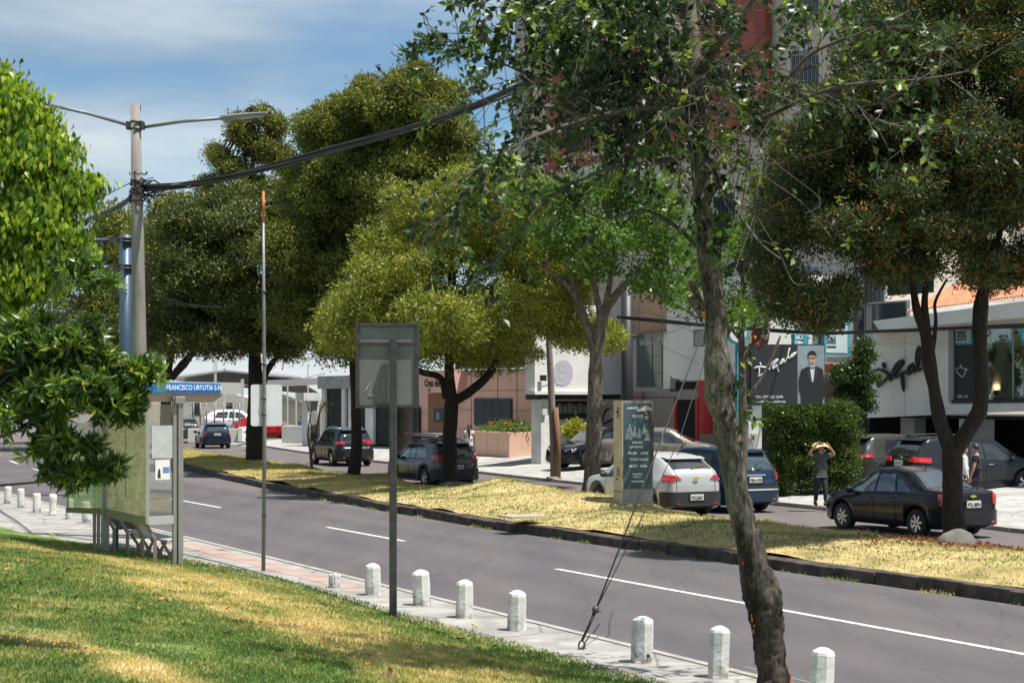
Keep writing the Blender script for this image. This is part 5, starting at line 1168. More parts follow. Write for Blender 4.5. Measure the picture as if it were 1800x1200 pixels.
# ------------------------------------------------ foreground leaning tree
Y = 17.0; kf = Y / FPX
base = Vector((AT(1365, 0, Y).x, Y, .1))
ft = empty('leaning_tree', base, 0, 'leaning knobbly grey trunk with loose large leaved twigs in the right foreground', 'tree')
prof = [(1370, 1262, 42), (1361, 1205, 33), (1355, 1160, 29), (1352, 1120, 29), (1346, 1085, 33), (1338, 1046, 33), (1328, 1007, 29), (1311, 930, 25), (1293, 855, 24), (1276, 740, 25), (1266, 700, 25), (1261, 640, 27), (1259, 600, 22.5), (1254, 520, 21), (1242, 440, 19), (1238, 390, 19), (1235, 330, 19), (1230, 250, 22), (1222, 160, 19), (1214, 60, 16), (1206, -60, 13), (1200, -200, 9)]
mb = MB(); pts = cubic([AT(a, b, Y) - base for a, b, r in prof], 12); rad = list(np.interp(np.linspace(0, len(prof) - 1, len(pts)), range(len(prof)), [r * kf * .90 for a, b, r in prof]))
seg = 54; vs = []; ref = None
knots = [(AT(1362, 1035, Y), .16, .09), (AT(1368, 1000, Y - .1), .09, .06), (AT(1318, 1130, Y - .1), .14, .06), (AT(1290, 668, Y - .12), .11, .10), (AT(1240, 700, Y - .05), .12, .08), (AT(1262, 735, Y - .2), .10, .06), (AT(1340, 935, Y), .06, .06), (AT(1360, 1100, Y - .2), .15, .05), (AT(1235, 360, Y - .1), .1, .05), (AT(1225, 310, Y - .1), .10, .05)]
for i, p in enumerate(pts):
    t = (pts[min(i + 1, len(pts) - 1)] - pts[max(i - 1, 0)]).normalized(); x = Vector((1, 0, 0)); x = (x - t * x.dot(t)).normalized(); y = t.cross(x)
    for q in range(seg):
        a = 2 * math.pi * q / seg; d = x * math.cos(a) + y * math.sin(a); P0 = p + d * rad[i]; low = max(0, 1 - (p.z) / 4.0)
        r = rad[i] * (1 + .10 * noise.noise(P0 * 2.2) + (.06 + .13 * low) * noise.noise(P0 * 6.5) + (.03 + .09 * low) * noise.noise(P0 * 17) + (.012 + .07 * low) * noise.noise(P0 * 38) - (.10 * low + .02) * max(0, .25 - abs(noise.noise(Vector((P0.x * 9, P0.y * 9, P0.z * 4.5))))) * 2)
        for kc, kr, kh in knots:
            dd = (P0 + base - kc).length
            if dd < kr * 2: r += .5 * kh * math.exp(-(dd / kr) ** 2)
        vs.append(p + d * r)
n_ = len(pts); mb.add(vs, [(i * seg + q, i * seg + (q + 1) % seg, (i + 1) * seg + (q + 1) % seg, (i + 1) * seg + q) for i in range(n_ - 1) for q in range(seg)], 0, True)
m_fb = mat('bark_fore', (.095, .085, .07), .92, bump=1.0, bscale=14); nt = m_fb.node_tree; L = nt.links.new; bs = nt.nodes['Principled BSDF']
g = N(nt, 'ShaderNodeNewGeometry'); n1 = N(nt, 'ShaderNodeTexNoise'); n1.inputs['Scale'].default_value = 2.4; n1.inputs['Detail'].default_value = 9; n1.inputs['Roughness'].default_value = .7; mpb = N(nt, 'ShaderNodeMapping'); mpb.inputs['Scale'].default_value = (1.5, 1.5, .45); L(g.outputs['Position'], mpb.inputs[0]); L(mpb.outputs[0], n1.inputs['Vector'])
n2 = N(nt, 'ShaderNodeTexNoise'); n2.inputs['Scale'].default_value = 26; n2.inputs['Detail'].default_value = 9; n2.inputs['Roughness'].default_value = .8; L(mpb.outputs[0], n2.inputs['Vector'])
av = N(nt, 'ShaderNodeMixRGB'); av.inputs[0].default_value = .5; L(n1.outputs['Fac'], av.inputs[1]); L(n2.outputs['Fac'], av.inputs[2])
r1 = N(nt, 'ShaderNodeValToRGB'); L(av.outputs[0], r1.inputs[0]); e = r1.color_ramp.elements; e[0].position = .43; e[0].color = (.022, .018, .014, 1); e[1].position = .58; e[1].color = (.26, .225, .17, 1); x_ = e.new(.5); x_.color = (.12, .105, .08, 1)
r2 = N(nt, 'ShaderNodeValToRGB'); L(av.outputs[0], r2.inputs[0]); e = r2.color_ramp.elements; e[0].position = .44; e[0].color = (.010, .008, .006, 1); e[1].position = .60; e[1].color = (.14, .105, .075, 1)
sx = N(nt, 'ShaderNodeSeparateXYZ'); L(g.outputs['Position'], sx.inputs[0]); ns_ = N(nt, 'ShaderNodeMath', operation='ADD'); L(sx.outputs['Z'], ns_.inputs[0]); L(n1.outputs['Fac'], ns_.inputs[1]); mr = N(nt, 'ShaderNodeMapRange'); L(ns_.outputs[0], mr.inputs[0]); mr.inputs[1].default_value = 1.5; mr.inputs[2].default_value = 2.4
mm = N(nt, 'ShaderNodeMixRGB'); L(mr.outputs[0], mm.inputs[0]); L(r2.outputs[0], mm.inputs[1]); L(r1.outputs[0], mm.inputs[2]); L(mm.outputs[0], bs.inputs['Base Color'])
for nd in nt.nodes:
    if nd.type == 'BUMP': nd.inputs['Distance'].default_value = .05; L(av.outputs[0], nd.inputs['Height'])
# limbs of the foreground tree, given in picture space with a depth offset
limbs = [[(1222, 180, 12, 0), (1180, 120, 9, -.3), (1120, 60, 7, -.6), (1060, 10, 5, -.8)], [(1228, 250, 9, 0), (1170, 215, 7, .4), (1080, 170, 5, .7), (980, 150, 3.5, 1.0), (880, 110, 2.5, 1.1), (800, 75, 1.6, 1.2)],
         [(1225, 210, 9, 0), (1150, 190, 6, -.6), (1050, 205, 4, -1.1), (940, 240, 2.8, -1.5), (850, 290, 2, -1.7), (800, 320, 1.2, -1.8)], [(1230, 265, 8, 0), (1160, 285, 5, -.4), (1060, 300, 3.5, -.8), (960, 350, 2.4, -1), (900, 430, 1.5, -1.1), (860, 470, 1, -1.1)],
         [(1236, 300, 10, 0), (1270, 255, 9, .2), (1310, 225, 8, .4), (1345, 195, 6, .5), (1400, 130, 4, .6), (1450, 60, 3, .7), (1500, 0, 2, .8)], [(1222, 140, 10, 0), (1260, 80, 8, -.3), (1310, 20, 6, -.5), (1360, -60, 4, -.7)], [(1310, 225, 6, .4), (1380, 190, 4, 0), (1450, 160, 3.4, -.3), (1530, 145, 3, -.5), (1620, 140, 2, -.7), (1705, 125, 1.2, -.8)],
         [(1450, 160, 3, -.3), (1530, 185, 2.4, -.5), (1600, 150, 2, -.7), (1680, 100, 1.2, -.8)], [(1215, 80, 9, 0), (1170, 20, 7, .5), (1120, -60, 5, .9)], [(1480, 165, 2.5, -.4), (1540, 210, 2, -.6), (1600, 225, 1.6, -.8), (1640, 222, 1, -.9)],
         [(1240, 450, 5, 0), (1190, 400, 4, .2), (1130, 370, 3, .3), (1060, 385, 2, .4), (1000, 350, 1.3, .5)], [(1214, 100, 8, 0), (1140, 60, 6, -.5), (1040, 40, 4.5, -.9), (940, 20, 3, -1.2), (850, -20, 2, -1.4)], [(1345, 195, 4, .5), (1420, 100, 3.5, .2), (1510, 60, 2.5, 0), (1600, 20, 1.6, -.2)], [(1228, 230, 6, 0), (1270, 330, 3.5, -.3), (1330, 420, 2, -.5), (1372, 455, 1.4, -.5)]]
rq = random.Random(77); LP = []; LD = []; LS = []; LT = []
def C3(e): return AT(e[0], e[1], Y + e[3])
tw = MB(); bmb = MB(); ends = []
def leaf_at(p, d, sz, t): LP.append(tuple(p)); LD.append(tuple(d)); LS.append(sz); LT.append(t)
def twig(p, d, L_, r, lv, depth=0, bare=.2, gloom=0.0):
    pts = [p]; n = 7; q = p.copy(); dd = d.normalized(); cur = Vector((rq.gauss(0, .25), rq.gauss(0, .25), rq.gauss(-.12, .25)))
    for i in range(n):
        dd = (dd + cur * .35 + Vector((rq.gauss(0, .10), rq.gauss(0, .10), -.05 - .05 * i / n))).normalized(); q = q + dd * (L_ / n); pts.append(q.copy())
    tw.tube([x - base for x in pts], [r * (1 - .7 * i / n) for i in range(n + 1)], 5, caps=False)
    tt = min(1, max(0, rq.gauss(.45, .25))) - gloom
    for i in range(1, n + 1):
        f = i / n
        if f < bare: continue
        for s in (0, 1):
            if rq.random() > lv: continue
            side = dd.cross(Vector((rq.gauss(0, 1), rq.gauss(0, 1), rq.gauss(0, 1)))).normalized(); leaf_at(pts[i] , (pts[i] - pts[i - 1]).normalized() * .7 + side * .8 + Vector((0, 0, -.15)), rq.uniform(.075, .13), tt + rq.uniform(-.2, .25))
    if depth > 0:
        for i in range(2, n):
            if rq.random() < .65: twig(pts[i], (pts[i] - pts[i - 1]).normalized() + Vector((rq.gauss(0, .7), rq.gauss(0, .7), rq.gauss(0, .5))), L_ * rq.uniform(.4, .75), r * .5, lv, depth - 1, .15, gloom)
    ends.append(q)
for li, Lm in enumerate(limbs):
    P3 = [C3(e) for e in Lm]; P = cubic(P3, 5); rr_ = list(np.interp(np.linspace(0, len(Lm) - 1, len(P)), range(len(Lm)), [e[2] * kf for e in Lm])); bmb = mb if li in (0, 4, 5, 8) else tw
    bmb.tube([p - base for p in P], rr_, 8 if bmb is mb else 6, wob=.15, wsc=6, caps=False)
    n_ = len(P); dens = {6: .5, 7: .5, 9: .4, 10: .25, 13: .25, 3: .4, 2: .8, 4: .6, 5: .8, 12: .45}.get(li, 1.15)
    for i in range(3, n_):
        for _ in range(3):
            if rq.random() > .42 * dens: continue
            d = (P[i] - P[i - 1]).normalized() * .6 + Vector((rq.gauss(0, .8), rq.gauss(0, .8), rq.gauss(.05 if li not in (2, 3) else -.25, .6)))
            twig(P[i], d, rq.uniform(.35, .95), .006, .8 if li not in (6, 7, 9) else .42, 1 if rq.random() < .55 else 0)
# thick upper mass near the stem, and bare looping shoots
for i in range(250):
    px = rq.gauss(1110, 100); py = rq.uniform(-60, 190) + abs(px - 1120) * .1
    p = AT(px, py, Y + rq.uniform(-1.3, 1.5)); twig(p, Vector((rq.gauss(0, .8), rq.gauss(0, .8), rq.gauss(-.2, .6))), rq.uniform(.35, .8), .006, .85, 1 if rq.random() < .4 else 0, gloom=.22)  # gloom darkens these leaves, painting the shade of the mass into their tint
for i in range(70):
    px = rq.uniform(870, 1270); py = rq.uniform(120, 300)
    p = AT(px, py, Y + rq.uniform(-1.4, 1.4)); twig(p, Vector((rq.gauss(-.2, .7), rq.gauss(0, .8), rq.gauss(-.3, .5))), rq.uniform(.3, .7), .005, .7, 0)
for i in range(20):
    px = rq.uniform(1400, 1620); py = rq.uniform(-50, 40); p = AT(px, py, Y + rq.uniform(-1, 1)); twig(p, Vector((rq.gauss(.2, .7), rq.gauss(0, .8), rq.gauss(0, .5))), rq.uniform(.3, .6), .005, .6, 0)
for i in range(95):
    a = AT(rq.gauss(1150, 130), rq.uniform(60, 260), Y + rq.uniform(-1, 1)); e = AT(rq.uniform(820, 1420), rq.uniform(150, 400), Y + rq.uniform(-1, 1)); e = a + (e - a).normalized() * rq.uniform(.5, 1.5)
    m_ = (a + e) / 2 + Vector((rq.gauss(0, .2), rq.gauss(0, .2), rq.gauss(.1, .25))); tw.tube([x - base for x in cubic([a, m_, e, e + Vector((rq.gauss(0, .2), 0, rq.gauss(-.1, .2)))], 5)], rq.uniform(.003, .008), 5, caps=False)
for pts_ in ([(1330, 380), (1372, 450), (1385, 480), (1400, 500), (1425, 497), (1432, 488)], [(1442, 345), (1441, 375), (1452, 395), (1470, 392), (1480, 372), (1478, 345)], [(1440, 330), (1442, 380), (1470, 410), (1490, 428)], [(835, 60), (760, 55), (745, 30), (755, 15)], [(800, 85), (780, 75), (770, 55), (742, 40)], [(805, 78), (775, 68), (755, 45), (748, 28)], [(700, 95), (705, 118), (720, 126)], [(690, 150), (662, 118), (662, 116)]):
    pts_ = [p for p in pts_]; P = cubic([AT(a, b, Y - .3) for a, b in pts_], 6); tw.tube([x - base for x in P], .005, 5, caps=False)
    for _ in range(3): leaf_at(P[-1], Vector((rq.gauss(0, .6), rq.gauss(0, .4), rq.gauss(-.3, .4))), .08, .9 if pts_[0][0] > 1300 else .3)
for P in (cubic([AT(850, 70, Y + .5), AT(790, 110, Y + .3), AT(740, 120, Y), AT(690, 95, Y - .2)], 6), cubic([AT(830, 180, Y), AT(780, 190, Y), AT(700, 150, Y), AT(664, 118, Y - .2)], 6)):
    tw.tube([x - base for x in P], .005, 5, caps=False)
    for i in range(6, len(P), 2): leaf_at(P[i], Vector((rq.gauss(-.3, .5), rq.gauss(0, .5), rq.gauss(-.4, .4))), rq.uniform(.06, .09), .3)
# twiggy shoots low on the trunk
for px, py, n in ((1300, 710, 5), (1285, 300, 8), (1248, 250, 8), (1210, 330, 8), (1290, 640, 2), (1255, 380, 8), (1245, 440, 5)):
    for _ in range(n): twig(AT(px, py, Y - .2), Vector((rq.gauss(0, .7), -.3, rq.gauss(0, .6))), rq.uniform(.15, .45), .004, .7)
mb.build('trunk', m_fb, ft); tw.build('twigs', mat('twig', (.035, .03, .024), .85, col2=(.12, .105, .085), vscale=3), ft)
P_ = np.array(LP) - np.array(base); leaves('leaves', P_, np.array(LD), np.array(LS), np.array(LS) * .52, np.array(LT), lf_fore, ft, fold=True, seed=8, curl=.12)
mo = mat('orange_wound', (.75, .17, .02), .6, var=.3, vscale=30)
from mathutils.bvhtree import BVHTree
tb = [c for c in ft.children if c.name.startswith('trunk')][0]; bv = BVHTree.FromPolygons([v.co for v in tb.data.vertices], [list(p.vertices) for p in tb.data.polygons])
for i, (px, py, w_, h_) in enumerate([(1240, 553, .05, .12), (1320, 1108, .035, .05), (1327, 1100, .06, .04), (1315, 1090, .03, .10), (1305, 955, .03, .02), (1306, 990, .02, .07), (1255, 715, .03, .02), (1394, 1195, .03, .15), (1251, 762, .03, .05), (1245, 740, .03, .04)]):
    o_ = Vector((0, 0, CH)); hit = bv.ray_cast(o_ - base, (AT(px, py, Y) - o_).normalized())[0]
    if hit is None: hit = bv.find_nearest(AT(px, py, Y - .1) - base)[0]
    q = hit; v = [q + Vector((rq.uniform(-.5, .5) * w_ * .9, rq.uniform(-.008, .02), rq.uniform(-.5, .5) * h_ * .9)) for _ in range(16)]
    bm = bmesh.new(); [bm.verts.new(x) for x in v]; bmesh.ops.convex_hull(bm, input=bm.verts); me = bpy.data.meshes.new('orange_fungus'); bm.to_mesh(me); bm.free(); me.materials.append(mo); o = bpy.data.objects.new('orange_fungus', me); COL.objects.link(o); o.parent = ft
# ------------------------------------------------ bright drooping tree, left
Y = 16.0; base = Vector((-6.6, 16.6, .9))
bt = empty('ficus_tree', base, 0, 'bright lime green tree with drooping pointed leaves at the upper left', 'tree')
mb = MB(); limb(mb, [Vector((0, 0, -.4)), Vector((.1, 0, 1)), Vector((.3, -.1, 2.3)), Vector((.9, -.3, 3.3))], [.22, .18, .15, .08], 12)
for dx, dz in ((1.4, 2.9), (1.2, 4.3), (.2, 4.2), (-.8, 3.8), (1.9, 3.4)): limb(mb, [Vector((.3, -.1, 2.2)), Vector((dx * .6, -.2, (2.2 + dz) / 2 + .2)), Vector((dx, -.4, dz))], [.08, .05, .012], 7)
mb.build('trunk', m_bark2, bt)
bl = blobs_px([(-20, 230, 95, 100), (70, 280, 62, 62), (-10, 380, 110, 110), (80, 400, 68, 78), (120, 340, 50, 42), (40, 200, 42, 36), (-30, 160, 60, 42), (30, 490, 68, 62), (-60, 500, 90, 90), (110, 430, 38, 40), (-20, 560, 50, 40)], Y)
P, d, T = crown_pts(bl, 2600, 9, .075, 31, sub=8, lobe=.26, inner=.35, outward=.3, upb=-.9, shell=.12, cull=.7)
d = d * .45 + np.array([0, 0, -.75]); leaves('crown', P - np.array(base), d, np.random.RandomState(1).uniform(.06, .10, len(P)), .046, T, lf_bright, bt, fold=True, seed=3, curl=.25, nrm=crown_pts.n)
# ------------------------------------------------ dark glossy tree, left
Y = 14.5; base = Vector((-6.0, 14.6, 1.0))
gt_ = empty('glossy_tree', base, 0, 'low tree with whorls of long glossy dark green leaves in front of the bus shelter', 'tree')
mb = MB(); limb(mb, [Vector((0, 0, -.5)), Vector((.1, 0, .6)), Vector((.5, -.1, 1.5))], [.13, .11, .08], 10)
bl = blobs_px([(40, 640, 90, 60), (120, 600, 60, 42), (20, 720, 90, 60), (130, 690, 80, 55), (200, 700, 48, 42), (90, 780, 42, 34), (250, 665, 32, 34), (40, 590, 70, 42), (175, 650, 42, 34), (130, 470, 36, 26), (225, 730, 30, 22), (95, 830, 26, 18), (145, 838, 40, 20), (200, 830, 22, 12), (150, 780, 30, 18), (175, 500, 30, 24), (-60, 650, 80, 120)], Y)
for i, (c, r) in enumerate(bl):
    if i % 3 or c[2] < 2.0: continue
    e = Vector(c) - base; s0 = Vector((.45, -.1, 1.5)); limb(mb, [s0, s0.lerp(e, .5) + Vector((0, 0, -.12)), e], [.020, .014, .005], 6)
mb.build('trunk', m_bark2, gt_)
rs2 = np.random.RandomState(5); C_, d0, T0 = crown_pts(bl, 1900, 1, .02, 32, sub=5, lobe=.22, inner=.35, outward=.8, upb=.35, shell=.14, cull=.72)
per = 11; P = np.repeat(C_, per, 0); ax = d0 / np.linalg.norm(d0, axis=1, keepdims=True); A = np.repeat(ax, per, 0); rnd = rs2.normal(size=P.shape); rnd -= A * (rnd * A).sum(1, keepdims=True); rnd /= np.linalg.norm(rnd, axis=1, keepdims=True)
dd = A * rs2.uniform(.1, .7, (len(P), 1)) + rnd * .9 + np.array([0, 0, -.12]); TT = np.clip(np.repeat(T0, per) * .75 + rs2.uniform(0, .25, len(P)) + (np.repeat(ax[:, 2], per) > .55) * .10, 0, .97); TT[rs2.rand(len(P)) < .004] = 1  # whorls facing up get a lighter tint, painted as sunlit tops
leaves('crown', P - np.array(base), dd, rs2.uniform(.085, .15, len(P)), .030, TT, lf_gloss, gt_, fold=True, seed=6, curl=.12)
# dry sapling on the median
b = med(548, 822); dsl = empty('sapling', b, 0, 'nearly bare reddish sapling on the median right of the pole sign', 'tree', None); Yd = b.y; mb = MB()
for L_ in ([(548, 822, 3), (545, 790, 2.4), (541, 760, 1.6), (548, 720, 1)], [(546, 800, 2), (556, 760, 1.8), (562, 725, 1.5), (572, 706, 1)], [(552, 778, 1.2), (546, 740, .8), (538, 700, .6)], [(548, 812, 1.5), (543, 770, 1.2)]): limb(mb, [AT(x, y, Yd) - b for x, y, r in L_], [r * Yd / FPX for x, y, r in L_], 6)
mb.build('trunk', mat('red_bark', (.16, .07, .04), .9, var=.3), dsl)
bl = blobs_px([(568, 712, 10, 8), (574, 722, 5, 4)], Yd); P, d, T = crown_pts(bl, 16, 7, .07, 3, inner=.6); leaves('crown', P - np.array(b), d, .10, .04, T * .3 + .7, lf_olive, dsl, fold=False, seed=2)
# ================================================================== buildings
def FS(s): a = D * 70 + NN * s; b = D * 20 + NN * s; return Face((a.x, a.y), (b.x, b.y))
def FY(px0, Y0, px1, Y1): a = AT(px0, HZ, Y0); b = AT(px1, HZ, Y1); return Face((a.x, a.y), (b.x, b.y))
class Bld:
    def __init__(s, name, label, face, cat='building'):
        s.f = face; s.root = empty(name, (0, 0, 0), 0, label, cat); s.root.location = face.p(900, 700) * 1.0; s.root.location.z = 0; s.O = s.root.location.copy()
    def fin(s, mb, name, m, parent=None, bevel=0):
        mb.v = [tuple(Vector(v) - s.O) for v in mb.v]; return mb.build(name, m, parent or s.root, bevel=bevel)
    def rect(s, name, m, x0, y0, x1, y1, th=.1, o=0.0, level=True, parent=None, bevel=0):
        mb = MB(); s.f.rect(mb, x0, y0, x1, y1, th, o, level=level); return s.fin(mb, name, m, parent, bevel)
    def poly(s, name, m, pts, th=.1, o=0.0, parent=None):
        mb = MB(); s.f.poly(mb, pts, th, o); return s.fin(mb, name, m, parent)
    def text(s, t, sz, px, py, m, o=.01, w=None, parent=None, bold=.004, depth=.01, rot=0, shear=0):
        M_ = s.f.M(px, py, o, rot); M_.translation -= s.O; return text(t, sz, M_, 'lettering', m, parent or s.root, depth, bold, w, shear=shear)
    def stroke(s, lines, r, m, o=.03, name='lettering', parent=None, n=4, flat=1):
        mb = MB()
        for L_ in lines:
            P = cubic([s.f.p(x, y, o) for x, y in L_], n); k = len(P); mb.tube([q - s.O for q in P], [r * (.55 + .6 * math.sin(math.pi * min(1, (i + .6) / k)) ) for i in range(k)], 6)
        return mb.build(name, m, parent or s.root)
m_white = mat('wall_white', (.60, .60, .58), .85, col2=(.70, .70, .68), vscale=.8, bump=.12)
m_whited = mat('wall_white_dirty', (.44, .44, .42), .9, col2=(.64, .64, .62), vscale=1.6, bump=.2, lo=.3, hi=.6)
m_beige = mat('wall_beige', (.46, .40, .33), .9, col2=(.53, .47, .39), vscale=.5)
m_pink = mat('wall_pink', (.60, .36, .29), .85, col2=(.66, .41, .33), vscale=1.2); m_peach = mat('planter_peach', (.66, .42, .30), .85, col2=(.70, .46, .34), vscale=1.2)
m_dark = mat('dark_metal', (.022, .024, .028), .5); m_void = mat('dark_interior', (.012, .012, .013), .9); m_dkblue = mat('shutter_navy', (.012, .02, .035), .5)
m_grey = mat('wall_grey', (.27, .275, .28), .85, var=.1, vscale=1.5); m_cgrey = mat('concrete_band', (.30, .30, .295), .9, col2=(.42, .42, .41), vscale=1.6, bump=.3)
m_win = mat('window_glass', (.04, .055, .065), .05, spec=.9, coat=.5); m_red = mat('red_panel', (.42, .018, .02), .5); m_teals = mat('sign_teal', (.04, .30, .38), .5)
m_joint = mat('joint', (.22, .13, .10), .9); m_wframe = mat('frame_white', (.55, .56, .57), .5)
MS_ = lambda n, c: mat(n, c, .55)
# ---- tall beige block
B = Bld('tower_block', 'tall beige apartment block with a big red food billboard behind the leaning tree', FS(44))
f = B.f
mb = MB(); A = f.p(925, 700); E = f.p(1560, 700); A.z = 0; E.z = 0; nn_ = f.n * -14
P = [A, E, E + nn_, A + nn_]; mb.prism([p + Vector((0, 0, 29)) for p in P], P); B.fin(mb, 'wall', m_beige)
B.rect('corner_pier', mat('pier_grey', (.36, .35, .34), .85), 905, -60, 924, 640, 1.2, .3)
for x0 in (978, 1105, 1240, 1386, 1500):
    for j, (y0, y1) in enumerate(((-35, 42), (92, 162), (215, 290), (345, 420), (470, 540))):
        if x0 < 1330 and j in (1, 2): continue
        w_ = 56 - (1386 - x0) * .012
        fr = B.rect('window', m_wframe, x0, y0, x0 + w_, y1, .06, .05); B.rect('pane', m_win, x0 + 3, y0 + 3, x0 + w_ - 3, y1 - 3, .02, .058, parent=fr)
        mb = MB()
        for k in range(1, 8): f.rect(mb, x0 + w_ * k / 8 - .5, y0 + 6, x0 + w_ * k / 8 + .5, y1, .03, .12)
        f.rect(mb, x0, y1 - 2, x0 + w_, y1, .03, .12); f.rect(mb, x0, (y0 + y1) / 2, x0 + w_, (y0 + y1) / 2 + 2, .03, .12); B.fin(mb, 'window_bars', m_dark, fr)
for y in (66, 190, 320, 445): B.rect('floor_band', mat('band_beige', (.40, .35, .29), .9), 925, y, 1540, y + 4, .05, .04)
bb = B.rect('billboard', mat('poster_rust', (.22, .035, .02), .6, col2=(.36, .09, .03), vscale=.5, lo=.42, hi=.58), 958, 95, 1345, 308, .25, .45)
rq = random.Random(9)
B.poly('poster_shape', mat('choc', (.07, .014, .008), .5), [(985, 190), (1010, 120), (1065, 110), (1075, 215), (1040, 262), (990, 255)], .02, .47, parent=bb)
B.poly('poster_shape', mat('cream', (.55, .47, .38), .6), [(1050, 100), (1070, 105), (1072, 200), (1090, 250), (1098, 285), (1088, 290), (1078, 268), (1035, 275), (1020, 270), (1062, 262), (1055, 200)], .02, .475, parent=bb)
for i in range(22):
    x, y = rq.uniform(965, 1330), rq.uniform(110, 290); r = rq.uniform(4, 13); B.poly('poster_dot', MATS['choc'] if i % 3 else mat('amber', (.55, .17, .04), .5), [(x + r * math.cos(a) * rq.uniform(.6, 1), y + r * math.sin(a) * .8) for a in np.linspace(0, 5.6, 8)], .01, .48, parent=bb)
B.stroke([[(1143, 240), (1150, 262), (1158, 240), (1166, 262), (1172, 240)], [(1150, 235), (1165, 232), (1180, 252)]], .09, mat('yellow_sign', (.65, .42, .03), .5), .5, 'brush_mark', bb)
t_ = B.rect('poster_tag', mat('tag_tan', (.55, .36, .25), .6), 990, 268, 1012, 330, .02, .5, parent=bb); B.text('WNO', .42, 1005, 302, mat('rust_text', (.35, .08, .04), .6), .53, parent=t_, rot=R(90))
wp_ = B.rect('sign_panel', mat('panel_white', (.6, .63, .66), .5), 968, 306, 1090, 334, .15, .35); B.rect('blue_edge', m_teals, 968, 334, 1090, 338, .15, .36, parent=wp_)
# ---- gallery
B = Bld('gallery_building', 'peach and white building with a glazed gallery bay over a black carport', FS(40.5)); f = B.f
def wall(B, m, x0, x1, ztop, zbot=0, depth=6, o=0, name='wall'):
    mb = MB(); A = B.f.p(x0, 700, o); E = B.f.p(x1, 700, o); A.z = E.z = zbot; d = B.f.n * -depth; P = [A, E, E + d, A + d]; mb.prism([p + Vector((0, 0, ztop - zbot)) for p in P], P); return B.fin(mb, name, m)
B.rect('peach_panel', mat('panel_peach', (.47, .30, .20), .8), 1108, 515, 1172, 628, .3, .1)
mb = MB()
for x in (1124, 1163): f.rect(mb, x, 520, x + .8, 628, .01, .106)
B.fin(mb, 'panel_joint', m_joint)
bay = B.rect('bay_frame', m_grey, 1112, 586, 1177, 688, .5, .75)
B.rect('side_panel', m_white, 1166, 582, 1178, 683, .5, .78, parent=bay)
B.rect('bay_pane', mat('bay_glass', (.05, .075, .075), .08, coat=.6), 1119, 588, 1166, 680, .02, .765, parent=bay)
mb = MB(); [f.rect(mb, 1119, y, 1166, y + .8, .02, .78) for y in (626, 656)]; [f.rect(mb, x, 588, x + .8, 680, .02, .78) for x in (1146, 1163)]; B.fin(mb, 'glazing_bar', m_dark, bay)
B.rect('canopy', m_joint, 1113, 582, 1170, 586, .9, 1.0, parent=bay)
B.text('GALERÍA DE ARTE', .38, 1124.5, 606, MS_('letter_grey', (.42, .45, .43)), .785, (f.p(1166, 600) - f.p(1125, 600)).length, bay, .006)
for i, y in enumerate((614, 622)): B.text(('& MARCOS', 'PINTURA')[i], .16, 1150, y, MS_('letter_grey', (.4, .42, .4)), .785, .55, bay)
# white upper storey with rounded underside corner
B.poly('upper_wall', m_white, [(1172, 500), (1340, 480), (1340, 668), (1200, 668), (1182, 664), (1175, 655), (1172, 640)], 5, 1.2)
w_ = B.rect('window', m_dark, 1219, 580, 1238, 609, .05, 1.22); B.rect('pane', m_win, 1221, 582, 1237, 607, .02, 1.235, parent=w_)
w_ = B.rect('window', m_wframe, 1308, 520, 1330, 550, .05, 1.22); B.rect('pane', m_win, 1310, 522, 1328, 548, .02, 1.235, parent=w_)
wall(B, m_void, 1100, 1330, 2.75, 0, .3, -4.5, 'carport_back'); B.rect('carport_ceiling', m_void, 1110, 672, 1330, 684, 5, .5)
for x in (1184, 1222): B.rect('red_post', m_red, x, 700, x + 3, 815, .12, 1.2)
B.rect('red_wall', m_red, 1226, 664, 1246, 762, .2, .9); B.rect('beam', m_dark, 1110, 697, 1190, 699, .1, 1.25)
mb = MB()
for i in range(26): f.rect(mb, 1186 + i * 1.5, 702, 1186.6 + i * 1.5, 812, .03, .3)
B.fin(mb, 'grille', m_dark)
# dark steel billboard column
q = G(1102, 815, .4); cb = empty('steel_column', q, 0, 'thick dark steel billboard column rising beside the gallery bay', 'column')
MB().tube([(0, 0, -.4), (0, 0, 7.2)], .24, 20).build('shaft', m_dark, cb); MB().box((.1, 0, 5.0), (1.0, .2, .1)).build('bracket', m_dark, cb)
# ---- mural building
B = Bld('mural_building', 'white two storey wall with a pale purple round mural over meter boxes', FY(938, 71.5, 1098, 77)); f = B.f
wall(B, m_white, 940, 1100, 7.0, AT(0, 693, 73).z, .5, .5, 'upper_wall'); B.rect('ledge', m_white, 940, 687, 1096, 693, .4, .62); B.rect('soffit', m_dark, 944, 693, 1096, 702, .6, .3)
B.rect('pillar', m_whited, 951, 700, 967, 817, .5, .3); wall(B, m_whited, 967, 1090, AT(0, 737, 75).z, 0, .3, -.9, 'lower_wall')
mb = MB(); f.rect(mb, 976, 704, 1036, 737, .15, -.6)
pb_ = B.fin(mb, 'meter_board', m_dark)
for i in range(6): B.rect('meter', MS_('meter_grey', (.20, .21, .21)), 981 + i * 9, 709 + (i % 2) * 3, 987.5 + i * 9, 726, .05, -.55, parent=pb_)
cpt = [(1004, 655)]; mu = B.poly('mural', mat('mural_purple', (.44, .40, .52), .8), [(989.5 + 17.5 * math.cos(a), 655.5 + 23 * math.sin(a)) for a in np.linspace(0, 6.1, 30)], .01, .512)
rq = random.Random(3)
B.poly('mural_figure', mat('mural_grey', (.30, .30, .34), .8, var=.5, vscale=7, col2=(.5, .5, .52)), [(978, 676), (975, 660), (981, 650), (979, 638), (986, 634), (991, 645), (997, 640), (995, 652), (990, 660), (993, 668), (988, 677)], .005, .518, parent=mu)
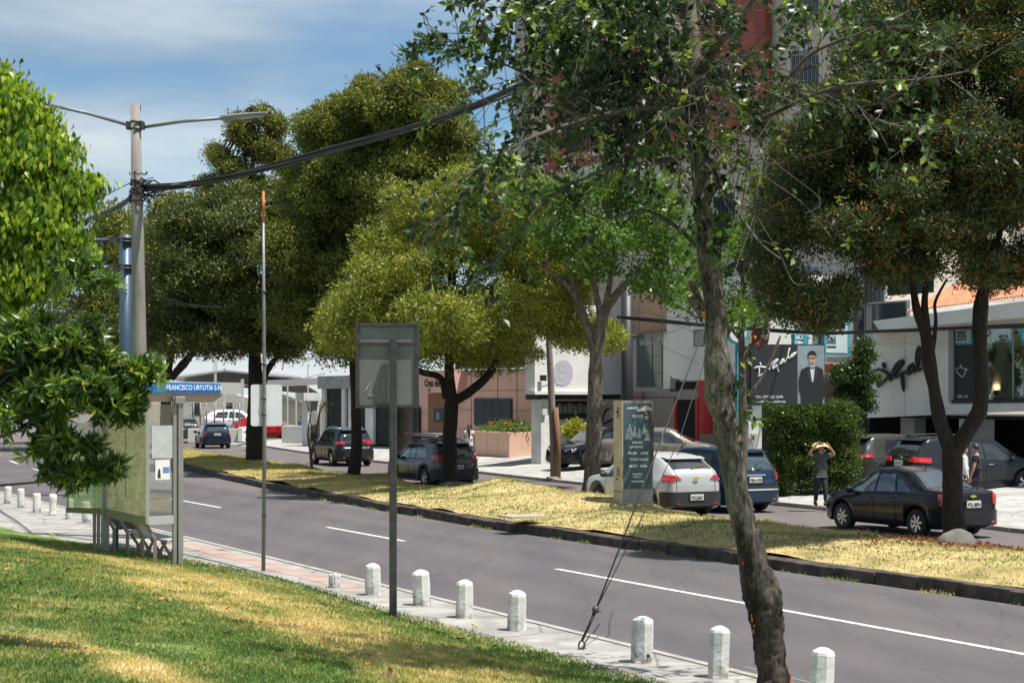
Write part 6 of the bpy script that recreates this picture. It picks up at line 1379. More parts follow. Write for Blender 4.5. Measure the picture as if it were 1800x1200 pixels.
B.stroke([[(1046, 760), (1050, 725), (1062, 712), (1076, 722), (1080, 760)]], .10, m_white, -.55, 'arch_outline'); B.stroke([[(1058, 742), (1064, 722), (1074, 718)], [(1060, 745), (1070, 740), (1080, 735)]], .05, m_dark, -.55, 'arch_motif')
lt = B.rect('flood_light', m_dark, 954, 659, 961, 669, .15, .75); B.rect('meter_box', m_wframe, 954, 718, 962, 729, .12, .42)
bl_ = blobs_px([(1015, 752, 14, 14), (1005, 762, 14, 8), (1022, 762, 12, 10)], 71.5); bs_ = empty('shrub', Vector((AT(1012, 0, 71.5).x, 71.5, .3)), 0, 'pale yellow green shrub under the meter boxes', 'shrub')
P, d, T = crown_pts(bl_, 130, 22, .12, 44); leaves('foliage', P - np.array(bs_.location), d, .16, .05, T * .4 + .6, lf_olive, bs_, fold=False, seed=4); MB().tube([(0, 0, 0), (0, 0, .8)], .04, 6).build('stem', m_bark, bs_)
# ---- pink building
B = Bld('pink_building', 'salmon pink office with navy shuttered window and a planter', FS(37.9)); f = B.f
wall(B, m_pink, 737, 937, 4.35, 0, 6, -.02)
B.rect('sign_fascia', m_pink, 730, 652, 790, 690, 2.0, .9); B.text('Cruz del Sol', .52, 746, 679, MS_('letter_maroon', (.05, .008, .012)), .93, (f.p(783, 670) - f.p(746, 670)).length * 1.0, bold=.014)
B.rect('number_tile', MS_('tile_green', (.03, .11, .06)), 752, 683, 756, 687, .02, .93)
mb = MB()
for y in (653, 686, 719, 752): f.rect(mb, 790, y, 937, y + .7, .01, .0)
for x in (828, 874, 908): f.rect(mb, x, 650, x + .7, 812, .01, .0)
B.fin(mb, 'panel_joint', m_joint)
mb = MB(); [f.rect(mb, 738, y, 752, y + .7, .02, .0) for y in (725, 756)]; B.fin(mb, 'pier_joint', m_joint)
B.rect('entrance_recess', mat('recess_shade', (.24, .12, .08), .9), 752, 691, 783, 815, .03, .015)  # flat brown sheet that paints in the shade of the set-back entrance
wn = B.rect('notice_window', m_dkblue, 762, 718, 778, 741, .05, .05); B.rect('notice', MS_('notice_grey', (.22, .22, .22)), 767, 724, 772, 737, .02, .06, parent=wn)
wn = B.rect('window', m_dkblue, 833, 700, 899, 746, .06, .05)
mb = MB()
for y in range(705, 746, 5):
    for x0, x1 in ((835, 852), (854, 866), (868, 880), (882, 897)): f.rect(mb, x0, y, x1, y + 3, .02, .07)
B.fin(mb, 'shutter', m_dkblue, wn)
wn = B.rect('upper_glazing', m_win, 800, 628, 937, 645, .05, .1); B.rect('sill', MS_('sill_teal', (.10, .14, .15)), 800, 645, 937, 649, .2, .15, parent=wn); B.rect('downpipe', m_grey, 782, 690, 788, 815, .15, .12)
gt2 = B.rect('gate', m_dkblue, 713, 715, 737, 815, .05, .1)
mb = MB(); [f.rect(mb, 713 + i * 3, 716, 714.6 + i * 3, 815, .03, .15) for i in range(8)]; B.fin(mb, 'gate_bar', m_dark, gt2)
# planter
A = AT(895, 760, 77); k = 77 / FPX; zt = A.z; c0 = Vector((A.x, 77, 0)); c1 = c0 + D * 3.4; c2 = c0 + NN * 1.75; c3 = c1 + NN * 1.75
pl = empty('planter', c0, 0, 'peach tiled planter box with red geraniums against the pink building', 'planter')
MB().prism([Vector((p.x, p.y, zt)) - c0 for p in (c0, c1, c3, c2)], [p - c0 for p in (c0, c1, c3, c2)]).build('box', m_peach, pl, bevel=.015)
mb = MB()
for L_ in (1.1, 2.2): mb.bar(D * L_ - NN * .004 + Vector((0, 0, .05)), D * L_ - NN * .004 + Vector((0, 0, zt - .05)), .012, .012)
mb.bar(-NN * .004 + Vector((0, 0, .32)), D * 3.4 - NN * .004 + Vector((0, 0, .32)), .012, .012); mb.bar(-D * .004 + Vector((0, 0, .32)), NN * 1.7 - D * .004 + Vector((0, 0, .32)), .012, .012); mb.build('tile_joint', m_joint, pl)
pts = []; rs3 = np.random.RandomState(9)
for i in range(230):
    u, v = rs3.rand() * 3.2, rs3.rand() * 1.4 + .15; pts.append(np.array(D * u + NN * v) + np.array([0, 0, zt + rs3.rand() * .28 * (1 + .8 * math.sin(u * 4))]))
hp = empty('geranium_bed', c0, 0, 'row of geraniums with red blooms growing in the peach planter', 'flowers'); hp.location.z = .0
P = np.repeat(np.array(pts), 16, 0) + rs3.normal(size=(230 * 16, 3)) * .09; leaves('foliage', P, rs3.normal(size=P.shape) + np.array([0, 0, .5]), .10, .06, rs3.rand(len(P)), lf_green, hp, fold=False, seed=9)
for i in range(6):
    p = D * rs3.uniform(.1, 2.9) + NN * .15 + Vector((0, 0, zt + .36 + .08 * rs3.rand())); MB().lathe([(.001, .05), (.06, .04), (.07, 0), (.001, -.04)], tuple(p), seg=8).build('bloom', mat('geranium_red', (.55, .02, .03), .6), hp)
rl = MB(); rl.tube([Vector((0, 0, zt + .22)) + NN * .1, Vector((0, 0, zt + .22)) + NN * 1.7], .018, 6); rl.build('rail', m_galv, pl)
o = MB().box((0, 0, 0), (.4, .15, .3)).build('service_box', MS_('box_teal', (.02, .06, .08))); o.location = AT(944, 790, 75.3); tag(o, 'small dark teal box on the ground right of the peach planter', 'service box')
# ---- grey gated building
B = Bld('gated_building', 'low grey concrete building with dark slatted gates between white columns', FY(560, 101, 740, 90)); f = B.f
wall(B, m_void, 566, 737, 3.6, 0, 4, -.5, 'back_wall'); B.rect('parapet', m_cgrey, 558, 661, 737, 683, 1.0, .3)
for x0, x1 in ((565, 571), (600, 606), (612, 620), (642, 656)): B.rect('column', m_white, x0, 683, x1, 780, .3, .2)
for x0, x1 in ((572, 600), (606, 612), (620, 642), (656, 712)):
    g_ = B.rect('gate', MS_('gate_back', (.018, .02, .022)), x0, 684, x1, 780, .04, .0); mb = MB(); n = int((x1 - x0) / 2)
    for i in range(n): f.rect(mb, x0 + i * 2 + .5, 684, x0 + i * 2 + 1.4, 780, .04, .06)
    B.fin(mb, 'slats', m_dark, g_)
B.poly('vent', m_dark, [(600 + 1.5 * math.cos(a), 669 + 1.5 * math.sin(a)) for a in np.linspace(0, 5.5, 8)], .02, .315)
B = Bld('gatehouse', 'white square portal with a grey patterned door beside the gated building', FY(534, 101, 563, 101.5), 'gatehouse')
wall(B, m_white, 541, 563, AT(0, 700, 101).z, 0, .9, 0); B.rect('lintel', m_white, 534, 690, 562, 704, 1.2, .2); dr_ = B.rect('door', mat('door_grey', (.20, .20, .21), .6, col2=(.35, .35, .36), vscale=5), 546, 706, 558, 776, .05, .02)
B.rect('door_base', m_dark, 547, 760, 558, 776, .02, .035, parent=dr_)
# ---- car park
def lowwall(name, lb, F, x0, y0, x1, y1, th=.3):
    mb = MB(); F.rect(mb, x0, y0, x1, y1, th); o = mb.build(name, m_white, bevel=.02); return tag(o, lb, 'wall')
lowwall('low_wall', 'low white wall with fence posts left of the car park entrance', FY(330, 106, 426, 106), 330, 753, 426, 778, .3)
lowwall('low_wall', 'short bright white wall end at the car park entrance beside the median trunk', FY(426, 105.5, 440, 108.5), 426.5, 751, 441, 776, .3)
lowwall('low_wall', 'low bright white wall right of the car park entrance', FY(495, 106, 546, 105), 495, 748, 546, 778, .3)
fp = empty('fence', AT(330, 753, 106.2), 0, 'open fence of thin grey posts standing on the left white wall', 'fence'); o0 = fp.location.copy()
for x in (340, 352, 363, 377, 393, 410, 421): MB().tube([AT(x, 753, 106.2) - o0, AT(x, 708, 106.2) - o0], .05, 6).build('post', m_galv, fp)
mb = MB(); [mb.tube([AT(330, y, 106.2) - o0, AT(426, y, 106.2) - o0], .02, 4) for y in (712, 730)]; mb.build('rail', m_galv, fp)
B = Bld('car_park_canopy', 'wide pitched metal canopy over the car park behind the bus shelter roof', FY(280, 128, 600, 128), 'canopy'); f = B.f
m_roofm = mat('canopy_metal', (.30, .31, .32), .5, var=.15, vscale=1.5); m_pale = MS_('ridge_white', (.62, .63, .64))
def slab(name, pts, z_off, depth, m): 
    mb = MB(); fr = [f.p(x, y) for x, y in pts]; bk = [p + Vector((0, depth, z_off)) for p in fr]; mb.prism([fr[0], fr[1], bk[1], bk[0]], [p - Vector((0, 0, .12)) for p in (fr[0], fr[1], bk[1], bk[0])]); return B.fin(mb, name, m)
slab('roof', [(300, 664), (398, 650)], .6, 16, m_roofm); slab('roof', [(398, 650), (530, 664)], .6, 16, m_roofm); slab('roof', [(420, 676), (600, 664)], .5, 10, m_roofm)
B.poly('gutter', m_pale, [(300, 662), (398, 648.5), (398, 650.5), (300, 665)], .2, .3); B.poly('gutter', m_pale, [(440, 650), (530, 662), (530, 664), (440, 652)], .2, .3)
B.poly('truss', m_roofm, [(300, 667), (398, 653), (520, 666), (560, 690), (520, 690), (330, 672)], .1, -6); B.poly('fascia', MS_('fascia_grey', (.36, .37, .38)), [(470, 668), (600, 662), (600, 674), (470, 680)], .2, 4)
for x, y0, w_ in ((378, 656, 3.2), (425.5, 666, 4.5), (394, 690, 2.4), (505, 668, 1.8), (541, 640, 1.5), (520, 690, 2)): B.rect('column', MS_('column_pale', (.48, .49, .5)), x - w_ / 2, y0, x + w_ / 2, 765, .25, 2)
B.rect('mast', MS_('column_white', (.6, .6, .6)), 374, 622, 383, 660, .4, -12)
B = Bld('house', 'cream gabled house behind the car park canopy', FY(280, 150, 620, 150), 'house')
B.poly('wall', mat('house_cream', (.50, .48, .42), .9), [(280, 705), (395, 688), (440, 700), (495, 696), (540, 712), (580, 712), (580, 775), (280, 775)], 4); B.poly('roof', MS_('roof_grey', (.25, .24, .24)), [(480, 694), (497, 692), (545, 711), (543, 714)], 4, .3)
for x in (338, 398, 436): w_ = B.rect('window', m_dark, x, 708, x + 14, 730, .1, .02)
# man behind the wall is tiny; the people come later
# ---- signs and shops right of the leaning tree
B = Bld('clinic_building', 'pale building crowded with blue, teal and red clinic signs behind the billboard', FS(42)); f = B.f
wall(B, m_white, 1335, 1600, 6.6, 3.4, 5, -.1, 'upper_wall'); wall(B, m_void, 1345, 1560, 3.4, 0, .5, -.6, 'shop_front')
for x0, x1, y0, y1 in ((1420, 1450, 530, 615), (1520, 1590, 535, 582), (1560, 1640, 470, 520)): w_ = B.rect('window', m_dark, x0, y0, x1, y1, .05, .0); B.rect('pane', m_win, x0 + 2, y0 + 2, x1 - 2, y1 - 2, .02, .01, parent=w_)
B.rect('pilaster', MS_('pil_dark', (.05, .055, .06)), 1500, 470, 1508, 720, .3, .2); B.rect('awning', MS_('awning_tan', (.3, .27, .22)), 1452, 628, 1500, 636, 1.5, 1.2)
B.rect('red_panel', m_red, 1448, 640, 1474, 656, .1, 1.0); B.rect('counter', MS_('counter', (.07, .05, .04)), 1448, 657, 1510, 720, .1, .3)
def signb(name, lb, face, x0, y0, x1, y1, m, m2=None):
    s_ = Bld(name, lb, face, 'sign'); p = s_.rect('panel', m, x0, y0, x1, y1, .12, 0)
    if m2: s_.rect('inner', m2, x0 + 3.5, y0 + 3.5, x1 - 3.5, y1 - 3.5, .01, .012)
    return s_
m_pw = MS_('paper_white', (.50, .58, .60))
S_ = signb('shop_sign', 'white clinic sign with teal border reading Salud', FY(1449, 54, 1493, 55), 1449, 555, 1493, 623, m_teals, m_pw)
S_.text('Salud', .30, 1453, 603, MS_('letter_teal', (.03, .16, .2)), .02, .50); S_.text('del Valle', .13, 1456, 585, MS_('letter_teal', (.03, .16, .2)), .02, .35); S_.text('SERVICIOS MEDICOS', .06, 1454, 610, m_ink, .02, .5)
S_.stroke([[(1480, 572), (1485, 577), (1480, 583), (1476, 577), (1480, 572)], [(1480, 575), (1481, 590)]], .018, MS_('letter_teal', (.03, .16, .2)), .02, 'leaf_logo')
S_ = signb('shop_sign', 'white and teal banner high above the Salud sign', FY(1425, 56, 1500, 57), 1425, 535, 1499, 553, m_pw); S_.rect('stripe', m_teals, 1425, 549, 1499, 553, .01, .012); S_.rect('red_mark', m_red, 1484, 537, 1490, 544, .01, .012)
S_ = signb('shop_sign', 'teal sign with white letters just above the tuxedo billboard', FY(1396, 55, 1421, 55.5), 1396, 588, 1421, 607, m_teals); S_.text('CLINICA', .14, 1398, 596, m_wt, .01, .38); S_.text('VETERINARIA', .12, 1398, 604, m_wt, .01, .38)
S_ = signb('shop_sign', 'small red and yellow sign left of the teal one above the billboard', FY(1326, 55, 1350, 55.5), 1326, 583, 1350, 606, m_red, None); S_.rect('yellow_bar', MS_('sign_yellow', (.65, .40, .03)), 1327, 583, 1330, 606, .01, .012); S_.stroke([[(1335, 590), (1340, 602), (1346, 590)]], .03, m_wt, .02, 'mark')
S_ = Bld('round_sign', 'round white sign with a teal rim behind the thin young tree', FY(1278, 54, 1316, 54.5), 'sign'); S_.poly('rim', m_teals, [(1297 + 19 * math.cos(a), 582 + 23 * math.sin(a)) for a in np.linspace(0, 6.1, 26)], .1, 0); S_.poly('disc', m_pw, [(1297 + 15.5 * math.cos(a), 582 + 19 * math.sin(a)) for a in np.linspace(0, 6.1, 26)], .02, .02); S_.rect('sign_post', m_teals, 1296, 604, 1299, 760, .1, -.1)
# ---- tuxedo billboard
B = Bld('billboard', 'dark billboard with white script and a man in a tuxedo above the hedge', FY(1322, 49.6, 1450, 49.9), 'billboard'); f = B.f
bp = B.rect('panel', mat('board_charcoal', (.022, .022, .028), .45), 1322, 605, 1450, 710, .25, 0, level=False)
B.rect('side_box', mat('box_charcoal', (.04, .042, .048), .6), 1312, 608, 1321.5, 712, .6, -.05); B.rect('frame_edge', m_dark, 1320.5, 603, 1323, 713, .3, .02)
RX = lambda L_: [(1250 + x / 3.243, 520 + y / 3.243) for x, y in L_]
script = [[(268, 405), (275, 425), (268, 460)], [(245, 414), (262, 404), (300, 405), (326, 412), (305, 434), (266, 460)], [(278, 380), (286, 396)], [(326, 408), (318, 414), (326, 420), (333, 412), (326, 408)], [(330, 412), (348, 382), (374, 362), (380, 364), (366, 380), (350, 405), (356, 412), (378, 392), (382, 398)], [(372, 394), (378, 410), (385, 434)], [(412, 358), (394, 372), (390, 386), (404, 380), (415, 358), (413, 376), (425, 372)], [(425, 372), (438, 335), (448, 297), (440, 320), (438, 350), (447, 352), (456, 344)], [(474, 324), (458, 336), (455, 348), (466, 342), (477, 322), (474, 338), (488, 316)]]
B.stroke([RX(l) for l in script], .020, m_wt, .012, parent=bp)
B.text('CEL: 099 923 2399', .105, 1327.5, 699.5, m_wt, .006, (f.p(1376, 700) - f.p(1327.5, 700)).length, bp, .001); B.text('www.dgala.com.ec', .11, 1327.5, 707.3, m_wt, .006, (f.p(1381, 700) - f.p(1327.5, 700)).length, bp, .001)
pn = B.rect('portrait_ground', mat('portrait_grey', (.13, .18, .20), .5, col2=(.30, .38, .41), vscale=.9, lo=.3, hi=.6), 1402, 607, 1449, 709, .005, .004, level=False, parent=bp)
m_suit = mat('tuxedo', (.010, .011, .014), .5); m_suit2 = MS_('lapel', (.03, .032, .038)); m_skinp = MS_('printed_skin', (.50, .30, .21)); m_shirtp = MS_('printed_shirt', (.62, .64, .66))
B.poly('tuxedo', m_suit, RX([(514, 420), (556, 400), (600, 400), (638, 418), (648, 500), (650, 560), (636, 600), (636, 612), (512, 612), (510, 560), (500, 540), (498, 480)]), .006, .012, parent=pn)
B.poly('shirt', m_shirtp, RX([(560, 398), (594, 398), (592, 440), (580, 490), (572, 490), (562, 440)]), .004, .017, parent=pn)
B.poly('lapel', m_suit2, RX([(552, 402), (562, 400), (576, 492), (570, 500), (548, 440)]), .004, .019, parent=pn); B.poly('lapel', m_suit2, RX([(600, 402), (592, 400), (582, 492), (588, 500), (606, 440)]), .004, .019, parent=pn)
B.poly('bow_tie', m_suit, RX([(561, 402), (574, 407), (588, 402), (588, 417), (575, 411), (561, 417)]), .004, .022, parent=pn)
B.poly('face', m_skinp, RX([(556, 345), (562, 330), (590, 330), (598, 346), (596, 372), (584, 392), (572, 392), (559, 374)]), .006, .016, parent=pn)
B.poly('hair', m_suit, RX([(552, 352), (553, 325), (566, 313), (588, 313), (600, 328), (600, 350), (594, 338), (562, 336), (556, 350)]), .006, .021, parent=pn)
B.poly('eyes', m_suit, RX([(562, 350), (574, 352), (582, 352), (594, 350), (594, 356), (582, 356), (574, 356), (562, 356)]), .003, .021, parent=pn); B.poly('mouth', MS_('printed_lip', (.3, .12, .10)), RX([(570, 378), (578, 376), (586, 378), (578, 382)]), .003, .021, parent=pn)
B.rect('post', m_white, 1316, 712, 1339, 792, .5, -.1)
mt = B.rect('meter_box', MS_('meter_beige', (.42, .40, .34)), 1321, 762, 1331, 778, .12, .05); B.rect('meter_window', m_dark, 1323, 765, 1326, 772, .02, .06, parent=mt)
# ---- hedge and climber
Y = 51.0
hg = empty('hedge', G(1405, 862, .2), 0, 'clipped green hedge under the tuxedo billboard', 'hedge'); b = hg.location
bl_ = blobs_px([(x, y, 20, 20, rq.uniform(-.2, .3)) for x in range(1355, 1500, 17) for y in range(728, 862, 18)] + [(x, 722 + 4 * math.sin(x), 14, 10) for x in range(1350, 1480, 12)], Y)
P, d, T = crown_pts(bl_, 2600, 20, .09, 51, inner=.1, cull=.8, shell=.08, sub=3, lobe=.18); leaves('foliage', P - np.array(b), d, .075, .042, T, leafmat('leaf_hedge', [(0, (.02, .04, .01)), (.5, (.05, .085, .018)), (.85, (.11, .15, .025)), (1, (.19, .21, .04))], .35, .3), hg, fold=False, seed=5)
MB().box((0, .9, 1.3), (2.4, .5, 2.5)).build('branches', m_bark, hg)
cl = empty('climber', G(1510, 850, .3), 0, 'tall narrow dark shrub with bright tips climbing beside the script wall', 'shrub'); b = cl.location
bl_ = blobs_px([(1508, 790, 26, 60), (1505, 720, 24, 50), (1514, 670, 18, 40), (1519, 630, 11, 30), (1520, 605, 5, 16), (1490, 680, 18, 30), (1478, 720, 22, 30), (1530, 800, 20, 50), (1480, 660, 10, 20)], 54)
P, d, T = crown_pts(bl_, 900, 20, .10, 52, inner=.25, sub=5, lobe=.2); leaves('foliage', P - np.array(b), d, .09, .045, T, leafmat('leaf_climber', [(0, (.014, .03, .01)), (.6, (.03, .055, .015)), (.9, (.09, .14, .025)), (1, (.25, .3, .03))], .4, .3), cl, fold=False, seed=6); MB().tube([(0, 0, 0), (.1, 0, 3.5)], .06, 6).build('stem', m_bark, cl)
# ---- showroom
B = Bld('showroom', 'white formal wear showroom with black script letters over dark garages', FS(38)); f = B.f
B.poly('front_wall', m_white, [(1524, 588), (1672, 580), (1672, 706), (1930, 700), (1930, 716), (1524, 734)], .35, 0)
B.poly('eaves_fascia', m_white, [(1534, 564), (1710, 541), (1930, 512), (1930, 545), (1712, 565), (1545, 580)], 1.2, .9)
B.poly('soffit', MS_('soffit_cream', (.45, .42, .36)), [(1545, 580), (1712, 566), (1930, 546), (1930, 556), (1680, 577), (1524, 588)], .9, .4)
mb = MB(); [f.rect(mb, 1526, 604, 1668, 604.6, .01, .003, level=False), f.rect(mb, 1590, 588, 1590.6, 730, .01, .003)]; B.fin(mb, 'panel_joint', m_grey)
# tiled roof
A0 = f.p(1592, 549, .8); A1 = f.p(1940, 503, .8); Zup = Vector((0, 0, 1.6)) - f.n * 3.6; mb = MB(); n = 70; rows = []
for j in range(9):
    v = j / 8; row = []
    for i in range(n * 4 + 1): u = i / (n * 4); p = A0.lerp(A1, u) + Zup * v; p.z += .07 * abs(math.sin(math.pi * n * u)) - .03 * ((v * 8) % 1); row.append(p)
    rows.append(row)
mb.grid(rows); o = B.fin(mb, 'tiled_roof', mat('roof_tile', (.38, .12, .06), .85, col2=(.58, .27, .15), vscale=5, bump=.3))
# letters
RW = lambda L_: [(1500 + x / 6, 500 + y / 6) for x, y in L_]
scr = [[(220, 912), (270, 895), (330, 918), (380, 955), (350, 992), (300, 1040), (262, 1082)], [(262, 962), (270, 1020), (262, 1085)], [(315, 820), (322, 850), (332, 885)], [(385, 955), (365, 978), (388, 1000), (405, 978), (385, 955)], [(385, 990), (430, 880), (475, 822), (522, 808), (482, 870), (428, 945), (445, 972), (500, 945), (550, 912)], [(508, 915), (518, 1010), (530, 1125)], [(632, 828), (585, 872), (575, 938), (612, 915), (636, 858), (636, 905), (656, 915), (672, 890)], [(672, 890), (690, 800), (696, 662), (674, 720), (668, 810), (690, 905), (718, 878)], [(800, 790), (752, 840), (748, 890), (785, 868), (806, 810), (806, 860), (840, 850)]]
B.stroke([RW(l) for l in scr], .062, MS_('letter_black', (.008, .008, .01)), .10, n=6)
# display window
wd = B.rect('display_frame', MS_('jamb_grey', (.24, .25, .26)), 1667, 579, 1675, 706, .8, .02)
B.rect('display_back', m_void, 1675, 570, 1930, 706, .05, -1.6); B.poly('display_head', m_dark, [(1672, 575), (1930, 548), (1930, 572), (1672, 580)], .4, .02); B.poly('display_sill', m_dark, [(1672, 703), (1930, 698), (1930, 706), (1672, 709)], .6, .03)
dp = B.rect('dark_panel', MS_('panel_ink', (.012, .014, .018)), 1675, 580, 1713, 703, .06, -.05)
st = B.rect('sticker', m_teals, 1680, 578, 1710, 606, .01, -.03, parent=dp); B.rect('sticker_face', MS_('sticker_pale', (.35, .42, .44)), 1680, 578, 1705, 602, .01, -.02, parent=st)
for i, (t_, y) in enumerate((('ARRIENDO', 587), ('OFICINAS', 593), ('099 452 118', 599))): B.text(t_, .12, 1682, y, m_ink, -.015, .42, st, .002)
B.stroke([[(1680, 648), (1684, 656), (1693, 662), (1698, 650), (1702, 650), (1690, 646), (1680, 648)], [(1688, 640), (1690, 645)]], .018, MS_('mark_grey', (.4, .42, .43)), -.04, 'hanger_mark', dp)
B.text('CEL: 09', .13, 1682, 699, MS_('mark_grey', (.4, .42, .43)), -.04, .5, dp)
m_dam = mat('damask', (.03, .028, .022), .8); nt = m_dam.node_tree; L = nt.links.new; g = N(nt, 'ShaderNodeNewGeometry'); vo = N(nt, 'ShaderNodeTexNoise'); vo.inputs['Scale'].default_value = 7; vo.inputs['Detail'].default_value = 2; vo.inputs['Distortion'].default_value = 2.5; L(g.outputs['Position'], vo.inputs['Vector']); r_ = N(nt, 'ShaderNodeValToRGB'); r_.color_ramp.elements[0].position = .48; r_.color_ramp.elements[1].position = .54; r_.color_ramp.elements[0].color = (.02, .018, .014, 1); r_.color_ramp.elements[1].color = (.26, .23, .17, 1); L(vo.outputs['Fac'], r_.inputs[0]); L(r_.outputs[0], nt.nodes['Principled BSDF'].inputs['Base Color'])
B.rect('damask_wall', m_dam, 1712, 572, 1930, 700, .05, -1.2)
B.rect('pane', glass('shop_glass', (.75, .78, .78), .10), 1713, 574, 1780, 702, .01, -.06, level=False); B.rect('pane', MATS['shop_glass'], 1781, 571, 1930, 700, .01, -.06, level=False); B.rect('mullion', m_grey, 1779.5, 573, 1781, 702, .05, -.04)
mq = f.p(1762, 700, -.75); mn = empty('wedding_dress', mq, 0, 'white gown on a headless stand behind the showroom glass', 'dress')
zs = [(.52, 0), (.44, .35), (.34, .8), (.25, 1.15), (.17, 1.42), (.20, 1.55), (.235, 1.72), (.20, 1.86), (.09, 1.92), (.06, 2.0)]
mb = MB(); mb.lathe([(r, z) for r, z in zs], seg=40, close=False); mb.v = [(x * (1 + .07 * math.sin(math.atan2(y, x) * 9) * max(0, 1.3 - z)), y * .75 * (1 + .07 * math.sin(math.atan2(y, x) * 9) * max(0, 1.3 - z)), z) for x, y, z in mb.v]; mb.build('gown', mat('gown_white', (.55, .54, .50), .7), mn)
sp = f.p(1751, 694, -.35); sl = empty('spot_lamp', sp, 0, 'small lit black spot lamp at the foot of the gown', 'lamp'); MB().lathe([(.03, 0), (.07, .12), (.07, .16)], seg=12, close=True).build('housing', m_dark, sl); MB().lathe([(.001, .17), (.05, .165)], seg=12, close=False).build('bulb', mat('bulb_glow', (1, .62, .25), .5, emit=22), sl); pl_ = bpy.data.lights.new('spot_lamp_light', 'POINT'); pl_.energy = 5; pl_.color = (1, .6, .3); po = bpy.data.objects.new('lamp_light', pl_); COL.objects.link(po); po.parent = sl; po.location = (0, 0, .25)
# garages
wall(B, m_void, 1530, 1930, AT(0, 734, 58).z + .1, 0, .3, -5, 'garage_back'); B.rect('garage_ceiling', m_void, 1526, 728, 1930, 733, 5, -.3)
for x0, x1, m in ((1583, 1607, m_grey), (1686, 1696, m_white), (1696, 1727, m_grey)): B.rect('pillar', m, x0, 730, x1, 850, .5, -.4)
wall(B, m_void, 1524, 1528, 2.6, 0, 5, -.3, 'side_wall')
# ================================================================== people
def skinmesh(name, joints, edges, rad, m, parent, sub=2):
    me = bpy.data.meshes.new('t'); keys = list(joints); ix = {k: i for i, k in enumerate(keys)}
    me.from_pydata([joints[k] for k in keys], [(ix[a], ix[b]) for a, b in edges], []); o = bpy.data.objects.new('t', me); COL.objects.link(o)
    sk = o.modifiers.new('s', 'SKIN'); sk.use_smooth_shade = True; 
    if not me.skin_vertices: 
        pass
    for i, k in enumerate(keys):
        r = rad[k]; me.skin_vertices[0].data[i].radius = r if hasattr(r, '__len__') else (r, r)
    me.skin_vertices[0].data[0].use_root = True
    s = o.modifiers.new('u', 'SUBSURF'); s.levels = sub; s.render_levels = sub
    dg = CTX.evaluated_depsgraph_get(); dg.update(); res = bpy.data.meshes.new_from_object(o.evaluated_get(dg)); bpy.data.objects.remove(o); res.name = name; res.materials.clear(); res.materials.append(m)
    res.polygons.foreach_set('use_smooth', [True] * len(res.polygons))
    q = bpy.data.objects.new(name, res); COL.objects.link(q); q.parent = parent; return q
m_skin = mat('skin', (.36, .19, .12), .6); m_hair = mat('hair', (.012, .009, .008), .5)
def hand(J, E, Rr, side, wr, dirv, palm_n):
    d = Vector(dirv).normalized(); n = Vector(palm_n).normalized(); s = d.cross(n).normalized(); w = Vector(wr); pk = side + '_palm'
    J[pk] = tuple(w + d * .055); Rr[pk] = (.038, .018); E.append((side + '_wrist', pk))
    for i, (o, l) in enumerate(((-.03, .060), (-.01, .072), (.01, .068), (.028, .052))):
        a = f'{side}_k{i}'; b = f'{side}_f{i}'; J[a] = tuple(w + d * .095 + s * o); J[b] = tuple(w + d * (.095 + l * .8) + s * o + n * .03); Rr[a] = .010; Rr[b] = .008; E += [(pk, a), (a, b)]
    a = side + '_th'; J[a] = tuple(w + d * .085 - s * .06 + n * .02); Rr[a] = .010; E.append((pk, a))
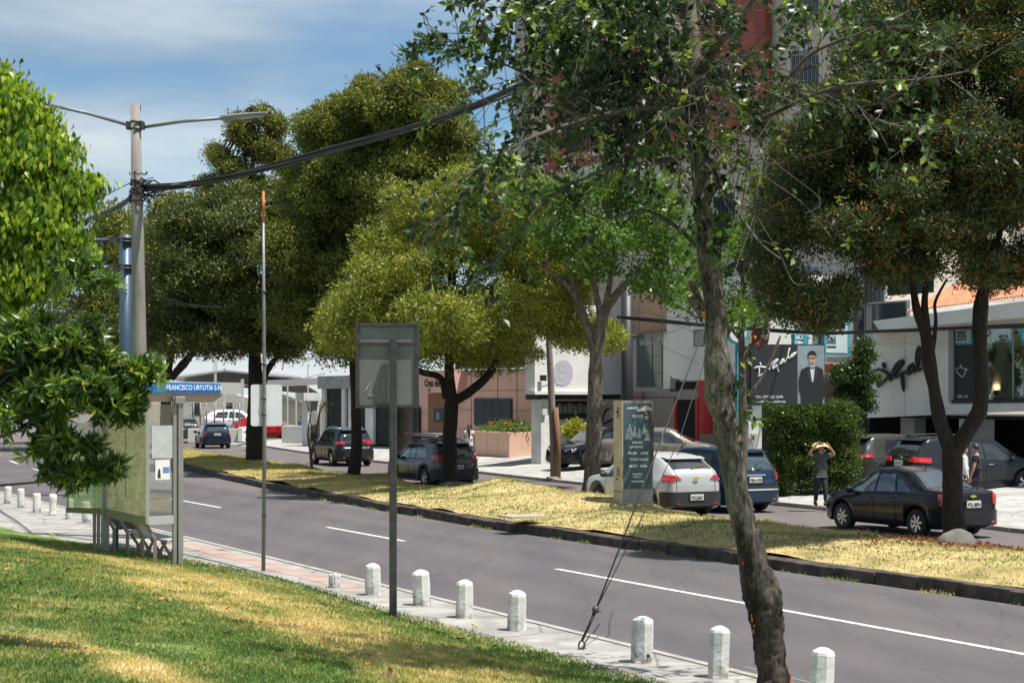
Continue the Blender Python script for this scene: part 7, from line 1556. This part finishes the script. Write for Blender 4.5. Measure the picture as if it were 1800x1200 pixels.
def person(label, pos, rz, J, shirt, trousers, shoes, hair='short', sleeve=.55, scale=1.0, open_=None):
    root = empty('person', pos, rz, label, 'person'); root.scale = (scale,) * 3
    base = dict(pelvis=(0, 0, .95), waist=(0, 0, 1.08), chest=(0, 0, 1.27), collar=(0, 0, 1.41), neck=(0, .005, 1.48), jaw=(0, .025, 1.54), head=(0, .02, 1.61), crown=(0, .005, 1.68), nose=(0, .115, 1.585),
                l_sh=(-.165, 0, 1.385), r_sh=(.165, 0, 1.385), l_el=(-.22, -.02, 1.12), r_el=(.22, -.02, 1.12), l_wrist=(-.23, .06, .88), r_wrist=(.23, .06, .88), l_hip=(-.085, 0, .90), r_hip=(.085, 0, .90), l_kn=(-.095, .02, .50), r_kn=(.095, .02, .50), l_an=(-.10, 0, .09), r_an=(.10, 0, .09), l_toe=(-.11, .13, .035), r_toe=(.11, .13, .035), l_ear=(-.082, .01, 1.60), r_ear=(.082, .01, 1.60))
    hd = {'l': ((0, .2, -1), (1, 0, 0)), 'r': ((0, .2, -1), (-1, 0, 0))}
    if 'hands' in J: hd = J.pop('hands')
    base.update(J); J = base
    Rr = dict(pelvis=(.145, .105), waist=(.125, .095), chest=(.15, .105), collar=(.09, .07), neck=.055, jaw=(.06, .07), head=(.078, .092), crown=(.06, .075), nose=.016, l_sh=.062, r_sh=.062, l_el=.042, r_el=.042, l_wrist=.026, r_wrist=.026, l_hip=.085, r_hip=.085, l_kn=.058, r_kn=.058, l_an=.036, r_an=.036, l_toe=.032, r_toe=.032, l_ear=.018, r_ear=.018)
    E = [('pelvis', 'waist'), ('waist', 'chest'), ('chest', 'collar'), ('collar', 'neck'), ('neck', 'jaw'), ('jaw', 'head'), ('head', 'crown'), ('head', 'nose'), ('head', 'l_ear'), ('head', 'r_ear'), ('collar', 'l_sh'), ('collar', 'r_sh')]
    for s in 'lr': E += [(s + '_sh', s + '_el'), (s + '_el', s + '_wrist'), ('pelvis', s + '_hip'), (s + '_hip', s + '_kn'), (s + '_kn', s + '_an'), (s + '_an', s + '_toe')]
    for s in 'lr': hand(J, E, Rr, s, J[s + '_wrist'], *hd[s])
    body = skinmesh('body', J, E, Rr, m_skin, root)
    lp = lambda a, b, t: tuple(Vector(J[a]).lerp(Vector(J[b]), t))
    Js = {k: J[k] for k in ('pelvis', 'waist', 'chest', 'l_sh', 'r_sh')}; Js['col'] = lp('chest', 'collar', .9); Js['hem'] = tuple(Vector(J['pelvis']) - Vector((0, 0, .09))); Rs = dict(hem=(.165, .125), pelvis=(.17, .13), waist=(.155, .12), chest=(.172, .125), l_sh=.082, r_sh=.082, col=(.10, .085)); Es = [('hem', 'pelvis'), ('pelvis', 'waist'), ('waist', 'chest'), ('chest', 'col'), ('col', 'l_sh'), ('col', 'r_sh')]
    for s in 'lr': Js[s + '_m'] = lp(s + '_sh', s + '_el', min(1, sleeve)); Rs[s + '_m'] = .066; Es.append((s + '_sh', s + '_m'))
    if sleeve > 1:
        for s in 'lr': Js[s + '_w'] = lp(s + '_el', s + '_wrist', .9); Rs[s + '_w'] = .045; Es.append((s + '_m', s + '_w'))
    skinmesh('shirt', Js, Es, Rs, shirt, root)
    Jt = {k: J[k] for k in ('pelvis', 'l_hip', 'r_hip', 'l_kn', 'r_kn')}; Jt['w'] = lp('pelvis', 'waist', .9); Rt = dict(pelvis=(.155, .118), w=(.14, .11), l_hip=.102, r_hip=.102, l_kn=.074, r_kn=.074); Et = [('w', 'pelvis'), ('pelvis', 'l_hip'), ('pelvis', 'r_hip'), ('l_hip', 'l_kn'), ('r_hip', 'r_kn')]
    for s in 'lr': Jt[s + '_c'] = lp(s + '_kn', s + '_an', .93); Rt[s + '_c'] = .058; Et.append((s + '_kn', s + '_c'))
    skinmesh('trousers', Jt, Et, Rt, trousers, root)
    for s in 'lr':
        A = Vector(J[s + '_an']); T = Vector(J[s + '_toe']); Jx = {'a': tuple(A), 'h': tuple(A + (A - T).normalized() * .04 - Vector((0, 0, .03))), 't': tuple(T)}; skinmesh('shoe', Jx, [('a', 'h'), ('a', 't')], {'a': .045, 'h': .042, 't': (.045, .036)}, shoes, root)
    Hc = Vector(J['head']); mb = MB(); rows = []
    for th in np.linspace(0, 2.05, 9):
        row = []
        for ph in np.linspace(0, 2 * math.pi, 19):
            front = math.sin(ph); t2 = th * (.62 if front > .3 else 1.0); r = .100; row.append(Hc + Vector((r * .95 * math.sin(t2) * math.cos(ph), r * 1.12 * math.sin(t2) * math.sin(ph) - .012, r * 1.12 * math.cos(t2) + .022)) * 1.0)
        rows.append(row)
    mb.grid(rows)
    mb.build('hair', m_hair, root)
    mb = MB()
    for sx in (-.032, .032): mb.lathe([(.001, .0), (.012, .0), (.013, -.01)], tuple(Hc + Vector((sx, .095, .005))), 'Y', 8)
    mb.build('eyes', m_hair, root); MB().box(tuple(Vector(J['jaw']) + Vector((0, .078, .01))), (.045, .012, .01)).build('mouth', mat('lip', (.25, .09, .07), .6), root)
    return root
MC = lambda n, c: mat(n, c, .9, var=.12, vscale=20)
jeans = MC('jeans_dark', (.018, .024, .038)); shoe = MC('shoe_dark', (.03, .03, .03))
q = G(1437, 891, .12)
p = person('person in a dark grey T-shirt and jeans holding a yellow paper over their head', q + Vector((.08, 0, -.0)), R(188), dict(l_el=(-.36, .10, 1.40), r_el=(.36, .10, 1.42), l_wrist=(-.20, .16, 1.62), r_wrist=(.20, .18, 1.64), l_kn=(-.10, .10, .50), l_an=(-.11, .12, .10), l_toe=(-.13, .25, .045), r_kn=(.10, -.02, .50), r_an=(.10, -.12, .12), r_toe=(.11, .0, .035), hands={'l': ((.5, .2, .85), (1, 0, -.2)), 'r': ((-.5, .2, .85), (-1, 0, -.2))}),
           MC('shirt_grey', (.055, .065, .06)), jeans, shoe, scale=1.0)
mb = MB(); rows = []
for i in range(5):
    u = i / 4; rows.append([Vector((-.24 + .48 * u, -.12 + .34 * v, 1.74 - .035 * (2 * u - 1) ** 2 * 3 - .09 * v + .02 * math.sin(6 * v))) for v in (0, .25, .5, .75, 1)])
mb.grid(rows); pp = mb.build('paper', mat('paper_orange', (.72, .45, .20), .7), None); pp.location = p.location; pp.rotation_euler = p.rotation_euler; tag(pp, 'folded pale orange paper held over the walking person for shade', 'paper')
s_ = pp.modifiers.new('s', 'SOLIDIFY'); s_.thickness = .006
z0 = AT(825, 742, 74).z - 1.74
w = person('person with long dark ponytail in a white T-shirt walking past the peach planter', Vector((AT(825, 0, 73).x, 73, .2)), R(-5), dict(l_el=(-.24, .06, 1.14), r_el=(.24, .06, 1.14), l_wrist=(-.14, .26, 1.16), r_wrist=(.14, .26, 1.16), hands={'l': ((.3, 1, .1), (0, 0, -1)), 'r': ((-.3, 1, .1), (0, 0, -1))}), MC('shirt_white', (.62, .58, .56)), MC('jeans_blue', (.08, .12, .18)), shoe, scale=.97)
mb = MB(); mb.tube([(0, -.09, 1.66), (0, -.14, 1.56), (.01, -.17, 1.40), (.02, -.16, 1.22), (.02, -.14, 1.08)], [.04, .05, .05, .04, .012], 8); mb.build('ponytail', m_hair, w)
P1 = AT(1716, 792, 43.5); m1 = person('person with curly dark hair in a black T-shirt standing behind the black sedan', Vector((P1.x, 43.5, .15)), R(70), dict(l_el=(-.23, .04, 1.12), l_wrist=(-.24, .12, .88), head=(0, .03, 1.60)), MC('shirt_black', (.012, .014, .018)), jeans, shoe, scale=1.0)
P2 = AT(1694, 812, 44.2); m2 = person('person in a white shirt half hidden behind the forked trunk', Vector((P2.x, 44.2, .15)), R(-95), {}, MC('shirt_white2', (.66, .66, .66)), jeans, shoe, sleeve=1.5, scale=.97)
q = AT(530, 745, 112); m3 = person('person in a blue shirt behind the right white wall of the car park', Vector((q.x, 112, .1)), R(180), {}, MC('shirt_blue', (.05, .12, .22)), jeans, shoe, scale=.98)
# motorcycle and rider beyond the thick trunk
Ym = 97.0; qm = Vector((AT(441, 0, Ym).x, Ym, .0)); hm = heading(95)
mc = empty('motorcycle', qm, hm, 'motorcycle seen from behind beside the dark median trunk', 'motorcycle')
for x in (-.65, .65):
    w_ = empty('wheel'); w_.parent = mc; w_.location = (x, 0, .30); MB().lathe([(.20, -.05), (.28, -.055), (.30, 0), (.28, .055), (.20, .05)], axis='Y', seg=24, close=False).build('tyre', m_tyre, w_); MB().lathe([(.001, .0), (.21, .0)], axis='Y', seg=18, close=False).lathe([(.20, -.03), (.215, .03)], axis='Y', seg=24, close=False).build('rim', m_rim, w_)
mb = MB(); limb(mb, [(-.5, 0, .62), (-.2, 0, .70), (.15, 0, .82), (.4, 0, .85)], [.10, .13, .16, .10], 10); mb.build('tank_and_seat', p_black, mc); MB().box((0, 0, .40), (.45, .26, .34)).build('engine', m_plastic, mc, bevel=.04)
MB().tube([(.65, 0, .30), (.45, 0, .95)], .035, 8).build('fork', m_galv, mc); MB().tube([(.4, -.36, 1.02), (.48, 0, .98), (.4, .36, 1.02)], .02, 6).build('handlebar', m_plastic, mc); MB().box((-.68, 0, .62), (.1, .16, .10)).build('taillight', m_red if False else MATS['lamp_red'], mc, bevel=.02); MB().tube([(-.65, .12, .30), (.0, .12, .28)], .045, 8).build('exhaust', m_chrome, mc)
rd = person('rider in a khaki jacket sitting on the motorcycle by the dark median trunk', qm + Vector((math.cos(hm) * -.15, math.sin(hm) * -.15, -.12)), hm - R(90), dict(l_el=(-.26, .20, 1.15), r_el=(.26, .20, 1.15), l_wrist=(-.30, .50, 1.14), r_wrist=(.30, .50, 1.14), l_kn=(-.22, .38, .78), r_kn=(.22, .38, .78), l_an=(-.20, .15, .42), r_an=(.20, .15, .42), l_toe=(-.20, .30, .40), r_toe=(.20, .30, .40), hands={'l': ((0, 1, 0), (0, 0, -1)), 'r': ((0, 1, 0), (0, 0, -1))}), MC('jacket_khaki', (.26, .19, .10)), jeans, shoe, sleeve=1.5, scale=1.0)
# driver's things seen in the sedan
